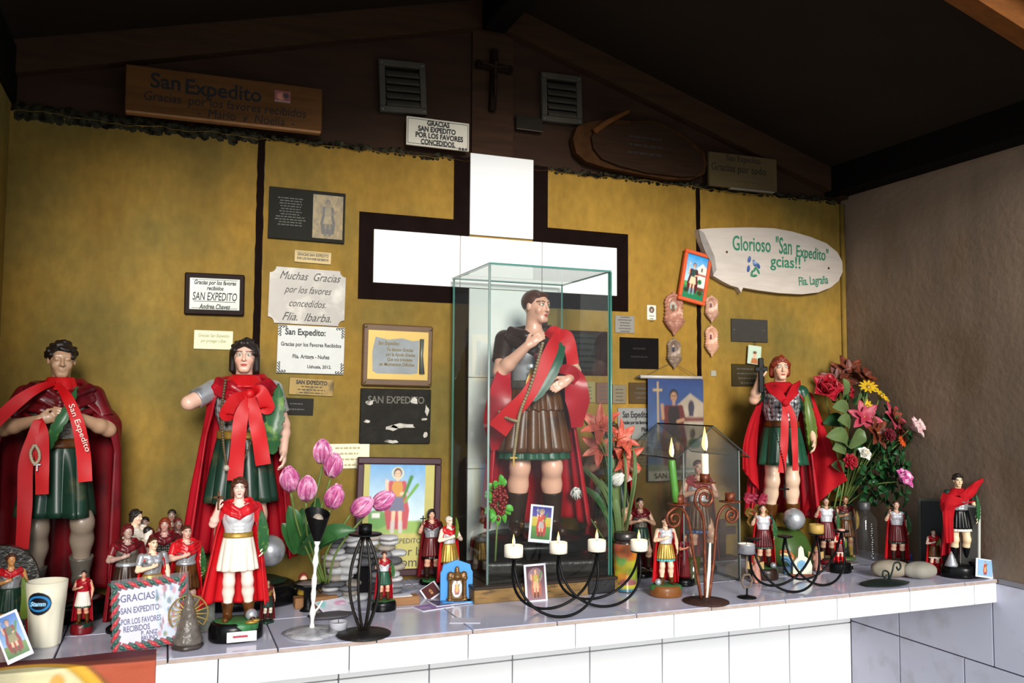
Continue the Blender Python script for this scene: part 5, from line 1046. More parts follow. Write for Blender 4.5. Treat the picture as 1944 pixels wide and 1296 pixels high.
sheet_obj('palm_leaf', palm_P([LP(t, x, y, yl) for x, y, yl in ((84, 862, -.11), (103, 820, -.16), (130, 775, -.15), (146, 735, -.10))], .019, .1), .008, M_palm, t)
# --- second tall statue, arm broken off
l, H = at(452, 2.45, 645)
t = s2 = figure('saint_statue', 'tall long-haired saint statue with a broken arm stump and a big red bow', l, H, -.02, 'stump_down', BIG, '#d8ad98', M_hair_b, 'long', M_cape, M_scale, M_dgreen, None, M_dkbrown, M_silver, M_cape, M_black_g, M_dgreen, .085, (.24, .17), cat='statue', capekw=dict(rx=.215, ry=.13, A=112, A0=140, folds=13, hem=.10, seed=7, amp=.10), belt=M_gold, skirtkw=dict(z1=.33, n=12, amp=.09), bdy=-.02)
link('ribbon_collar', skirt_mesh(.852, .80, .047, .084, 7, .06, th=.007, nu=72, nv=8, sy=.85), M_redribbon, t, True, (0, -.004, .085))
kn = (474, 748)
MB().ball(LP(t, *kn, -.135), (.022, .016, .022), 10, 6).build('bow_knot', M_redribbon, t, True)
ribbon(t, 'bow_loop', [(472, 746, -.13), (446, 758, -.17), (430, 786, -.16), (448, 780, -.14), (470, 752, -.13)], [.02, .05, .055, .04, .02], M_redribbon); ribbon(t, 'bow_loop', [(476, 744, -.13), (494, 742, -.17), (507, 772, -.16), (496, 768, -.14), (478, 752, -.13)], [.02, .05, .06, .045, .02], M_redribbon)
ribbon(t, 'ribbon_tail', [(470, 752, -.14), (458, 790, -.16), (452, 840, -.165), (446, 912, -.16)], [.03, .055, .058, .06], M_redribbon); ribbon(t, 'ribbon_tail', [(478, 752, -.14), (484, 790, -.16), (492, 830, -.165), (500, 882, -.16)], [.03, .055, .06, .06], M_redribbon)
mbd = pm('olive_bead', '#5a4a34', .4, var=.3)
bead_string([LP(t, x, y, yl) for x, y, yl in ((428, 722, -.07), (421, 780, -.13), (424, 840, -.14), (430, 884, -.15))], 34, .0065, 'rosary', mbd, t); bead_string([LP(t, x, y, yl) for x, y, yl in ((500, 735, -.09), (503, 760, -.13), (490, 800, -.15), (472, 850, -.15), (460, 880, -.15))], 28, .005, 'rosary', mbd, t); MB().ball(LP(t, 430, 888, -.155), .013, 10, 6).build('rosary_bead', pm('pale_bead', '#a8a090', .4), t, True)
sheet_obj('palm_leaf', palm_P([LP(t, x, y, yl) for x, y, yl in ((517, 862, -.12), (516, 820, -.13), (526, 770, -.11), (529, 728, -.08))], .036, .10), .014, M_palm, t)
MB().ball(LP(t, 512, 1045, -.20), .062, 18, 12).build('helmet', M_silver, t, True)
# --- shining white-skirted statue in front of it
l, H = foot(447, 1212, 908)
t = s3 = figure('saint_statue', 'glossy white-skirted saint statuette with scarlet cape, in front of the broken-armed statue', l, H, .0, 'raised_down', 240, '#ecc4b4', M_hair_br, 'long', M_cape2, M_white_silver, M_white_p, None, M_brown_l, M_cape2, M_cape2, M_black_g, M_grass, .13, (.185, .15), cat='statue', capekw=dict(rx=.21, ry=.12, A=112, A0=140, folds=7, hem=.10, seed=11, amp=.10, flare_l=.05), belt=M_gold, skirtkw=dict(z1=.36, n=12, amp=.06), palm=dict(m=M_palm, w=.036, ser=.03), cross=dict(m=M_brown_l, up=.13, wid=.07), boot_top=.36, legc='#ecd0c4', helmet=(.10, -.05, .042))
MB().bbox((-.10, -.158, .015), (.10, -.146, .085), .002).build('name_label', pm('white_sticker', '#e6dce0', .4), t, loc=(.03, 0, 0)); MB().box((-.03, -.1592, .045), (.07, -.158, .060)).build('lettering', pm('red_ink', '#a03040', .5), t)
b = MB(); b.ball((0, 0, 0), (.05, .03, .012), 10, 6); b.ball((.03, -.01, .012), (.03, .02, .01), 8, 5); b.build('crow', M_gold, t, True, loc=(.095, -.12, .137))
# --- main statue inside the glass case
l, H = (1.035, 2.405, 1.115), None
yb = PX((1.035, 2.405, 1.115)); Hm = float(W(1012, 569, 2.405)[2]-1.115)
t = s4 = figure('saint_statue', 'large saint statue with red sash and brown skirt standing inside the tall glass case', (W(1013, 800, 2.405)[0], 2.405, 1.085), Hm+.03, -.18, 'chest_waist', BIG, '#d8a48c', M_hair_br, 'short', M_cape, M_silver, M_brown_l, M_green, M_dkbrown, M_dkbrown, M_dkbrown, M_black_g, None, .055, (.26, .19), cat='statue', capekw=dict(rx=.20, ry=.14, A=108, A0=125, folds=9, hem=.04, seed=21, amp=.10, flare_r=.03), tier=M_brown_l, belt=M_pewter, skirtkw=dict(z1=.335, n=16, amp=.07, r1=.145), boot_top=.55, mbig=1.0)
# dark rocky plinth under it
g = SDF((-.19, -.14, 0), (.19, .14, .085), .005); r = random.Random(5)
g.box((0, 0, .02), (.165, .12, .022), .01, .01).ell((0, 0, .034), (.135, .10, .024), .02)
for i in range(26): a = r.uniform(0, 6.28); g.ell((.15*math.cos(a)*r.uniform(.5, 1), .10*math.sin(a)*r.uniform(.5, 1), r.uniform(.01, .036)), (r.uniform(.02, .045), r.uniform(.02, .04), r.uniform(.010, .018)), .008)
g.above(0.0); V, Fq = g.mesh(); pz = link('rock_plinth', new_mesh('rock_plinth', V, Fq), gloss('black_rock', '#1c1613', rough=.3, bump=.5, bscale=60), None, True, (s4.location[0], 2.405, 1.057), (0, 0, -.18)); tag(pz, 'black rocky plinth under the large statue in the glass case', 'plinth')
s4.location[2] = 1.115
RS = M_redribbon
ribbon(t, 'sash', [(1060, 632, -.10), (1048, 660, -.16), (1024, 712, -.175), (1000, 752, -.18), (972, 782, -.17), (944, 816, -.13)], [.045, .055, .055, .06, .075, .085], RS); ribbon(t, 'sash', [(1060, 632, -.10), (1074, 640, -.13), (1083, 664, -.14), (1088, 692, -.13)], [.04, .06, .055, .05], RS); ribbon(t, 'sash', [(1040, 640, -.09), (1050, 630, -.11), (1062, 632, -.10)], [.04, .05, .04], RS)
sheet_obj('palm_leaf', palm_P([LP(t, x, y, yl) for x, y, yl in ((1008, 762, -.15), (1030, 722, -.155), (1055, 680, -.15), (1070, 645, -.11))], .036, .03), .012, M_green, t)
bead_string([LP(t, x, y, -.185) for x, y in ((1030, 652), (1020, 690), (1006, 735), (990, 775), (984, 800), (980, 830), (976, 862))], 44, .0075, 'rosary', pm('bone_bead', '#8a7a58', .45, var=.3), t); bead_string([LP(t, x, y, yl) for x, y, yl in ((984, 800, -.185), (970, 796, -.18), (955, 790, -.15), (948, 782, -.12))], 14, .0065, 'rosary', pm('bone_bead', '#8a7a58', .45), t); cross_part(t, LP(t, 975, 884, -.185), .045, .03, .008, M_gold, 'rosary_cross')
for k, (pts, ww) in enumerate((([(1078, 700, -.06), (1090, 720, -.10), (1096, 760, -.10), (1094, 810, -.07)], [.05, .09, .10, .05]), ([(1060, 700, -.10), (1082, 704, -.13), (1094, 722, -.11)], [.03, .05, .04]), ([(958, 700, -.03), (950, 740, -.05), (944, 800, -.04), (950, 850, .0)], [.05, .09, .11, .08]))): ribbon(t, 'cape_fold', pts, ww, M_cape, th=.014)
ribbon(t, 'chest_strap', [(1012, 700, -.10), (1002, 730, -.11), (994, 760, -.10)], [.02, .02, .02], M_gold, th=.006); ribbon(t, 'chest_cloth', [(1024, 668, -.115), (1030, 682, -.125), (1036, 700, -.11)], [.05, .06, .04], M_cape3, th=.008)
# --- statue behind the case, its head among coral flowers
l, H = at(1160, 2.46, 800)
t = figure('saint_statue', 'saint statue half hidden behind the right edge of the glass case below coral flowers', l, H, -.3, 'both_chest', 180, '#b98a6a', M_hair_br, 'mid', M_cape, M_white_silver, M_dgreen, None, M_dkbrown, None, M_cape, M_black_g, None, .08, (.19, .15), cat='statue', capekw=dict(seed=31, hem=.05), belt=M_gold, skirtkw=dict(n=12, amp=.09))
ribbon(t, 'white_ribbon', [(1168, 872, -.15), (1180, 890, -.17), (1196, 912, -.15)], [.03, .05, .04], M_white_p)
# --- red-haired statue on the right
l, H = foot(1487, 1068, 677)
t = s5 = figure('saint_statue', 'red-haired saint statue lifting a black cross, red cloth cape over its shoulders', l, H, -.42, 'high_down', BIG, '#dcae90', M_hair_r, 'bob', M_cape, M_scale, M_green, None, M_brown_l, M_green, False, M_olive, None, .20, (.15, .13), cat='statue', capekw=dict(rx=.20, ry=.13, A=108, A0=140, folds=13, hem=.06, seed=41, amp=.10), belt=M_brown_l, skirtkw=dict(z1=.37, n=10, amp=.08), cross=dict(m=M_black_g, up=.20, wid=.075, th=.030, dz=.125), boot_top=.42, legc='#d8b89c', dome=True)
link('neck_scarf', skirt_mesh(.848, .785, .048, .092, 6, .09, th=.009, nu=72, nv=10, sy=.80), M_redcloth, t, True, (0, -.004, .20))
MB().ball(LP(t, 1491, 764, -.15), (.024, .018, .022), 10, 6).build('scarf_knot', M_redcloth, t, True)
ribbon(t, 'scarf_wrap', [(1458, 728, -.02), (1468, 738, -.10), (1480, 750, -.135), (1491, 764, -.145)], [.05, .06, .05, .03], M_redcloth, th=.012); ribbon(t, 'scarf_wrap', [(1518, 730, -.02), (1510, 738, -.10), (1501, 750, -.135), (1491, 764, -.145)], [.05, .06, .05, .03], M_redcloth, th=.012)
ribbon(t, 'scarf_tail', [(1489, 768, -.14), (1490, 800, -.16), (1488, 850, -.165), (1484, 897, -.16)], [.03, .042, .045, .04], M_redribbon); ribbon(t, 'scarf_tail', [(1494, 766, -.14), (1506, 795, -.15), (1509, 850, -.155), (1510, 893, -.15)], [.03, .036, .036, .034], M_redribbon)
# loose cloth falling to the right
def px_grid(t, rows, th, mat, name, n=24):
    G = [spline([LP(t, *q) for q in r_], n) for r_ in rows]; G = np.stack(G, 1); G = np.stack([spline(G[i], n) for i in range(n)], 0)
    i = np.linspace(0, 1, n)[:, None]; j = np.linspace(0, 1, n)[None, :]; G[..., 1] += .012*np.sin(i*14+j*3)*j
    return sheet_obj(name, G, th, mat, t)
px_grid(t, [[(1524, 738, .0), (1532, 742, -.02), (1542, 748, -.03)], [(1528, 800, .02), (1548, 805, -.05), (1566, 812, -.08)], [(1528, 880, .04), (1560, 880, -.08), (1590, 872, -.16)], [(1516, 985, .05), (1556, 950, -.09), (1607, 911, -.20)]], .008, M_redcloth, 'loose_cloth')
px_grid(t, [[(1448, 762, .03), (1444, 768, .0), (1436, 772, -.02)], [(1440, 800, .04), (1432, 800, .0), (1424, 800, -.02)], [(1436, 860, .05), (1420, 850, .0), (1412, 845, -.01)], [(1440, 930, .05), (1420, 905, .0), (1410, 890, .0)]], .008, M_redcloth, 'loose_cloth')
sheet_obj('palm_leaf', palm_P([LP(t, x, y, yl) for x, y, yl in ((1541, 858, -.10), (1540, 820, -.11), (1534, 778, -.10), (1527, 738, -.06))], .030, .05), .022, M_palm2, t)
bead_string([LP(t, x, y, -.17) for x, y in ((1466, 800), (1478, 840), (1488, 880), (1490, 905), (1490, 922))], 30, .0045, 'rosary', M_black_g, t); cross_part(t, LP(t, 1490, 945, -.175), .075, .05, .010, M_black_g, 'rosary_cross', zc=.66)
MB().ball(LP(t, 1507, 985, -.14), .062, 18, 12).build('helmet', M_silver, t, True)
# --- statuette at the right end with a red scarf
l, H = foot(1824, 1094, 900)
t = s6 = figure('saint_statue', 'black-haired statuette wrapped in a flared red scarf at the right end of the shelf', l, H, -.42, 'both_down', 170, '#e0c49c', M_hair_b, 'curly', M_cape, M_silver, M_black_g, M_white_p, M_black_g, M_dgreen, None, M_black_g, None, .14, (.22, .17), cat='statue', capekw=dict(rx=.20, seed=51, hem=.08, amp=.09), skirtkw=dict(z1=.40, r1=.125), palm=dict(m=M_palm, w=.022))
link('neck_scarf', skirt_mesh(.842, .77, .052, .150, 6, .10, th=.012, nu=72, nv=12, sy=.78), M_redcloth, t, True, (0, -.004, .14))
px_grid(t, [[(1822, 940, -.10), (1830, 932, -.10), (1842, 922, -.08)], [(1826, 950, -.14), (1838, 940, -.14), (1856, 912, -.10)], [(1834, 952, -.15), (1846, 942, -.13), (1874, 903, -.10)]], .012, M_redcloth, 'scarf_end'); px_grid(t, [[(1790, 935, -.02), (1806, 940, -.12), (1824, 945, -.16)], [(1786, 950, -.04), (1806, 956, -.15), (1830, 955, -.17)], [(1788, 970, -.04), (1806, 965, -.13), (1850, 950, -.12)]], .014, M_redcloth, 'scarf_wrap'); px_grid(t, [[(1788, 948, -.06), (1800, 955, -.10), (1814, 958, -.12)], [(1790, 980, -.05), (1800, 985, -.08), (1810, 985, -.09)], [(1796, 1030, -.05), (1803, 1030, -.06), (1810, 1028, -.06)]], .012, M_redcloth, 'scarf_end')
b = MB(); b.lathe([(.075, 0), (.06, .03), (.045, .07), (.03, .11), (.004, .16)], 14, (-.13, -.07, .13)); b.build('helmet', M_silver, t, True)

# --- little figurines
def fl(name, label, lh, rz=0.0, group=None, **k):
    (l, H) = lh; k.setdefault('res', 120); return figure(name, label, l, H, rz, group=group, **k)
gL = 'figurines crowded beside the first tall statue'; gR = 'figurines along the right half of the shelf'
FG = 'saint_figurine'
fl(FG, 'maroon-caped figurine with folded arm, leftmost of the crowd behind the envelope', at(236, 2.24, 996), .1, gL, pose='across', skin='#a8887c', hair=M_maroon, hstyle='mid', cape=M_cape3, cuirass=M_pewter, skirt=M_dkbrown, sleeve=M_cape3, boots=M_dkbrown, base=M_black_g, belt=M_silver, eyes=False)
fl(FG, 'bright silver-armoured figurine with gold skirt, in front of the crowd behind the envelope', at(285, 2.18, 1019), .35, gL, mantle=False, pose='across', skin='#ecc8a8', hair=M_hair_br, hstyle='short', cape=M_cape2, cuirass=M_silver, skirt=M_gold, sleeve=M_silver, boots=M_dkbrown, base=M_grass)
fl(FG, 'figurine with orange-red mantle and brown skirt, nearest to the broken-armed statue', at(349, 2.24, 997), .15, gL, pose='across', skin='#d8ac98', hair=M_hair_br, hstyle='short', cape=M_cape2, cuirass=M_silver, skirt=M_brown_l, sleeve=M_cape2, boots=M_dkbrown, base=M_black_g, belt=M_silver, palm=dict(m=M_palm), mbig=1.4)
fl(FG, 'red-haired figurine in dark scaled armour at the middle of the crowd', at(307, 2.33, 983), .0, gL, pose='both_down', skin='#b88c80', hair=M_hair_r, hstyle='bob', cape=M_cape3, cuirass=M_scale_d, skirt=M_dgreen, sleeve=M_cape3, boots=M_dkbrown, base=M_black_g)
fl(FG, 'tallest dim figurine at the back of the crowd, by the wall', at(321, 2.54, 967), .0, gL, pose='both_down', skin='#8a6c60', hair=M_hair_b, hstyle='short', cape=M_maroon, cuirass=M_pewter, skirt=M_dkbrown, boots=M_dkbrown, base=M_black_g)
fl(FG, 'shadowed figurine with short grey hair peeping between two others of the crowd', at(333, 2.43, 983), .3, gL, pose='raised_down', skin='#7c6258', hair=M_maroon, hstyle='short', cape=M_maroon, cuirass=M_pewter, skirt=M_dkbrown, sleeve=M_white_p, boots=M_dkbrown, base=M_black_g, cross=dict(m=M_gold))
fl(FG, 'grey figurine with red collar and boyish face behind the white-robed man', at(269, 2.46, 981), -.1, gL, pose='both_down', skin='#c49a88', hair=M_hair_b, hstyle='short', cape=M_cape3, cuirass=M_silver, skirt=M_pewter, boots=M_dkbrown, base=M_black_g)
t = fl('holy_family_figurine', 'white-robed bearded figurine holding a child, at the back of the crowd', at(253, 2.37, 968), .9, gL, pose='both_chest', skin='#e0bfa4', hair=M_hair_b, hstyle='mid', cape=M_white_p, cuirass=M_white_p, skirt=M_white_p, sleeve=M_white_p, base=M_white_p, skirtkw=dict(z1=.02, r1=.15, n=10, amp=.08), boots=M_dkbrown)
g = SDF((-.1, -.1, -.12), (.1, .1, .12), .008); g.ell((0, 0, .06), (.04, .042, .048), .01).cone((0, 0, .0), (.02, .02, -.08), .045, .035, .02).cone((0, -.02, 0), (-.05, -.05, -.02), .02, .016, .01); V, Fq = g.mesh(); c_ = link('child', new_mesh('child', V, Fq), M_white_p, t, True, (-.03, -.17, .80)); MB().ball((0, .008, .075), (.046, .046, .045), 12, 8).build('child_hair', M_hair_b, c_, True)
fl(FG, 'tiny glossy red figurine on a square brick-red base beside the white cup', foot(155, 1202, 1083), -.1, None, pose='across', skin='#d09478', hair=M_hair_b, hstyle='short', cape=M_cape, cuirass=M_cape, skirt=M_white_p, under=M_green, boots=M_brown_l, base=M_cape3, grass=M_dgreen, bh=.20, bsz=(.20, .17), res=100)
fl(FG, 'tiny bronze-brown figurine right behind the white-skirted statuette', foot(507, 1182, 1100), .2, None, pose='raised_down', skin='#c09a78', hair=M_hair_b, hstyle='short', cape=M_maroon, cuirass=M_gold, skirt=M_dgreen, boots=M_dkbrown, base=M_dgreen, bh=.06, res=100, legc='#cfc4b0')
fl(FG, 'small green-skirted figurine with a palm, right of the tall black candle holder', foot(728, 1158, 1047), .0, None, pose='raised_down', skin='#d8a080', hair=M_hair_br, hstyle='curly', cape=M_cape, cuirass=M_white_silver, skirt=M_green, sleeve=M_green, boots=M_brown_l, base=M_black_g, grass=M_grass, bh=.20, bsz=(.26, .20), palm=dict(m=M_palm, w=.04), cross=dict(m=M_brown_l))
fl(FG, 'crimson-caped figurine raising a cross in front of the framed saint picture', foot(818, 1108, 967), -.1, None, pose='raised_down', res=150, skin='#d8a488', hair=M_hair_b, hstyle='mid', cape=M_cape3, cuirass=M_silver, skirt=M_maroon, under=M_black_g, sleeve=M_dkbrown, boots=M_dkbrown, base=M_black_g, grass=M_grass, bh=.07, cross=dict(m=M_black_g, up=.14))
fl(FG, 'figurine with a bleached white face and gold skirt behind the blue miniature shrine', at(852, 2.42, 980), .2, None, pose='both_chest', res=150, skin='#ead2bc', hair=M_white_p, hstyle='short', cape=M_cape2, cuirass=M_white_silver, skirt=M_gold, boots=M_brown_l, base=M_brownbase, palm=dict(m=M_palm2), skirtkw=dict(r1=.15))
fl(FG, 'dark-haired figurine in silver with an olive skirt just right of the glass case', at(1216, 2.38, 945), -.3, gR, pose='both_chest', res=150, skin='#b08a70', hair=M_hair_b, hstyle='short', cape=M_cape3, cuirass=M_pewter, skirt=M_dgreen, boots=M_dkbrown, base=M_black_g, skirtkw=dict(n=10, amp=.1))
fl(FG, 'figurine with bright red cape, gold skirt and teal hem on brown base', foot(1264, 1130, 980), -.25, gR, mantle=False, pose='across', res=170, skin='#ecc4a4', hair=M_hair_br, hstyle='short', cape=M_cape2, cuirass=M_white_silver, skirt=M_gold, under=M_teal, boots=M_brown_l, base=M_brownbase, grass=M_grass, bh=.16, bsz=(.25, .20), skirtkw=dict(z1=.385), boot_top=.3, helmet=(-.13, -.05, .05))
fl(FG, 'slim dark red robed figurine on a round black base beside the candelabra', foot(1300, 1110, 1012), .2, gR, pose='across', res=100, skin='#c07050', hair=M_maroon, hstyle='mid', cape=M_cape3, cuirass=M_cape3, skirt=M_cape3, sleeve=M_cape3, base=M_black_g, bh=.16, bsz=(.26, .22), skirtkw=dict(z1=.02, r1=.14), boots=M_dkbrown)
fl(FG, 'red-draped statuette standing inside the little glass house', at(1328, 2.37, 873), -.35, gR, pose='both_chest', res=170, skin='#c8987c', hair=M_hair_br, hstyle='short', cape=M_cape, cuirass=M_white_silver, skirt=M_brown_l, under=gloss('blue_hem', '#1f4a86'), boots=M_dkbrown, base=M_black_g, bh=.09)
fl(FG, 'white-breasted figurine with a raised cross left of the silver helmet', foot(1450, 1098, 957), -.45, gR, mantle=False, pose='raised_down', res=160, skin='#d8ac8c', hair=M_hair_br, hstyle='short', cape=M_cape2, cuirass=M_white_silver, skirt=M_maroon, under=M_green, sleeve=M_dgreen, boots=M_dkbrown, base=M_dkbrown, grass=M_grass, bh=.18, bsz=(.24, .19), palm=dict(m=M_palm, w=.034), cross=dict(m=M_brown_l), helmet=(.13, -.09, .05))
fl(FG, 'white-breasted figurine in dark maroon, left neighbour of the bronze figurine', foot(1570, 1070, 943), -.45, gR, mantle=False, pose='raised_down', res=130, skin='#b89078', hair=M_hair_b, hstyle='short', cape=M_cape3, cuirass=M_white_silver, skirt=M_maroon, under=M_black_g, sleeve=M_dkbrown, boots=M_dkbrown, base=M_cape3, grass=M_dgreen, bh=.08, palm=dict(m=M_palm))
fl(FG, 'bronze-toned figurine with a gold palm beside the glass bottle', foot(1606, 1062, 940), -.35, gR, pose='across', res=130, skin='#9a7050', hair=M_brown_l, hstyle='curly', cape=M_maroon, cuirass=M_pewter, skirt=M_brown_l, boots=M_gold, base=M_olive, bh=.05, palm=dict(m=M_gold))
fl(FG, 'tiny red and white figurine on a glossy black base under the candle wires', foot(1595, 1086, 1007), -.4, gR, pose='across', res=100, skin='#e0b8a0', hair=M_cape2, hstyle='mid', cape=M_cape2, cuirass=M_cape2, skirt=M_maroon, under=M_white_p, boots=M_cape2, base=M_black_g, bh=.32, bsz=(.34, .28), palm=dict(m=M_palm2))
fl(FG, 'figurine with raised cross and green palm standing behind the pale stones', at(1704, 2.26, 950), -.5, gR, mantle=False, pose='raised_down', res=150, skin='#e0b498', hair=M_hair_br, hstyle='short', cape=M_cape2, cuirass=M_white_silver, skirt=M_maroon, under=M_dgreen, sleeve=M_dgreen, boots=M_dkbrown, base=M_cape3, bh=.06, palm=dict(m=M_palm, w=.034), cross=dict(m=M_brown_l))
fl(FG, 'smallest red figurine with a green stripe next to the scarfed statuette', at(1774, 2.11, 1004), -.5, gR, pose='across', res=100, skin='#ecc8b0', hair=M_hair_b, hstyle='short', cape=M_cape2, cuirass=M_cape, skirt=M_brown_l, under=M_white_p, boots=M_cape2, base=M_cape, bh=.08, palm=dict(m=M_palm2, path=[(.02, -.13, .62), (.06, -.14, .70), (.10, -.12, .80)], w=.03))
# ================================================================== glass case, glass house
M_glass = glass_mat('case_glass', (.965, .98, .972), .5, .01, haze=.005, hazec=(.5, .52, .5)); M_gedge = pm('glass_edge_green', '#3f7a6c', .15, var=.1, spec=.8); M_gedge2 = pm('dark_glass_edge', '#2c342f', .2)
def pane(t, lo, hi, m=None, e=None, name='glass_pane'):
    lo = np.array(lo, float); hi = np.array(hi, float); ax = int(np.argmin(hi-lo)); b = MB(); b.box(lo, hi)
    big = {0: (3, 5), 1: (2, 4), 2: (0, 1)}[ax]; b.m = [0 if i in big else 1 for i in range(6)]
    return b.build(name, None, t, mats=[m or M_glass, e or M_gedge])
case = thing('glass_case', 'tall glass display case on a wooden base in the middle of the shelf', 'display case', (0, 0, 0))
bx0, bx1, by0, by1, bz = .772, 1.212, 2.212, 2.588, 1.056
MB().bbox((bx0, by0, ZS), (bx1, by1, bz-.008), .002).build('base', pm('case_wood', '#80602f', .55, var=.3, vscale=8, stretch=(2, 12, 12), c2='#2a1a10', c2amt=.3, c2scale=9), case)
MB().bbox((bx0-.002, by0-.001, bz-.009), (bx1+.002, by1, bz), .002).build('base_top', pm('case_top', '#2c2018', .4, var=.3), case)
MB().bbox((1.105, by0-.004, ZS+.001), (1.19, by0+.004, bz-.004), .004).build('charred_patch', pm('charred', '#0f0f10', .6, bump=.5), case)
gx0, gx1, gy0, gy1, gz = .815, 1.188, 2.232, 2.566, 1.927; th = .0055
pane(case, (gx0, gy0, bz), (gx1, gy0+th, gz-th)); pane(case, (gx0, gy1-th, bz), (gx1, gy1, gz-th)); pane(case, (gx0, gy0+th, bz), (gx0+th, gy1-th, gz-th)); pane(case, (gx1-th, gy0+th, bz), (gx1, gy1-th, gz-th)); pane(case, (gx0-.002, gy0-.002, gz-th), (gx1+.002, gy1+.002, gz))
MB().tube([(gx0-.001, gy0-.001, bz), (gx0-.001, gy0-.001, gz-th)], .0032, 6).build('corner_seal', pm('silicone', '#8fa09a', .3, spec=.6), case, True); MB().tube([(gx1+.001, gy0-.001, bz), (gx1+.001, gy0-.001, gz-th)], .0032, 6).build('corner_seal', M_gedge, case, True)
house = thing('glass_house', 'small gabled glass house with thin dark edges right of the tall case', 'display case', (0, 0, 0))
M_hg = glass_mat('house_glass', (.90, .905, .89), .6, .03, haze=.05, hazec=(.30, .29, .27)); hx0, hx1, hy0, hy1, ez, pz_ = 1.425, 1.622, 2.225, 2.52, 1.402, 1.474
pane(house, (hx0, hy0, ZS+.006), (hx1, hy0+.004, ez), M_hg, M_gedge2); pane(house, (hx0, hy1-.004, ZS+.006), (hx1, hy1, ez), M_hg, M_gedge2); pane(house, (hx0, hy0+.004, ZS+.006), (hx0+.004, hy1-.004, ez), M_hg, M_gedge2); pane(house, (hx1-.004, hy0+.004, ZS+.006), (hx1, hy1-.004, ez), M_hg, M_gedge2)
xm = (hx0+hx1)/2
for y0 in (hy0, hy1-.004): b = MB(); b.prism([(hx0, ez), (hx1, ez), (xm, pz_)], y0, y0+.004); b.m = [0, 0, 1, 1, 1]; b.build('gable_pane', None, house, mats=[M_hg, M_gedge2])
for sx in (-1, 1):
    xe = xm+sx*(hx1-hx0)*.66; ze = pz_-(pz_-ez)*(abs(xe-xm)/(hx1-xm)); y0, y1 = hy0-.012, hy1+.012
    V = [(xm, y0, pz_), (xe, y0, ze), (xe, y1, ze), (xm, y1, pz_), (xm, y0, pz_+.004), (xe, y0, ze+.004), (xe, y1, ze+.004), (xm, y1, pz_+.004)]
    b = MB(); b.add(V, [(0, 3, 2, 1), (4, 5, 6, 7), (0, 1, 5, 4), (1, 2, 6, 5), (2, 3, 7, 6), (3, 0, 4, 7)]); b.m = [0, 0, 1, 1, 1, 1]; b.build('roof_pane', None, house, mats=[M_hg, M_gedge2])
for x in (hx0, hx1): MB().tube([(x, hy0-.001, ZS+.006), (x, hy0-.001, ez)], .0022, 5).build('corner_seal', pm('grey_seal', '#7f857f', .4), house, True)
for x in (hx0-.006, hx1-.006): MB().bbox((x, hy0-.004, ZS), (x+.012, hy1+.004, ZS+.006), .001).build('base_strip', pm('base_strip', '#3a3834', .5), house)

# ================================================================== candles and candle holders
M_iron = pm('black_iron', '#0b0b0c', .42, .1, var=.3, vscale=40, bump=.2, spec=.2); M_rust = pm('rusty_copper', '#6a3018', .45, .35, var=.35, vscale=40, c2='#a05a34', c2amt=.3, c2scale=60); M_wax = pm('white_wax', '#f2e9da', .45, sss=.3, var=.03); M_flame = emit_mat('flame', (1.0, .50, .13), 4.0); M_flame2 = emit_mat('flame_core', (1.0, .80, .5), 9.0); M_wick = pm('wick', '#1a1512', .9); M_alu = pm('tealight_cup', '#c2c2c6', .3, .7, var=.1)
M_waxlit = pm('glow_tint_wax', '#fff0dc', .45, sss=.4, var=.02)  # paler wax for burning candles: the flame's glow put into the base colour
def flame(t, c, h, r):
    b = MB(); b.lathe([(.0002, 0), (r*.75, h*.12), (r, h*.28), (r*.72, h*.52), (r*.3, h*.8), (.0002, h)], 10, c); b.build('flame', M_flame, t, True)
    b = MB(); b.lathe([(.0002, 0), (r*.4, h*.15), (r*.5, h*.3), (r*.3, h*.5), (.0002, h*.7)], 8, np.array(c)+np.array((0, -r*.9, .0005))); b.build('flame_core', M_flame2, t, True)
    ld = bpy.data.lights.new('flame_light', 'POINT'); ld.energy = .10; ld.color = (1.0, .72, .42); ld.shadow_soft_size = .004; lo_ = bpy.data.objects.new('flame_light', ld); COL.objects.link(lo_); lo_.parent = t; lo_.location = tuple(np.array(c)+np.array((0, 0, h*.5)))
def tealight(label, c, r=.019, h=.022, lit=True, cup=None, wax=None, group=None):
    t = thing('tealight_candle', label, 'candle', c, group=group)
    b = MB(); b.lathe([(r, 0), (r*1.01, h*.5), (r, h*.96), (r*.92, h), (r*.86, h*.9), (.0003, h*.86)], 20); b.build('wax', wax or (M_waxlit if lit else M_wax), t, True)
    if cup: b = MB(); b.lathe([(r*1.03, -.0005), (r*1.05, h*.9), (r*1.09, h*1.0), (r*1.04, h*1.0), (r*1.01, h*.3)], 20); b.build('foil_cup', cup, t, True)
    MB().tube([(0, 0, h*.85), (.0005, 0, h*.85+.008)], .0008, 5).build('wick', M_wick, t)
    if lit: flame(t, (.0, 0, h*.85+.005), .026, .0042)
    return t
def wire_stand(label, pairs, zc):
    t = thing('wire_candle_stand', label, 'candle holder', (pairs[0][0][0], pairs[0][0][1], ZS))
    o0 = np.array(t.location); cups = []
    for (A, B, d) in pairs:
        A = np.array(A); B = np.array(B)
        for sgn in (-1, 1):
            P = []
            for a in np.linspace(0, PI, 28):
                k = (1-math.cos(a))/2; q = A+(B-A)*k; z = ZS+.004+(q[2]-.004-ZS-.002)*(1-math.sin(a)**.75); P.append((q[0], q[1]+sgn*d*math.sin(a)**.8, z))
            MB().tube(np.array(P)-o0, .0036, 7).build('bent_wire', M_iron, t, True)
        cups += [A, B]
    for c in cups: MB().lathe([(.004, -.006), (.020, -.002), (.024, .001), (.0235, .0025), (.004, .0005)], 18, c-o0).build('drip_plate', M_iron, t, True)
    return t, cups
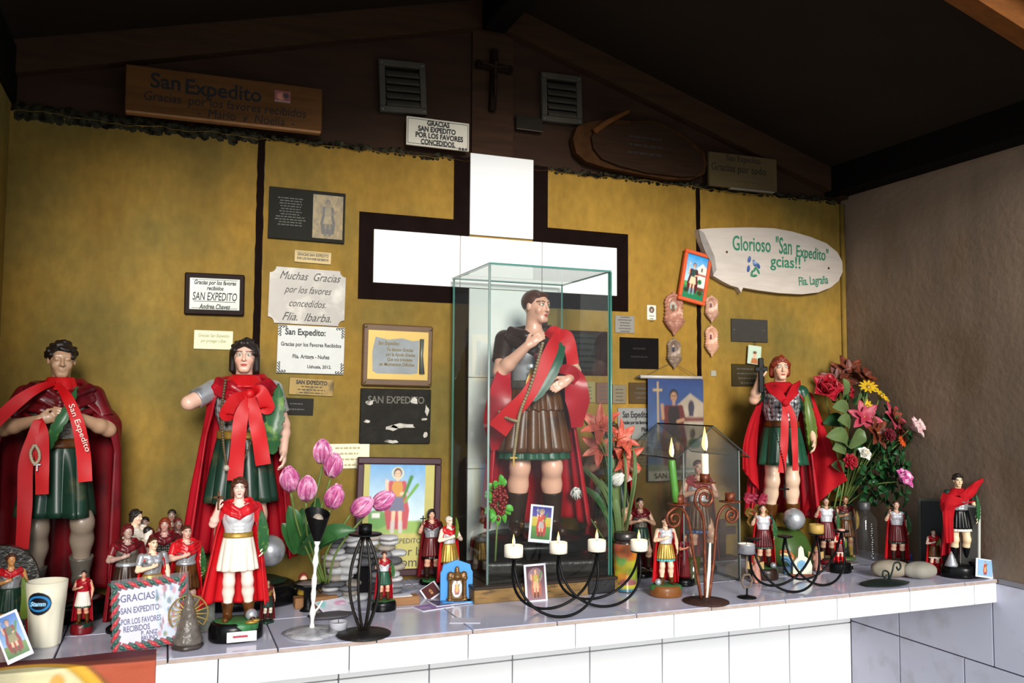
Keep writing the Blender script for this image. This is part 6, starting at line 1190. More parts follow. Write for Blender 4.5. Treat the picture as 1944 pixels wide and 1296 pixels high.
def cupat(x, y, Y): p = W(x, y, Y); return (p[0], Y, p[2])
Ya, Yb = 2.045, 2.105
ws, cups = wire_stand('black bent-wire stand holding four burning tealights before the glass case', [(cupat(975, 1058, Ya), cupat(1133, 1047, Ya), .045), (cupat(1060, 1051, Yb), cupat(1213, 1046, Yb), .045)], 0)
for c, lb in zip(cups, ('burning tealight leftmost on the four-cup wire stand', 'burning tealight third from the left on the four-cup wire stand', 'burning tealight second from the left on the four-cup wire stand', 'burning tealight rightmost on the four-cup wire stand, before the rainbow jar')):
    tealight(lb, np.array(c)+np.array((0, 0, .002)), .0235, .029, group='burning tealights')
Ya, Yb = 2.075, 2.12
ws2, cups2 = wire_stand('black bent-wire stand with mostly empty cups near the silver helmet', [(cupat(1428, 1023, Ya), cupat(1550, 1013, Ya), .045), (cupat(1490, 1018, Yb), cupat(1597, 1008, Yb), .045)], 0)
tealight('unlit yellowed tealight on the second wire stand', np.array(cups2[1])+np.array((0, 0, .002)), .021, .026, False, wax=pm('yellow_wax', '#b8964a', .5, sss=.2))
MB().ball((cups2[3]-np.array(ws2.location))+np.array((0, 0, .004)), (.012, .012, .004), 10, 5).build('wax_drip', pm('pink_wax', '#d8a090', .5), ws2, True)
# small stand with ring
l, H = foot(1418, 1134, 1030); t = thing('tealight_stand', 'small iron stand with a hexagonal ring stem left of the second wire stand', 'candle holder', l)
MB().lathe([(.026, 0), (.026, .002), (.006, .006), (.004, .008)], 18).build('foot', M_iron, t, True)
zr_ = .045; MB().tube([(.018*math.cos(a), 0, zr_+.020*math.sin(a)) for a in np.linspace(0, 2*PI, 7)[:-1]], .0032, 6, True).build('ring', pm('waxy_iron', '#6a5a4c', .6, var=.4, vscale=60), t)
MB().tube([(0, 0, .004), (.001, 0, zr_-.018)], .0028, 6).build('stem', M_iron, t); MB().tube([(0, 0, zr_+.019), (-.002, 0, zr_+.035), (.002, 0, H-.030)], .0032, 6).build('stem', pm('waxy_iron', '#6a5a4c', .6), t, True)
MB().lathe([(.003, H-.034), (.022, H-.031), (.022, H-.029), (.003, H-.030)], 16).build('plate', M_iron, t, True)
tealight('unlit tealight in a shiny foil cup on the small ring-stem stand', (l[0], l[1], ZS+H-.028), .0225, .026, False, cup=M_alu)
# three-armed candelabra
l, H = foot(1340, 1142, 903); t = thing('candelabra', 'rust-coloured candelabra with three scrolled arms in front of the glass house', 'candelabra', l); Yc = l[1]
MB().lathe([(.062, 0), (.062, .003), (.02, .007), (.008, .012), (.0003, .013)], 28).build('foot', pm('pitted_rust', '#3a2018', .7, .2, var=.5, vscale=60, bump=.8, bscale=120), t, True)
def tp(x, y): return W(x, y, Yc)-np.array(l)
def arm(bx, pts, cu, scroll, rr, sg, ptop):
    P = [tp(*q) for q in pts]; cc = tp(*scroll); P2 = list(spline(P, 26)); e = P2[-1]-cc; a0 = math.atan2(e[2], e[0]); R0 = math.hypot(e[0], e[2])
    for k in range(1, 40): a = a0+sg*k*.24; R = R0*(1-k/50); P2.append(cc+np.array((R*math.cos(a), 0, R*math.sin(a))))
    MB().tube(P2, .0042, 7).build('arm', M_rust, t, True)
    c = tp(*cu); MB().lathe([(.006, -.003), (.030, .001), (.031, .003), (.010, .003)], 22, c).build('drip_plate', M_rust, t, True); b = MB(); b.lathe([(.0135, .002), (.0135, .026), (.0115, .026), (.0115, .006)], 18, c); b.build('candle_cup', M_rust, t, True)
arm(0, [(1331, 1135), (1318, 1060), (1306, 985), (1288, 962), (1270, 972)], (1289, 958), (1280, 985), 20, 1, 0)
arm(0, [(1339, 1135), (1338, 1060), (1335, 985), (1320, 955), (1322, 935)], (1338, 917), (1338, 945), 20, -1, 0)
arm(0, [(1346, 1135), (1355, 1060), (1362, 985), (1378, 960), (1398, 968)], (1386, 953), (1388, 978), 20, -1, 0)
MB().tube([tp(1340, 1138), tp(1346, 1080), tp(1348, 1030)], [.006, .005, .003], 6).build('wax_drip', M_wax, t, True)
def taper(label, p0, p1, r, m, fl=.05):
    p0 = np.array(p0); p1 = np.array(p1); t = thing('taper_candle', label, 'candle', p0, group='burning taper candles'); d = p1-p0
    b = MB(); b.tube([(0, 0, 0), d*.3+np.array((.001, 0, 0)), d*.7, d*.97, d], [r*.98, r, r, r, r*.85], 16); b.build('wax', m, t, True); MB().tube([d*.99, d+np.array((0, 0, .010))], .001, 5).build('wick', M_wick, t); flame(t, d+np.array((0, 0, .008)), fl, fl*.125); return t
cg = np.array(l)+tp(1284, 957)+np.array((-.002, 0, .006)); taper('lit green taper candle leaning in the left cup of the candelabra', cg, W(1275, 873, Yc), .0095, pm('green_wax', '#4f8a34', .4, sss=.15, c2='#8aa84a', c2amt=.25), .052)
cw = np.array(l)+tp(1338, 916)+np.array((0, 0, .006)); taper('lit white taper candle in the tallest cup of the candelabra', cw, W(1338, 861, Yc), .0100, M_waxlit, .066)
# tall spindle holder
l, H = foot(690, 1204, 995); t = thing('candle_holder', 'tall black iron candle holder of bulging bent wires near the front edge', 'candle holder', l)
MB().lathe([(.062, 0), (.063, .003), (.03, .007), (.014, .012), (.0003, .013)], 30).build('foot', pm('worn_iron', '#1a1817', .5, .3, var=.5, vscale=50, bump=.5, bscale=90), t, True)
zt = H-.026
for k in range(8):
    a = k*2*PI/8+.2; MB().tube([( (.006+.030*math.sin(u*PI)**.9)*math.cos(a), (.006+.030*math.sin(u*PI)**.9)*math.sin(a), .008+(zt-.008)*u) for u in np.linspace(0, 1, 18)], .0032, 6).build('bent_wire', pm('worn_wire', '#241f1c', .42, .4, var=.5, vscale=60), t, True)
MB().lathe([(.005, zt), (.038, zt+.002), (.039, zt+.0045), (.01, zt+.004)], 26).build('drip_plate', M_iron, t, True); MB().lathe([(.015, zt+.003), (.0155, H), (.013, H), (.0125, zt+.008)], 20).build('candle_cup', M_iron, t, True)
# calla holder under white wax
l, H = foot(592, 1203, 965); t = thing('candle_holder', 'calla-lily shaped iron candle holder with a stem coated in white wax', 'candle holder', l)
MB().lathe([(.060, 0), (.064, .004), (.05, .009), (.03, .010), (.012, .015)], 26, wob=lambda a, z: 1+.06*math.sin(3*a)+.04*math.sin(7*a)).build('foot', pm('waxed_foot', '#a9a8ac', .5, var=.3, vscale=40, bump=.6, bscale=60, c2='#55555a', c2amt=.4, c2scale=40), t, True)
st = [(0, 0, .008), (.001, 0, .06), (.003, 0, .12), (.006, 0, .18), (.008, 0, H-.075)]; MB().tube(spline(st, 22), [.0055+.0016*math.sin(k*1.9)+.001*math.sin(k*5.1) for k in range(22)], 8).build('stem', pm('waxed_stem', '#e4e0dc', .5, var=.1, bump=.6, bscale=80), t, True)
MB().tube([(.001, 0, .045), (.012, -.004, .058), (.022, -.006, .075)], [.003, .0025, .002], 6).build('twig', pm('waxed_stem', '#e4e0dc', .5), t, True)
P = np.zeros((28, 10, 3))
for i in range(28):
    a = 2*PI*i/28
    for j in range(10): v = j/9; rr = .004+.024*v**.8*(1+.25*math.cos(a-1.6)*v); P[i, j] = (.008+rr*math.cos(a), rr*math.sin(a), H-.078+.066*v*(1+.18*math.cos(a-1.9)*v))
sheet_obj('calla_cup', P, .0016, M_iron, t, wrap=True); MB().ball((.008, 0, H-.03), (.014, .014, .018), 12, 8).build('wax', pm('dirty_wax', '#a89a8c', .4, var=.3, vscale=50), t, True)
# flat leaf-shaped holder with scrolls
l, H = foot(1690, 1108, 1052); t = thing('leaf_candle_holder', 'dark green iron leaf with curled tendrils lying before the pale stones', 'candle holder', l); Ml = pm('verdigris_iron', '#1c2a26', .45, .3, var=.3)
P = np.array([[((u-.62)*.165, (v-.5)*.06*math.sin(PI*min(1, max(0, u*.9+.06)))**.6*1.5, .004+.014*math.sin(u*PI)*(1-(2*v-1)**2)*.8) for v in np.linspace(0, 1, 9)] for u in np.linspace(0, 1, 18)]); sheet_obj('leaf', P, .002, Ml, t)
for pts in ([(-.005, 0, .012), (-.012, -.006, .035), (-.030, -.008, .042), (-.036, -.008, .030), (-.028, -.008, .022), (-.020, -.008, .030)], [(-.002, 0, .012), (.004, -.006, .04), (.012, -.006, .060), (.030, -.006, .062), (.036, -.006, .048), (.026, -.006, .040), (.020, -.006, .050)]): MB().tube(spline(pts, 30), .0028, 6).build('tendril', Ml, t, True)
l, H = foot(1612, 1082, 1066); t = thing('drip_tray', 'small pale metal tray on a bent wire foot before the glass bottle', 'tray', l); MB().lathe([(.012, .016), (.030, .018), (.034, .022), (.033, .024), (.010, .020)], 20, (0, 0, 0), 1.1, .8).build('dish', M_alu, t, True); MB().tube([(-.012, 0, .016), (-.016, 0, .004), (0, -.004, .0035), (.014, 0, .004), (.012, 0, .016)], .003, 6).build('wire_foot', M_iron, t, True)

# ================================================================== glass and jar things
l, H = foot(1642, 1070, 952); t = thing('glass_bottle', 'clear square glass bottle with raised lettering and a dark screw cap', 'bottle', l); w_ = .034
def sq(a, z): k = max(abs(math.cos(a)), abs(math.sin(a))); return min(1/k, 1.22) if z < H*.80 else 1.0
M_bot = glass_mat('bottle_glass', (.93, .94, .94), .7, .03, haze=.02, hazec=(.55, .55, .55))
MB().lathe([(.03, 0), (.034, .006), (.034, H*.72), (.030, H*.80), (.020, H*.86), (.018, H*.90)], 32, wob=sq).build('glass_body', M_bot, t, True); MB().lathe([(.020, H*.87), (.021, H*.90), (.021, H*.99), (.019, H)], 24).build('cap', pm('smoky_cap', '#3c3a3c', .4), t, True)
b = MB(); r = random.Random(2)
for k in range(16): b.ball((r.uniform(-.003, .003), -.0345, H*(.12+.036*k)), (r.uniform(.002, .004), .001, .0016), 6, 4)
b.build('embossing', pm('embossed_glass', '#b8bcbc', .2), t, True)
l, H = foot(1187, 1121, 1010); t = thing('glass_jar', 'tall glass jar wrapped in rainbow tie-dye paper with a dark cross, metal lid', 'jar', l); n = 40; P = Paint(2*PI*.034, H*.80, 60, 40, '#7a8a2c')
for k in range(26): P.ell(random.random(), random.random(), random.uniform(.08, .2), random.uniform(.1, .25), random.choice(['#b03a24', '#c0502c', '#a8a02c', '#3a8a4a', '#27508a', '#8a2c5a', '#d07a2c']), .75)
P.grad(0, .14, '#2c7a4a', '#b8a42c'); P.rect(.0, .0, 1, .05, '#27507a'); xc = .75; P.ell(xc, .45, .16, .42, '#a8442c', .8).rect(xc-.03, .15, xc+.03, .92, '#3a2a28').rect(xc-.11, .66, xc+.11, .76, '#3a2a28'); P.noise(.25, 14)
o = P.build(t, 0, H*.42, 0, 'painted_wrap', rough=.15); me = o.data; co = np.zeros(len(me.vertices)*3, np.float32); me.vertices.foreach_get('co', co); co = co.reshape(-1, 3); th_ = co[:, 0]/.034; zz = co[:, 2].copy(); rr = .034; me.vertices.foreach_set('co', np.stack([rr*np.cos(th_), rr*np.sin(th_), zz], 1).ravel()); me.update(); o.location = (0, 0, H*.42)
MB().lathe([(.030, 0), (.0335, .004), (.0335, H*.80), (.031, H*.85), (.028, H*.88)], 28).build('glass_body', pm('jar_glass', '#3a2a24', .15, var=.3), t, True); MB().lathe([(.031, H*.88), (.032, H*.90), (.032, H*.99), (.030, H), (.0003, H*.985)], 28).build('lid', pm('tin_lid', '#4a4644', .3, .7, var=.3), t, True)
l, H = foot(1313, 1108, 1055); t = thing('glass_tumbler', 'small olive-brown glass tumbler behind the candelabra arms', 'glass', l); MB().lathe([(.018, 0), (.020, .003), (.027, H), (.025, H), (.018, .006)], 20).build('glass_body', pm('amber_glass', '#3a3a16', .1, spec=.8), t, True); MB().lathe([(.0175, .006), (.022, H*.5), (.0003, H*.5)], 20).build('wax', pm('old_wax', '#5a5028', .5), t, True)
l, H = at(1370, 2.55, 985); t = thing('wooden_cross', 'dark reddish wooden cross standing behind the little glass house', 'cross', l); mw = pm('red_wood', '#3c1a16', .5, var=.3); MB().bbox((-.05, -.025, 0), (.05, .025, .012), .002).build('foot', mw, t); MB().bbox((-.013, -.009, .012), (.013, .009, H), .002).build('upright', mw, t); MB().bbox((-.055, -.0095, H*.62), (.055, .0095, H*.62+.026), .002).build('crossbar', mw, t)
# white ribbed cup with an oval sticker
l, H = foot(85, 1224, 1102); t = thing('plastic_cup', 'cream plastic tumbler with flat facets and a round blue and black sticker', 'cup', l); r1 = float(W(126, 1110, l[1])[0]-W(43, 1110, l[1])[0])/2*.98; r0 = r1*.76; N_ = 48
def fac(a, z): return 1.0 if z > H*.66 else (1-.04*(1-abs(math.cos(4*a))))
MB().lathe([(r0*.95, 0), (r0, .004), (r0+(r1-r0)*.35, H*.35), (r0+(r1-r0)*.64, H*.655), (r0+(r1-r0)*.70, H*.68), (r1, H), (r1-.003, H), (r0+(r1-r0)*.65, H*.68), (r0*.9, .008), (.0003, .008)], N_, wob=fac).build('cup_body', pm('cream_plastic', '#e2dcc6', .4, var=.02, sss=.1), t, True)
Pt = Paint(.052, .050, 40, 38, '#e2dcc6'); Pt.ell(.5, .5, .49, .49, '#0c0d18').ring(.5, .5, .40, .30, .035, '#2a86c8'); yy = None
G = Pt; V = np.stack([(G.X-.5)*G.w, np.zeros_like(G.X), (G.Z-.5)*G.h], -1).reshape(-1, 3); keep = (np.hypot((G.X-.5)/.5, (G.Z-.5)/.5) <= 1.01)
I = np.arange(G.nx*G.ny).reshape(G.nx, G.ny); kq = keep[:-1, :-1] & keep[1:, 1:] & keep[1:, :-1] & keep[:-1, 1:]; q = np.stack([I[:-1, :-1], I[1:, :-1], I[1:, 1:], I[:-1, 1:]], -1)[kq]
zc_ = H*.70; rc = lambda z: r0+(r1-r0)*(z/H)+.0012; a_ = V[:, 0]/(r1*.93)-.30; V2 = np.stack([rc(V[:, 2]+zc_)*np.sin(a_), -rc(V[:, 2]+zc_)*np.cos(a_), V[:, 2]+zc_], 1); me = new_mesh('sticker', V2, q); set_col(me, G.C.reshape(-1, 3)); link('sticker', me, attr_mat('print_paper_0.35', rough=.35, var=.04), t)
lx = rc(zc_)*math.sin(-.30); lettering(t, 'Stamm', lx, zc_, .013, pm('pale_blue_ink', '#9ad0f0', .4), y=-rc(zc_)*math.cos(.30)-.0015, bold=.0005, shear=.2, fit=.032).rotation_euler = (0, 0, -.30)

# ================================================================== cards, letters, pictures standing on the shelf
def card(name, label, quad, Y, th, m, lean=.0, cat='card'):
    cen, w_, h_, rl = wrect(*quad, Y); t = thing(name, label, cat, cen, rot=(lean, rl, 0)); plate(t, w_, h_, th, m, .0006, name='sheet'); return t, w_, h_
M_card = pm('card_white', '#dcdbe4', .4, var=.03)
# big framed picture
t, w_, h_ = on_wall('framed_picture', 'large framed saint print with Spanish prayer text behind the tulips', 'picture', wrect((671, 869), (831, 868), (836, 1090), (676, 1092), 2.545))
t.rotation_euler[0] = -.05; fw = .020; b = MB(); mfr = pm('plum_frame', '#3a1c24', .4, var=.2)
for lo, hi in (((-w_/2, -h_/2), (w_/2, -h_/2+fw)), ((-w_/2, h_/2-fw), (w_/2, h_/2)), ((-w_/2, -h_/2+fw), (-w_/2+fw, h_/2-fw)), ((w_/2-fw, -h_/2+fw), (w_/2, h_/2-fw))): MB().bbox((lo[0], -.014, lo[1]), (hi[0], .006, hi[1]), .003).build('frame_rail', mfr, t)
MB().box((-w_/2+fw*.5, -.006, -h_/2+fw*.5), (w_/2-fw*.5, .004, h_/2-fw*.5)).build('mat_board', pm('olive_mat', '#b0a860', .6, var=.06), t)
p = Paint(w_*.66, h_*.66, 72, 84, '#9ab4c8'); p.grad(.2, 1, '#cfe0dc', '#5f94c0').rect(0, 0, 1, .26, '#8aa85a').ell(.15, .28, .2, .12, '#6a9a50').rect(.06, .3, .2, .36, '#e6e2d8').rect(0, 0, 1, .10, '#b4aa64').noise(.1, 14); p.saint(.5, .10, .84, cape='#b04a50', armor='#c08a40', skirt='#6a6a80', skin='#e8b898', hair='#5a3420', boots='#c0b8b0', cross=False).cap(.64, .5, .86, .72, .02, '#6a9a40', .03); p.build(t, -.02*w_, .12*h_, -.0066)
lettering(t, 'SAN   EXPEDITO', -.0*w_, -.21*h_, .020, M_ink2, y=-.007, fit=w_*.56); lettering(t, 'por la', .14*w_, -.30*h_, .036, M_ink2, y=-.007); lettering(t, 'Rom', .10*w_, -.39*h_, .038, M_ink2, y=-.007); lettering(t, 'San', -.20*w_, -.30*h_, .034, M_ink2, y=-.007)
# letter in a clear sleeve with a twisted border
t, w_, h_ = card('letter_sleeve', 'handwritten thank-you letter in a clear sleeve with twisted red and green border', ((217, 1114), (352, 1097), (346, 1210), (221, 1229)), 2.085, .006, pm('letter_paper', '#d8d8ea', .35, var=.04), -.10, 'letter')
hw, hh = w_/2, h_/2
for (x0, z0, x1, z1) in ((-hw, -hh, hw, -hh), (hw, -hh, hw, hh), (hw, hh, -hw, hh), (-hw, hh, -hw, -hh)):
    Ln = math.hypot(x1-x0, z1-z0); n_ = int(Ln/.012)
    for k in range(n_):
        u0, u1 = k/n_, (k+1.9)/n_; a = np.array((x0+(x1-x0)*u0, z0+(z1-z0)*u0)); c = np.array((x0+(x1-x0)*u1, z0+(z1-z0)*u1)); nv = np.array((-(z1-z0), x1-x0))/Ln*.008; b = MB(); b.tube([(a[0]+nv[0], -.008, a[1]+nv[1]), ((a+c)[0]/2, -.011, (a+c)[1]/2), (c[0]-nv[0], -.008, c[1]-nv[1])], [.003, .0052, .003], 6)
        b.build('border_twist', pm('braid_red', '#b82c34', .4) if k % 2 else pm('braid_green', '#1f5044', .4), t, True)
for s_, x, z, sz, ft in (('GRACIAS', -.17, .28, .022, .50), ('SAN EXPEDITO', -.14, .08, .018, .56), ('POR LOS FAVORES', -.13, -.10, .017, .58), ('RECIBIDOS', -.20, -.22, .017, .38), ("P. ANIZ", -.02, -.315, .013, .24), ('BRUNO', -.02, -.40, .013, .24)): lettering(t, s_, x*w_, z*h_, sz, pm('purple_pen', '#3a3466', .5), y=-.006, fit=ft*w_, bold=.0003)
p = Paint(w_*.36, h_*.86, 40, 50, '#c8d4e0')
for k in range(60): p.ell(random.random(), random.random(), random.uniform(.03, .09), random.uniform(.03, .08), random.choice(['#c87a88', '#a03a50', '#5a88a8', '#d8d4e0', '#3a6a70', '#c8a860', '#e0dce8', '#8a3044', '#4a7a5a']), .8)
p.build(t, .27*w_, .0, -.0068)
pane(t, (-hw-.006, -.0135, -hh-.006), (hw+.012, -.0128, hh+.014), glass_mat('clear_film', (.95, .95, .96), 1.0, .12, haze=.04, hazec=(.8, .8, .85)), glass_mat('clear_film', (.95, .95, .96)), 'clear_sleeve')
# holy cards
def holy_card(label, quad, Y, lean=-.12, name='prayer_card', **k):
    t, w_, h_ = card(name, label, quad, Y, .0015, M_card, lean); p = Paint(w_*.82, h_*.86, 40, 60, k.pop('bgc', '#5a4a9a')); g = k.pop('grads', None)
    for a in (g or []): p.grad(*a)
    for a in (k.pop('ells', [])): p.ell(*a)
    p.saint(k.pop('x', .5), k.pop('z0', .06), k.pop('h', .86), **k).noise(.06, 10); p.build(t, 0, .02*h_, -.0021); return t
holy_card('holy card with purple, yellow and green background leaning inside the glass case', ((1007, 957), (1050, 960), (1047, 1032), (1003, 1027)), 2.262, -.10, grads=[(0, .4, '#3a6a3a', '#5a8a3a'), (.4, .68, '#b8a43a', '#c8b04a'), (.68, 1, '#5a4a9a', '#2c2a7a')], cape='#b8303a', armor='#c05040', skirt='#b0a0a0')
holy_card('dark maroon holy card leaning on the wooden base of the glass case', ((993, 1072), (1034, 1070), (1041, 1141), (999, 1147)), 2.20, -.14, bgc='#4a2430', grads=[(0, 1, '#8a6a70', '#3a1a26')], ells=[(.5, .72, .4, .22, '#a88a90', .5)], cape='#a8604a', armor='#a8984a', skirt='#c0a078', halo=False, cross=False)
c = holy_card('tilted blue holy card leaning on the white cup at the left corner', ((-26, 1180), (30, 1157), (66, 1237), (22, 1259)), 2.03, -.15, bgc='#3a7ac0', grads=[(0, .3, '#3a6a34', '#6a8a4a'), (.3, 1, '#8ab0d8', '#2c6ab8')], cape='#8a2424', armor='#5a6a50', skirt='#8a8460', halo=False)
# flat cards and prints lying about
def flat(label, px, rz, w_, h_, m, pr=None, z=ZS, name='prayer_card', tilt=0):
    p_ = S(*px, z); t = thing(name, label, 'card', (p_[0], p_[1], z), rot=(tilt, 0, rz)); MB().bbox((-w_/2, -h_/2, 0), (w_/2, h_/2, .0016), .0004).build('sheet', m, t)
    if pr:
        P = Paint(w_*.9, h_*.9, 24, 24, pr[0])
        for k in range(14): P.ell(random.random(), random.random(), random.uniform(.08, .25), random.uniform(.06, .2), random.choice(pr), .8)
        o = P.build(t, 0, 0, 0); o.rotation_euler = (-PI/2, 0, 0); o.location = (0, 0, .0021)
    return t
flat('lilac printed leaflet lying flat left of the blue miniature shrine', (822, 1152), .25, .095, .06, M_card, ['#8a6aa8', '#b8a0d0', '#6a5a90', '#c8bce0'])
flat('dark printed leaflet lying under the blue miniature shrine', (852, 1143), .12, .10, .065, M_card, ['#3a3a5a', '#6a6a90', '#a8a0c8', '#202030'], ZS+.0022)
flat('blank pale slip lying near the front edge beside the glass case', (883, 1178), -.35, .075, .05, pm('pale_slip', '#c0bcc8', .4, var=.03))
flat('blue-edged card lying half under the blue miniature shrine', (878, 1138), -.05, .06, .05, pm('blue_card', '#3a7ab0', .4), None, ZS+.0044)
flat('small grey leaflet lying by the foot of the framed picture', (770, 1120), .5, .08, .05, pm('grey_leaflet', '#8a90a4', .4), ['#7a84a0', '#a0a8b8', '#c0b0a8'])
holy_card('small dark red picture leaning crookedly before the crimson figurine', ((796, 1122), (822, 1102), (842, 1124), (812, 1142)), 2.33, -.7, bgc='#4a1a18', h=.5, z0=.2, cape='#a87a3a', armor='#8a5a2a', skirt='#7a3a20', halo=False, cross=False, palm=False)
# right end: frames and cards against the wall
t = thing('picture_frame', 'dark glazed picture frame leaning on the right wall behind the scarfed statuette', 'picture', W(1779, 1010, 2.16), rot=(-.1, 0, -.9)); plate(t, .11, .215, .012, pm('grey_green_frame', '#4c4a42', .6, var=.15, spec=.1), .002, name='frame'); plate(t, .092, .195, .0135, pm('dark_glazing', '#201f1b', .35, spec=.15), .001, name='glazing')
t = thing('picture_frame', 'narrow pale-edged frame standing right behind the scarfed statuette', 'picture', W(1843, 1020, 2.03), rot=(-.08, 0, -1.25)); plate(t, .06, .20, .008, pm('pale_frame', '#b8b8b0', .4), .002, name='frame'); plate(t, .050, .186, .0095, pm('grey_mount', '#4a4844', .5, spec=.15), .001, name='mount')
holy_card('tiny pale holy card standing in the far right corner of the shelf', ((1851, 1058), (1885, 1064), (1887, 1098), (1853, 1094)), 1.995, -.08, bgc='#8ab0d0', cape='#a82a2a', armor='#b04a3a', skirt='#c0a060', halo=False, cross=False)

# ================================================================== little shrine, relief plaque, resin virgin, ornaments
l, H = foot(866, 1141, 1062); t = thing('miniature_shrine', 'blue arched miniature shrine with gold columns and an oval saint image', 'shrine', l, -.12); wq = float(W(895, 1100, l[1])[0]-W(836, 1100, l[1])[0]); Mb = pm('sky_blue_paint', '#3f8ccc', .45, var=.06)
a = wq/2; ol = [(-a, 0), (a, 0), (a, H*.70), (a*.90, H*.76), (a*.84, H*.88), (a*.5, H*.93), (0, H), (-a*.5, H*.93), (-a*.84, H*.88), (-a*.90, H*.76), (-a, H*.70)]
MB().prism(ol, -.004, .006).build('back_board', Mb, t); MB().bbox((-a, -.035, 0), (a, -.004, .006), .002).build('floor_board', Mb, t)
Mg = pm('dark_gold', '#6a4a22', .4, .4, var=.4, vscale=60); g = SDF((-.03, -.028, 0), (.03, .0, H*.86), .0022); kx = a*.46; z1 = H*.06
for sx in (-1, 1):
    g.cone((sx*kx, -.014, H*.10), (sx*kx, -.014, H*.56), .0052, .0046, .003); g.ell((sx*kx, -.014, H*.58), (.008, .008, .006), .003); g.ell((sx*kx, -.014, H*.08), (.009, .009, .006), .003); g.ell((sx*kx*.9, -.012, H*.66), (.009, .006, .009), .004)
g.box((0, -.012, H*.045), (kx*1.3, .010, H*.03), .003, .002).box((0, -.010, H*.60), (kx*1.15, .007, H*.025), .003, .003).cone((0, -.010, H*.63), (0, -.010, H*.74), .014, .006, .005).ell((0, -.010, H*.79), (.006, .004, .008), .003).box((0, -.005, H*.32), (kx*.9, .003, H*.26), .002)
V, Fq = g.mesh(); link('gold_surround', new_mesh('gold_surround', V, Fq), Mg, t, True)
p = Paint(kx*1.35, H*.44, 26, 36, '#e6e4e8'); p.saint(.5, .12, .74, cape='#b0584a', armor='#c8b070', skirt='#c8a858', halo=False, cross=False); X, Z = (p.X-.5)/.5, (p.Z-.5)/.5; p.C[(X**2+Z**2) > 1] = np.array(col('#6a4a22')); p.build(t, 0, H*.33, -.0092)
# arched relief at the left border
l = W(-2, 1150, 2.22); l[2] = ZS; t = thing('arched_relief', 'glittering arched relief plaque of a saint cut off by the left edge', 'plaque', l, .1); Hh = float(W(10, 1036, 2.22)[2]-ZS)
n_ = 20; ar = [(-.075, 0), (.075, 0)]+[(.075*math.cos(q_), Hh-.075+.075*math.sin(q_)) for q_ in np.linspace(0, PI, n_)]; MB().prism(ar, 0, .03).build('arch', pm('glitter_black', '#24221e', .35, .3, var=.6, vscale=90, c2='#8a8478', c2amt=.2, c2scale=80, bump=.6, bscale=120), t)
V, Fq, lay = fig_body('across', 1/110); me = new_mesh('relief_body', V*Hh*.9*np.array((1, .7, 1)), Fq); set_col(me, np.ones((len(V), 3))*np.array(col('#c88a50'))); link('relief_figure', me, skinmat(), t, True, (.02, 0, .004)); 
for nm, me_, m_ in (('relief_armour', cuirass_mesh(1/110), M_silver), ('relief_cape', cape_mesh(nu=44, nv=24), M_cape2), ('relief_skirt', skirt_mesh(.605, .335, .094, .138, 18, .06, nu=72), M_dgreen), ('relief_hair', hair_mesh('across', .8/110, 'mid'), M_hair_br), ('relief_mantle', mantle_mesh(1/110), M_cape2)): o = link(nm, me_, m_, t, True, (.02, 0, .004)); o.scale = (Hh*.9, Hh*.63, Hh*.9)
sheet_obj('palm_leaf', palm_P([(.05, -.05, .06), (.055, -.055, .10), (.045, -.05, .15)], .010), .004, M_palm2, t)
# resin virgin with rays
l, H = foot(356, 1229, 1122); t = thing('virgin_figurine', 'smoky translucent robed figurine with a halo of golden rays beside the letter', 'figurine', l); Mr = pm('smoky_resin', '#8a8076', .22, var=.4, vscale=70, spec=.5, trans=.55, bump=.8, bscale=110)
MB().lathe([(.030, 0), (.033, .004), (.030, .010), (.022, .013)], 22, wob=lambda a, z: 1+.05*math.sin(6*a)).build('base', pm('smoky_base', '#3a302c', .4, var=.4, vscale=60), t, True)
g = SDF((-.05, -.04, 0), (.05, .04, H), .0024); g.cone((0, 0, .018), (0, 0, H*.34), .031, .021, .01).cone((0, 0, H*.34), (0, 0, H*.56), .021, .014, .01).cone((0, 0, H*.5), (0, 0, H*.66), .015, .011, .008).ell((0, -.001, H*.76), (.0095, .010, .012), .005).ell((0, .002, H*.80), (.012, .011, .011), .004).ell((0, -.012, H*.58), (.009, .007, .009), .005); g.cone((0, 0, H*.86), (0, 0, H*.95), .009, .004, .003); g.above(.010); V, Fq = g.mesh(); link('robe', new_mesh('robe', V, Fq), Mr, t, True)
for k in range(15):
    a = math.radians(-40+k*260/14); c_ = np.array((0, .008, H*.58)); d_ = np.array((math.cos(a), 0, math.sin(a))); MB().tube([c_+d_*.016, c_+d_*(.044 if k % 2 else .038)], [.0022, .0008], 5).build('ray', pm('brass_ray', '#a88a4a', .4, .5), t)
MB().tube([(.040*math.cos(a), .008, H*.58+.040*math.sin(a)) for a in np.linspace(math.radians(-40), math.radians(220), 26)], .0016, 5).build('halo_ring', pm('brass_ray', '#a88a4a', .4, .5), t)
l, H = foot(384, 1200, 1130); t = thing('glass_block', 'small clear faceted block wedged behind the resin figurine', 'ornament', l, .2); MB().bbox((-.026, -.008, 0), (.026, .008, H), .003).build('block', glass_mat('block_glass', (.75, .8, .8), 1.0, .05, haze=.25, hazec=(.45, .45, .42)), t); MB().bbox((-.020, -.0095, .008), (.020, -.0082, H-.008), .001).build('inlay', pm('inlay', '#6a7068', .4, var=.5, vscale=60), t)
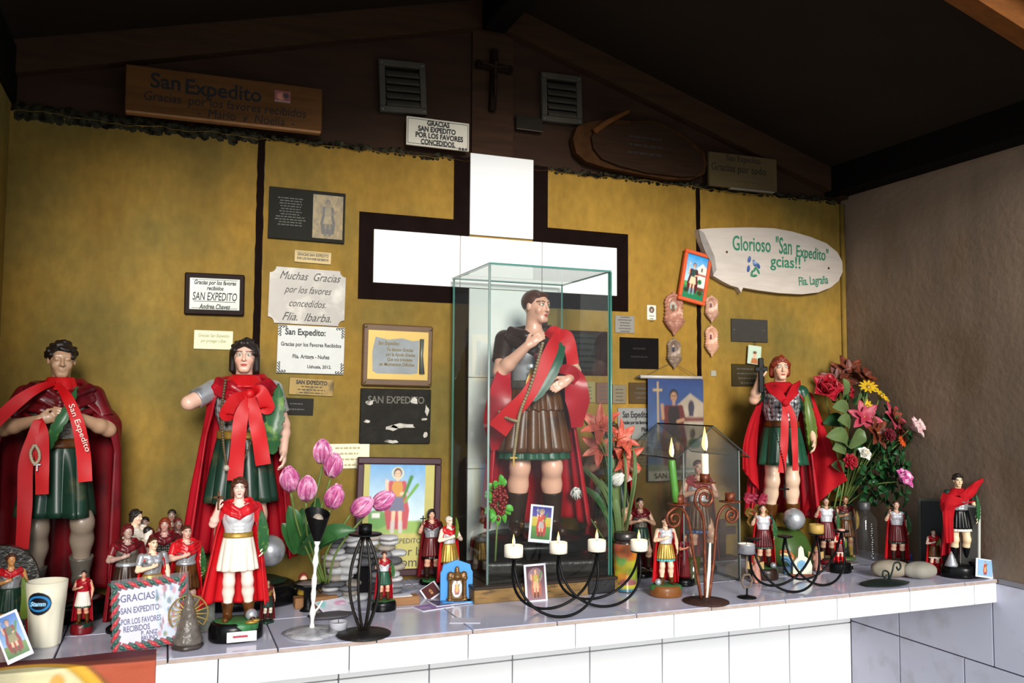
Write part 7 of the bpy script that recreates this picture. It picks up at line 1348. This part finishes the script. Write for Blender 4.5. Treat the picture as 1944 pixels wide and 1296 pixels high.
# angel doll
l, H = foot(575, 1148, 1090); l = (l[0], l[1], ZS+.028); t = thing('angel_doll', 'tiny red-haired doll in yellow sitting on the low wooden block', 'doll', l); s_ = H*.62; b = MB(); b.lathe([(.014, 0), (.016, .003), (.008, s_*.55), (.005, s_*.62)], 14); b.build('dress', pm('yellow_dress', '#b8962c', .6, var=.15), t, True); MB().ball((0, 0, s_*.80), (.0105, .0105, .0115), 14, 10).build('head', pm('doll_skin', '#e0c4a8', .5), t, True); g = SDF((-.02, -.02, s_*.5), (.02, .02, s_*1.15), .0016); g.ell((0, .003, s_*.84), (.0125, .012, .014), .003).cone((0, .004, s_*.95), (0, .004, s_*1.1), .008, .002, .004); g.ell((0, -.012, s_*.80), (.0095, .010, .012), .002, op='s'); V, Fq = g.mesh(); link('hair', new_mesh('hair', V, Fq), pm('doll_hair', '#7a2c1a', .7), t, True)
for sx in (-1, 1): MB().tube([(sx*.006, -.002, s_*.55), (sx*.013, -.007, s_*.40), (sx*.004, -.012, s_*.36)], [.0032, .003, .0025], 7).build('arm', pm('yellow_sleeve', '#c4b46a', .6), t, True); sheet_obj('wing', np.array([[(sx*(.006+.014*u), .006, s_*.35+.02*v-.004*u) for v in np.linspace(0, 1, 5)] for u in np.linspace(0, 1, 5)]), .0015, pm('straw_wing', '#c0b878', .7), t)
p_ = S(600, 1152); t = thing('wooden_block', 'low raw wooden block under the doll in front of the stone grotto', 'block', (p_[0], p_[1]+.01, ZS)); MB().bbox((-.055, -.02, 0), (.055, .02, .027), .002).build('block', pm('raw_wood', '#8a6038', .7, var=.2, vscale=10, stretch=(2, 10, 10)), t)
p_ = S(768, 1148); t = thing('wooden_block', 'low raw wooden block right of the green-based figurine', 'block', (p_[0], p_[1]+.012, ZS)); MB().bbox((-.04, -.018, 0), (.04, .018, .022), .002).build('block', pm('raw_wood', '#8a6038', .7), t); MB().box((-.032, -.015, .022), (.02, .012, .0235)).build('leaflet', M_card, t)
# stack of slate stones
p_ = S(660, 1138); t = thing('stone_grotto', 'small grotto of stacked flat slate stones behind the candle holders', 'grotto', (p_[0]+.03, 2.36, ZS)); r = random.Random(12); zz = .0
Ms = [pm('slate_%d' % i, c, .6, var=.3, vscale=50, bump=.4, bscale=80, c2=c2, c2amt=.4, c2scale=45) for i, (c, c2) in enumerate((('#5c5c62', '#d0d0d2'), ('#c9c9ca', '#6a6a6c'), ('#35353a', '#98989a'), ('#8d8070', '#dcdad6'), ('#d4d2d2', '#76767a')))]
def stone_mesh(seed, nu=12, nv=6, p=.6):
    q = random.Random(seed); b = MB(); b.ball((0, 0, 0), 1.0, nu, nv); V = np.array(b.v); sh_ = [q.uniform(-.16, .16) for _ in range(6)]
    for i in range(len(V)):
        a = math.atan2(V[i][1], V[i][0]); k = 1+sh_[0]*math.cos(2*a)+sh_[1]*math.sin(3*a)+sh_[2]*math.cos(5*a); V[i][:2] *= k; V[i][2] = math.copysign(abs(V[i][2])**p, V[i][2])
    return new_mesh('stone', V, b.f)
sms = [stone_mesh(k) for k in range(6)]; lay_ = 0
while zz < .165:
    hgt = r.uniform(.007, .012); zz += hgt; lay_ += 1
    xs_ = (-.075, -.035, .012, .055, .088) if zz < .13 else (-.06, -.02, .03, .07)
    for x in xs_:
        if -.005 < x < .04 and .02 < zz < .09: y_ = .05
        else: y_ = 0
        o = link('stone', sms[r.randrange(6)], Ms[r.randrange(5)], t, True, (x+r.uniform(-.012, .012), y_+r.uniform(-.012, .012), zz), (0, 0, r.uniform(0, 6))); o.scale = (r.uniform(.022, .032), r.uniform(.022, .034), hgt*1.05)
    zz += hgt*.75
MB().box((-.02, .005, .02), (.03, .05, .10)).build('gap_shade_block', pm('gap_shade', '#141416', .9, spec=.05), t)  # near-black block stands in for the shade in the gaps between stones
# shell dish, notes, slate, spent tealight
l, H = foot(622, 1140, 1104); t = thing('shell_dish', 'brown scalloped dish filled with blackened wax before the grotto', 'dish', (l[0], l[1]-.0, ZS+.0)); MB().lathe([(.010, 0), (.014, .018), (.024, .026), (.032, .034), (.030, .036), (.006, .028)], 32, wob=lambda a, z: 1+(.08*math.cos(10*a) if z > .02 else 0)).build('dish', pm('shell_brown', '#7a5c38', .45, var=.3), t, True); MB().ball((0, 0, .034), (.022, .022, .006), 12, 5).build('burnt_wax', pm('burnt_wax', '#5a5654', .5, var=.7, vscale=60, bump=.8), t, True)
l, H = foot(553, 1098, 1068); t = thing('candle_dish', 'dark fluted dish of melted wax at the foot of the tulips', 'dish', (l[0]-.012, 2.30, ZS)); MB().lathe([(.022, 0), (.012, .010), (.012, .05), (.036, .060), (.040, .070), (.037, .070), (.01, .062)], 30, wob=lambda a, z: 1+(.06*math.cos(9*a) if z > .055 else 0)).build('dish', M_iron, t, True); MB().ball((0, 0, .066), (.033, .033, .007), 14, 5).build('melted_wax', pm('grimy_wax', '#6a605c', .35, var=.7, vscale=50, bump=.6), t, True)
p_ = S(640, 1158); t = flat('crumpled white and turquoise paper note before the grotto', (636, 1152), .4, .085, .07, M_card, ['#d8d4dc', '#8accc8', '#e8e4ec', '#d88ab0', '#c8c4d0'], ZS+.012, 'paper_note', .35)
p_ = S(628, 1172); t = thing('slate_slab', 'thin dark slate slab lying behind the waxed candle holder', 'slab', (p_[0], p_[1], ZS), .1); link('slab', stone_mesh(44), pm('slab_slate', '#4c474a', .5, var=.3, bump=.3), t, True, (0, 0, .006)).scale = (.06, .03, .0055)
l, H = foot(642, 1196, 1172); tealight('spent white tealight lying between the two iron candle holders', l, .020, .020, False, wax=pm('spent_wax', '#c4c2ca', .4), cup=pm('clear_cup', '#b8b8c0', .3))
# pebbles
for lb, px, rx, c, rz in (('pale beige pebble behind the iron leaf, left of the pair', (1704, 1098), .060, '#8f8472', .1), ('grey speckled pebble, right of the pair before the red figurines', (1762, 1101), .052, '#8c887c', .3)):
    p_ = S(*px); t = thing('pebble', lb, 'stone', (p_[0], p_[1]+.03, ZS), rz-.5, 'pale pebbles'); link('stone', stone_mesh(70+int(rx*1000), 28, 16, .85), pm('pebble_'+c, c, .7, var=.12, vscale=40, bump=.2, c2='#86806f', c2amt=.25, c2scale=90), t, True, (0, 0, .025)).scale = (rx, .036, .026)
# cherubs, hand, rainbow
def cherub(label, lh, c):
    (l, H) = lh; t = thing('cherub_figurine', label, 'figurine', l, -.4, 'terracotta cherubs'); g = SDF((-.3, -.25, 0), (.3, .25, 1), .022); g.cone((0, 0, .08), (0, 0, .5), .17, .12, .05).ell((0, -.02, .58), (.11, .10, .12), .04).ell((0, 0, .80), (.12, .12, .13), .03).cone((-.1, 0, .58), (-.16, -.12, .45), .05, .04, .03).cone((.1, 0, .58), (.14, -.13, .48), .05, .04, .03).cone((-.06, -.05, .15), (-.08, -.2, .08), .07, .06, .03).cone((.06, -.05, .15), (.08, -.2, .08), .07, .06, .03); g.above(0); V, Fq = g.mesh(); link('body', new_mesh('body', V*H, Fq), pm('pink_clay', c, .6, var=.15), t, True)
    MB().ball((0, .012*H, .84*H), (.13*H, .13*H, .11*H), 12, 8).build('hair', pm('ochre_hair', '#9a7434', .6, var=.3), t, True)
    for sx in (-1, 1): sheet_obj('wing', np.array([[(sx*H*(.08+.22*u), .10*H, H*(.42+.26*v+.06*u)) for v in np.linspace(0, 1, 5)] for u in np.linspace(0, 1, 5)]), .003, pm('wing_ochre', '#a8884a', .6), t)
cherub('pink clay cherub standing left of the green-footed figurine', foot(1436, 1106, 1052), '#b07a6a'); cherub('pink clay cherub beneath the wires of the second stand', foot(1551, 1083, 1034), '#a87468')
l, H = foot(1521, 1092, 1035); t = thing('hand_ornament', 'flat cream ornament shaped like a raised thumb with a blue roundel', 'ornament', l, -.35); k = H; MB().prism([(-.30*k, .06*k), (.34*k, .06*k), (.36*k, .34*k), (.30*k, .52*k), (.10*k, .66*k), (.06*k, .92*k), (-.02*k, 1.0*k), (-.10*k, .90*k), (-.12*k, .62*k), (-.28*k, .44*k)], -.006, .006).build('hand', pm('cream_ceramic', '#d0d2bc', .35, var=.05), t); MB().lathe([(.0003, 0), (.16*k, .0), (.16*k, .0015), (.0003, .0015)], 20, (.0, -.006, .36*k), R=rotm(PI/2, 0, 0)).build('roundel', pm('blue_roundel', '#6a9ab8', .4, var=.4, vscale=80), t); MB().bbox((-.45*k, -.018, 0), (.45*k, .014, .06*k), .002).build('foot', pm('clay_foot', '#8a3c24', .6), t)
l, H = foot(1492, 1090, 1044); t = thing('rainbow_ornament', 'small rainbow arch souvenir with a blue and green scene', 'ornament', l, -.35); k = H
for i, (c, r_) in enumerate((('#b8602c', 1.0), ('#d8c48a', .86), ('#5a88a8', .72), ('#3a5a78', .58))): MB().tube([(-.06*k+r_*.55*k*math.cos(a), -.0005*i, r_*.95*k*math.sin(a)+.002) for a in np.linspace(.02, PI*.62, 14)][::-1], .07*k, 6).build('band', pm('band_'+c, c, .5), t, True)
MB().bbox((-.10*k, -.008, 0), (.52*k, .008, .35*k), .003).build('scene', pm('scene_paint', '#2c4a6a', .5, c2='#4a7a3a', c2amt=.5, c2scale=60), t)
l, H = foot(1733, 1063, 1040); t = thing('blue_bow', 'little bright blue bow on the shelf behind the grey pebble', 'bow', (l[0]-.02, l[1], ZS)); 
for sx in (-1, 1): MB().ball((sx*.012, 0, .014), (.013, .006, .009), 10, 6, R=rotm(0, sx*.5, 0)).build('loop', pm('royal_blue', '#1c2f8c', .5), t, True); MB().tube([(0, 0, .014), (sx*.010, -.004, .002)], [.004, .003], 6).build('tail', pm('royal_blue', '#1c2f8c', .5), t, True)
# printed cloth hanging over the front edge
xe = float(S(296, 1254)[0]); p = Paint(xe-XL, .36, 90, 90, '#a2482c'); wd = xe-XL
p.rect(0, .86, 1, 1, '#5a1a24').rect(0, .77, 1, .88, '#6a2c24', .6).ell(.34, .32, .54, .60, '#7a4a1e').ell(.34, .32, .515, .585, '#e0a02c').ell(.34, .32, .46, .560, '#b8901e').ell(.34, .31, .44, .55, '#cfc79c').ell(.10, .74, .30, .08, '#a8a084', .6).ell(.34, .58, .09, .12, '#241712').ell(.34, .54, .07, .10, '#d8a070').ell(.55, .69, .035, .05, '#e09a4a').ell(.62, .64, .06, .04, '#d8b070').ell(.53, .62, .05, .05, '#e8c890').noise(.12, 12)
t = thing('printed_cloth', 'rust-brown printed cloth with a golden oval hanging over the left front edge', 'cloth', (0, 0, 0)); V = []; nx, ny = 90, 90; yst = 2.055
def fold(s_):
    L1 = yst-(YF-.008)
    if s_ < L1: return yst-s_, ZS+.0025
    return YF-.0085, ZS+.0025-(s_-L1)
for i in range(nx):
    for j in range(ny):
        x = XL+.004+(wd-.004)*i/(nx-1); y, z = fold((1-j/(ny-1))*.36); V.append((x, y-.0015*math.sin(x*40)*(z < ZS-.01), z+.0008*math.sin(x*31+y*60)*(z > ZS)))
I = np.arange(nx*ny).reshape(nx, ny); q = np.stack([I[:-1, :-1], I[1:, :-1], I[1:, 1:], I[:-1, 1:]], -1).reshape(-1, 4); me = new_mesh('cloth', V, q); set_col(me, p.C.reshape(-1, 3)); o = link('cloth', me, attr_mat('cloth_print', rough=.75, var=.08, vscale=200), t, True); sm = o.modifiers.new('thick', 'SOLIDIFY'); sm.thickness = .001; sm.offset = -1
# ================================================================== flowers
def petal_grid(L, w, cup=.3, curl=.2, sharp=.7, nu=7, nv=9, wave=0.0):
    P = np.zeros((nu, nv, 3))
    for i in range(nu):
        u = 2*i/(nu-1)-1
        for j in range(nv):
            t = j/(nv-1); pr = math.sin(PI*min(1, .12+.86*t))**sharp; x = u*w/2*pr; y = curl*L*t*t-cup*w*(u*u)*pr*.8+wave*w*math.sin(t*9+u*3)*abs(u); P[i, j] = (x, -y, L*t)
    return P
def xf(P, M, c): return P @ np.asarray(M).T+np.asarray(c)
def frame_to(d, up=(0, 0, 1)):
    d = _n(np.array(d, float)); x = np.cross(up, d); x = _n(x) if np.linalg.norm(x) > 1e-3 else np.array((1.0, 0, 0)); y = np.cross(d, x); return np.stack([x, y, d], 1)
FM = lambda n, c, c2=None: pm('petal_'+n, c, .5, var=.18, vscale=40, c2=c2, c2amt=.35, c2scale=45, sss=.05)
M_stem = pm('stem_green', '#5f7434', .55, var=.15); M_leaf = pm('leaf_green', '#2c5a2c', .4, var=.25, vscale=30, spec=.5); M_leaf2 = pm('leaf_olive', '#566a3c', .5, var=.25, vscale=30); M_leaf3 = pm('leaf_dark', '#17431f', .45, var=.3, vscale=30)
def leaf(t, p0, p1, w, m, name='leaf', droop=.15, side=None):
    p0 = np.array(p0, float); p1 = np.array(p1, float); L = np.linalg.norm(p1-p0); mid = (p0+p1)/2+np.array((0, -.12*L, .12*L)); C_ = spline([p0, mid, p1-np.array((0, 0, droop*L*.3))], 12); T = np.gradient(C_, axis=0); T /= np.linalg.norm(T, axis=1, keepdims=True); s_ = np.cross(T, side if side is not None else (.25, -1.0, .25)); s_ /= np.linalg.norm(s_, axis=1, keepdims=True); n_ = np.cross(s_, T); tt = np.linspace(0, 1, 12); pr = np.sin(PI*np.clip(.06+.93*tt, 0, 1))**.8*w/2
    return sheet_obj(name, np.stack([C_+s_*(pr*k)[:, None]+n_*(abs(k)*.35*pr)[:, None] for k in (-1, -.5, 0, .5, 1)], 1), .0009, m, t)
def flower(name, label, base, tip, kind, size, face=(-.5, -.8, .3), m=None, m2=None, group=None, stem=True, bend=None, sr=.0025, sm=None):
    base = np.array(base, float); tip = np.array(tip, float); t = thing(name, label, 'flower', base, group=group); c = tip-base; D = _n(np.array(face, float)); M = frame_to(D)
    if stem:
        mid = c*.5+(np.array(bend) if bend is not None else np.array((0, 0, 0))); MB().tube(spline([(0, 0, 0), mid, c-D*size*.1], 16), sr, 7).build('stem', sm or M_stem, t, True)
    def ring(n, tilt, L, w, cup, curl, off=0, ph=0, mm=None, nm='petal', sharp=.7, wave=0, join=None):
        for k in range(n):
            a = 2*PI*k/n+ph; R = np.array(Matrix.Rotation(a, 3, 'Z') @ Matrix.Rotation(tilt, 3, 'X')); P = petal_grid(L, w, cup, curl, sharp, wave=wave); P = xf(P, R, (0, 0, off)); P = xf(P, M, c); 
            V_, F_ = sheet(P, .0008)
            if join is not None: join.add(V_, F_)
            else: link(nm, new_mesh(nm, V_, F_), mm or m, t, True)
    s_ = size
    if kind == 'tulip':
        ring(3, .34, s_, s_*.80, .42, -.26, 0, 0, m2 or m); ring(3, .44, s_*1.03, s_*.80, .42, -.30, 0, PI/3, m)
    elif kind == 'rose':
        ring(5, 1.0, s_*.62, s_*.62, .35, .10, 0, .2, m, wave=.06); ring(5, .62, s_*.58, s_*.52, .5, -.1, .002, .9, m, wave=.05); ring(4, .32, s_*.52, s_*.44, .6, -.2, .003, .3, m2 or m); ring(3, .12, s_*.45, s_*.30, .7, -.2, .004, 1.2, m2 or m)
    elif kind == 'daisy':
        ring(11, 1.25, s_*.62, s_*.20, .2, .12, 0, 0, m, sharp=.55); MB().ball(c+D*.002, s_*.16, 12, 8).build('centre', m2 or M_gold, t, True)
    elif kind == 'lily':
        ring(3, .85, s_, s_*.42, .3, .28, 0, 0, m, sharp=.8, wave=.05); ring(3, .75, s_*.95, s_*.36, .3, .30, 0, PI/3, m2 or m, sharp=.8, wave=.05); MB().tube([c, c+D*s_*.55], .0012, 5).build('stamen', M_gold, t)
    elif kind == 'poinsettia':
        ring(6, 1.25, s_, s_*.46, .12, .12, 0, .2, m, 'bract', sharp=.85, wave=.05); ring(5, .95, s_*.65, s_*.32, .15, .1, .004, .6, m2 or m, 'bract', sharp=.85); MB().ball(c+D*.004, s_*.07, 8, 5).build('centre', M_gold, t, True)
    elif kind == 'carnation':
        for k_ in range(4): ring(7, 1.25-.3*k_, s_*(.6-.06*k_), s_*.42, .1, .05, .002*k_, k_*.5, m, wave=.18)
    return t
# pink tulips
gT = 'pink tulips beside the broken-armed statue'; mT = pm('tulip_pink', '#c4709c', .45, var=.25, vscale=60, c2='#e4b0c8', c2amt=.5, c2scale=50, sss=.08); mT2 = pm('tulip_deep', '#ac4a80', .45, var=.25, vscale=60, c2='#d896b8', c2amt=.4, c2scale=50)
vp = S(566, 1092); vb = np.array((vp[0], 2.30, ZS+.065))
TU = [((612, 880), 2.27, (-.05, -.25, 1), 'pink tulip standing highest, by the cream wall card'), ((628, 905), 2.25, (.15, -.35, 1), 'pink tulip just below and right of the highest one'), ((552, 932), 2.22, (-.15, -.3, 1), 'pink tulip farthest left, against the red cape'), ((581, 950), 2.20, (.0, -.35, 1), 'pink tulip with bright petals, second from the left'), ((628, 964), 2.24, (.25, -.3, 1), 'half-closed pink tulip at the middle of the bunch'), ((668, 975), 2.22, (.75, -.35, .6), 'pink tulip leaning right over the slate grotto'), ((708, 962), 2.24, (.8, -.3, .55), 'pink tulip reaching farthest right before the framed picture')]
for i, (px, Y, D, lb) in enumerate(TU):
    tip = W(*px, Y); flower('tulip', lb, vb+np.array((.004*(i-3), .002*(i % 3), 0)), tip, 'tulip', .060, D, mT, mT2, gT, bend=(-.02 if i < 4 else -.035, -.01, .02 if i < 5 else -.01), sr=.0028)
lt = thing('tulip_leaves', 'broad green tulip leaves fanning out below the pink blooms', 'leaves', vb)
for x0, y0, x1, y1, w_, Y in ((562, 1050, 548, 955, .045, 2.27), (568, 1050, 574, 960, .040, 2.31), (572, 1050, 612, 985, .055, 2.22), (572, 1050, 676, 1000, .045, 2.22), (560, 1050, 535, 990, .04, 2.28), (570, 1050, 640, 1015, .05, 2.19), (575, 1045, 605, 940, .035, 2.33)):
    leaf(lt, (W(x0, y0, 2.30)-vb), W(x1, y1, Y)-vb, w_, M_leaf)
# coral lilies and greenery right of the case
gp = np.array((1.285, 2.36, ZS)); pot = thing('flower_pot', 'dark flower pot hidden behind the rainbow jar', 'pot', gp); MB().lathe([(.022, 0), (.032, .004), (.036, .06), (.033, .062), (.028, .05)], 20).build('pot', M_black_g, pot, True)
mC = pm('coral', '#b8503c', .5, var=.2, vscale=40, c2='#d8806a', c2amt=.35, c2scale=40); gp2 = gp+np.array((0, 0, .05))
for px, Y, D, lb, sz in (((1140, 812), 2.36, (-.5, -.8, .5), 'coral lily, uppermost right of the glass case', .075), ((1172, 835), 2.35, (.3, -.8, .3), 'coral lily with a pale stamen just outside the case edge', .07), ((1178, 868), 2.36, (.2, -.8, -.1), 'lower coral lily drooping over the hidden statue', .075), ((1140, 850), 2.38, (-.6, -.7, .1), 'coral lily seen through the right pane of the case', .065)):
    flower('coral_lily', lb, gp2, W(*px, Y), 'lily', sz, D, mC, None, 'coral lilies by the glass case')
gr = thing('grass_spray', 'long pale artificial grass leaves arching around the coral lilies', 'leaves', gp2)
for px, Y, w_, m_ in (((1198, 800), 2.37, .005, M_leaf2), ((1205, 822), 2.36, .004, M_leaf2), ((1165, 775), 2.40, .005, M_leaf2), ((1105, 770), 2.44, .010, M_leaf2), ((1100, 740), 2.46, .012, M_leaf2), ((1118, 880), 2.40, .016, M_leaf2), ((1102, 905), 2.40, .018, M_leaf), ((1140, 895), 2.38, .014, M_leaf2), ((1095, 860), 2.44, .014, M_leaf2), ((1125, 930), 2.38, .016, M_leaf2)):
    p1 = W(*px, Y)-gp2; leaf(gr, (0, 0, 0), p1, w_*2, m_, droop=.25)
mW = pm('petal_white', '#d8d8d0', .5, var=.05)
flower('white_calla', 'white cloth flower behind the right pane of the case', gp2, W(1096, 945, 2.40), 'tulip', .045, (-.4, -.6, .6), mW); flower('white_calla', 'white cloth flower right beside the case corner', gp2, W(1163, 918, 2.33), 'tulip', .045, (.3, -.7, .6), mW)
# berries in the case
bp = np.array((.872, 2.33, 1.058)); t = thing('berry_sprig', 'sprig of red berries with bright green leaves inside the glass case', 'plant', bp); cB = W(946, 950, 2.31)-bp; MB().tube([(0, 0, 0), cB*.5, cB], .003, 6).build('stem', M_stem, t, True); mB = pm('berry_red', '#7a1414', .3, var=.2, coat=.3); r = random.Random(8)
for k in range(110):
    q = np.array([r.gauss(0, 1) for _ in range(3)]); q = q/np.linalg.norm(q)*r.uniform(.5, 1); MB().ball(cB+q*np.array((.028, .020, .052)), .0052, 8, 5).build('berry', mB, t, True)
for k in range(22): a = r.uniform(0, 6.28); q = np.array((math.cos(a)*.030, r.uniform(-.02, .012), math.sin(a)*.054)); leaf(t, cB+q*.75, cB+q*r.uniform(1.1, 1.4)+np.array((r.uniform(-.008, .008), -.004, r.uniform(-.01, .01))), .018, pm('leaf_bright', '#4a9a2c', .45, var=.2))
# crimson and gold posy behind the small figurine
t0 = np.array((1.76, 2.30, ZS)); posy = thing('gilded_posy', 'small posy of crimson and gold cloth flowers left of the red-haired statue', 'flowers', t0); r = random.Random(4); b = MB(); b.tube([(0, 0, 0), W(1428, 975, 2.28)-t0], .003, 6); b.build('stem', M_stem, posy, True)
for k in range(16):
    c = W(1428+r.uniform(-18, 24), 955+r.uniform(-16, 45), 2.27+r.uniform(-.02, .02))-t0; b = MB()
    for j in range(6): V_, F_ = sheet(xf(petal_grid(.018, .016, .3, .1), np.array(Matrix.Rotation(j*1.05, 3, 'Y') @ Matrix.Rotation(.5, 3, 'X')), c), .0008); b.add(V_, F_)
    b.build('bloom', FM('crimson', '#8a1a34') if c[2] > (W(1428, 955, 2.27)-t0)[2] else pm('old_gold', '#7a5a24', .5, .3, var=.3), posy, True)
# the big bouquet in the right corner
def WR(px, py, Y):
    p = W(px, py, Y)
    if p[0] > 2.34: p = EYE+(p-EYE)*(2.34/p[0])
    return p
vb = np.array((2.20, 2.43, ZS)); vz = thing('flower_vase', 'dark glass vase holding the bouquet in the right corner', 'vase', vb); MB().lathe([(.030, 0), (.040, .006), (.042, .10), (.034, .15), (.040, .19), (.037, .19), (.030, .15), (.0003, .14)], 24).build('glass_body', pm('vase_glass', '#14201c', .12, spec=.8, var=.2), vz, True)
vt = vb+np.array((0, 0, .17)); gB = 'cloth flowers of the corner bouquet'; mR = FM('red', '#9a1020', '#c4203a'); mBz = FM('bronze', '#5a2412', '#8a3c1c'); mY = FM('yellow', '#c8a010', '#e0c030'); mPk = FM('rosepink', '#a02c40', '#c05a68'); mPp = FM('palepink', '#d8b0b0', '#e8d8d0'); mO = FM('orange', '#c04a10'); mHp = FM('hotpink', '#c85a9a', '#e8b8d0'); mDr = FM('darkred', '#6a0e1e')
BQ = [('poinsettia', (1612, 706), 2.50, .075, (-.2, -.7, .7), mBz, mBz, 'bronze-brown leafy bloom at the very top of the corner bouquet'), ('poinsettia', (1590, 722), 2.50, .07, (-.5, -.7, .5), mBz, mBz, 'bronze-brown bloom behind the top red rose'), ('poinsettia', (1640, 716), 2.44, .06, (.2, -.7, .6), mBz, mBz, 'bronze-brown bloom left of the yellow daisies'), ('rose', (1566, 742), 2.38, .10, (-.3, -.8, .5), mR, mR, 'large red rose beside the shoulder of the red-haired statue'), ('rose', (1602, 746), 2.43, .06, (.1, -.8, .5), mR, mDr, 'smaller red rose next to the large one'), ('daisy', (1648, 736), 2.36, .055, (-.3, -.6, .7), mY, M_gold, 'yellow daisy, uppermost of three'), ('daisy', (1672, 752), 2.35, .055, (.3, -.6, .6), mY, M_gold, 'yellow daisy, rightmost of three'), ('daisy', (1645, 772), 2.38, .05, (.1, -.8, .3), mY, M_gold, 'yellow daisy half hidden under the red leaves'), ('poinsettia', (1640, 792), 2.33, .062, (-.3, -.8, .3), mPk, mPk, 'rose-red poinsettia at the heart of the bouquet'), ('poinsettia', (1694, 795), 2.31, .065, (.3, -.8, .4), mPk, mBz, 'rose-red poinsettia pointing right'), ('poinsettia', (1664, 822), 2.30, .06, (.1, -.8, .2), mBz, mBz, 'bronze poinsettia with hanging tips'), ('poinsettia', (1704, 822), 2.30, .06, (.5, -.7, .1), mBz, mBz, 'bronze bloom under the pale pink rose'), ('carnation', (1686, 826), 2.27, .045, (.1, -.9, .2), mDr, None, 'small dark red carnation near the orange bloom'), ('daisy', (1711, 838), 2.27, .035, (.2, -.8, .3), mO, mO, 'small orange bloom on the right of the bouquet'), ('rose', (1730, 814), 2.27, .075, (.5, -.7, .4), mPp, mPp, 'pale pink rose, rightmost of the bouquet'), ('rose', (1637, 864), 2.28, .048, (.0, -.8, .5), mW, pm('cream_petal', '#d8c8a8', .5), 'white flower beside the red carnation'), ('carnation', (1612, 876), 2.27, .05, (-.1, -.9, .2), mR, None, 'bright red carnation low in the bouquet'), ('rose', (1708, 912), 2.25, .072, (.3, -.7, .5), mHp, pm('blush', '#e8cad8', .5), 'single pink and white rose lowest in the bouquet')]
for kind, px, Y, sz, D, m_, m2_, lb in BQ: flower(kind if kind in ('rose', 'carnation', 'daisy', 'poinsettia') else 'bloom', lb, vt, WR(*px, Y), kind, sz, D, m_, m2_, gB, sr=.0022, bend=(0, -.01, .03))
lv = thing('bouquet_foliage', 'mixed olive and dark green leaves filling the corner bouquet', 'leaves', vt); r = random.Random(9)
for px0, px1, Y, w_, m_ in (((1598, 770), (1600, 715), 2.38, .045, M_leaf2), ((1610, 790), (1580, 770), 2.36, .05, M_leaf2), ((1612, 815), (1590, 795), 2.34, .05, M_leaf2), ((1610, 845), (1568, 825), 2.32, .055, M_leaf2), ((1612, 850), (1640, 815), 2.32, .06, M_leaf2), ((1605, 860), (1580, 850), 2.32, .05, M_leaf2), ((1600, 810), (1562, 800), 2.40, .05, M_leaf3), ((1630, 740), (1640, 762), 2.40, .04, M_leaf2), ((1600, 905), (1578, 880), 2.36, .045, M_leaf2), ((1622, 770), (1632, 745), 2.38, .03, M_leaf2)):
    leaf(lv, W(*px0, Y)-vt, W(*px1, Y-.03)-vt, w_, m_)
for k in range(230):
    cx_, cy_ = (r.gauss(1680, 30), r.gauss(890, 36)) if k < 95 else ((r.uniform(1575, 1710), r.uniform(750, 930)) if k < 150 else (r.uniform(1600, 1725), r.uniform(850, 965))); 
    if cy_ > 985 or cx_ > 1740: continue
    p0x = WR(cx_, cy_, 2.4)[0]; Y = r.uniform(2.29, 2.40) if k < 95 else r.uniform(2.38, 2.48); a = r.uniform(0, 6.28); d = np.array((-abs(math.cos(a))*.034 if p0x > 2.30 else math.cos(a)*.034, r.uniform(-.03, .0), math.sin(a)*.026+.008)); p0 = WR(cx_, cy_, Y)-vt; leaf(lv, p0, p0+d, r.uniform(.020, .036), M_leaf3 if r.random() < .7 else M_leaf)
for px, Y in (((1560, 960), 2.36), ((1672, 800), 2.33), ((1655, 830), 2.32)): MB().tube([(0, 0, 0), (W(*px, Y)-vt)*.6, W(*px, Y)-vt], .002, 5).build('twig', M_stem, lv, True)
for x0, y0, x1, y1 in ((1562, 970, 1586, 905), (1588, 990, 1605, 900), (1575, 1000, 1600, 890)): MB().tube([W(x0, y0, 2.42)-vt, W(x1, y1, 2.36)-vt], .0032, 6).build('twig', M_stem, lv, True)
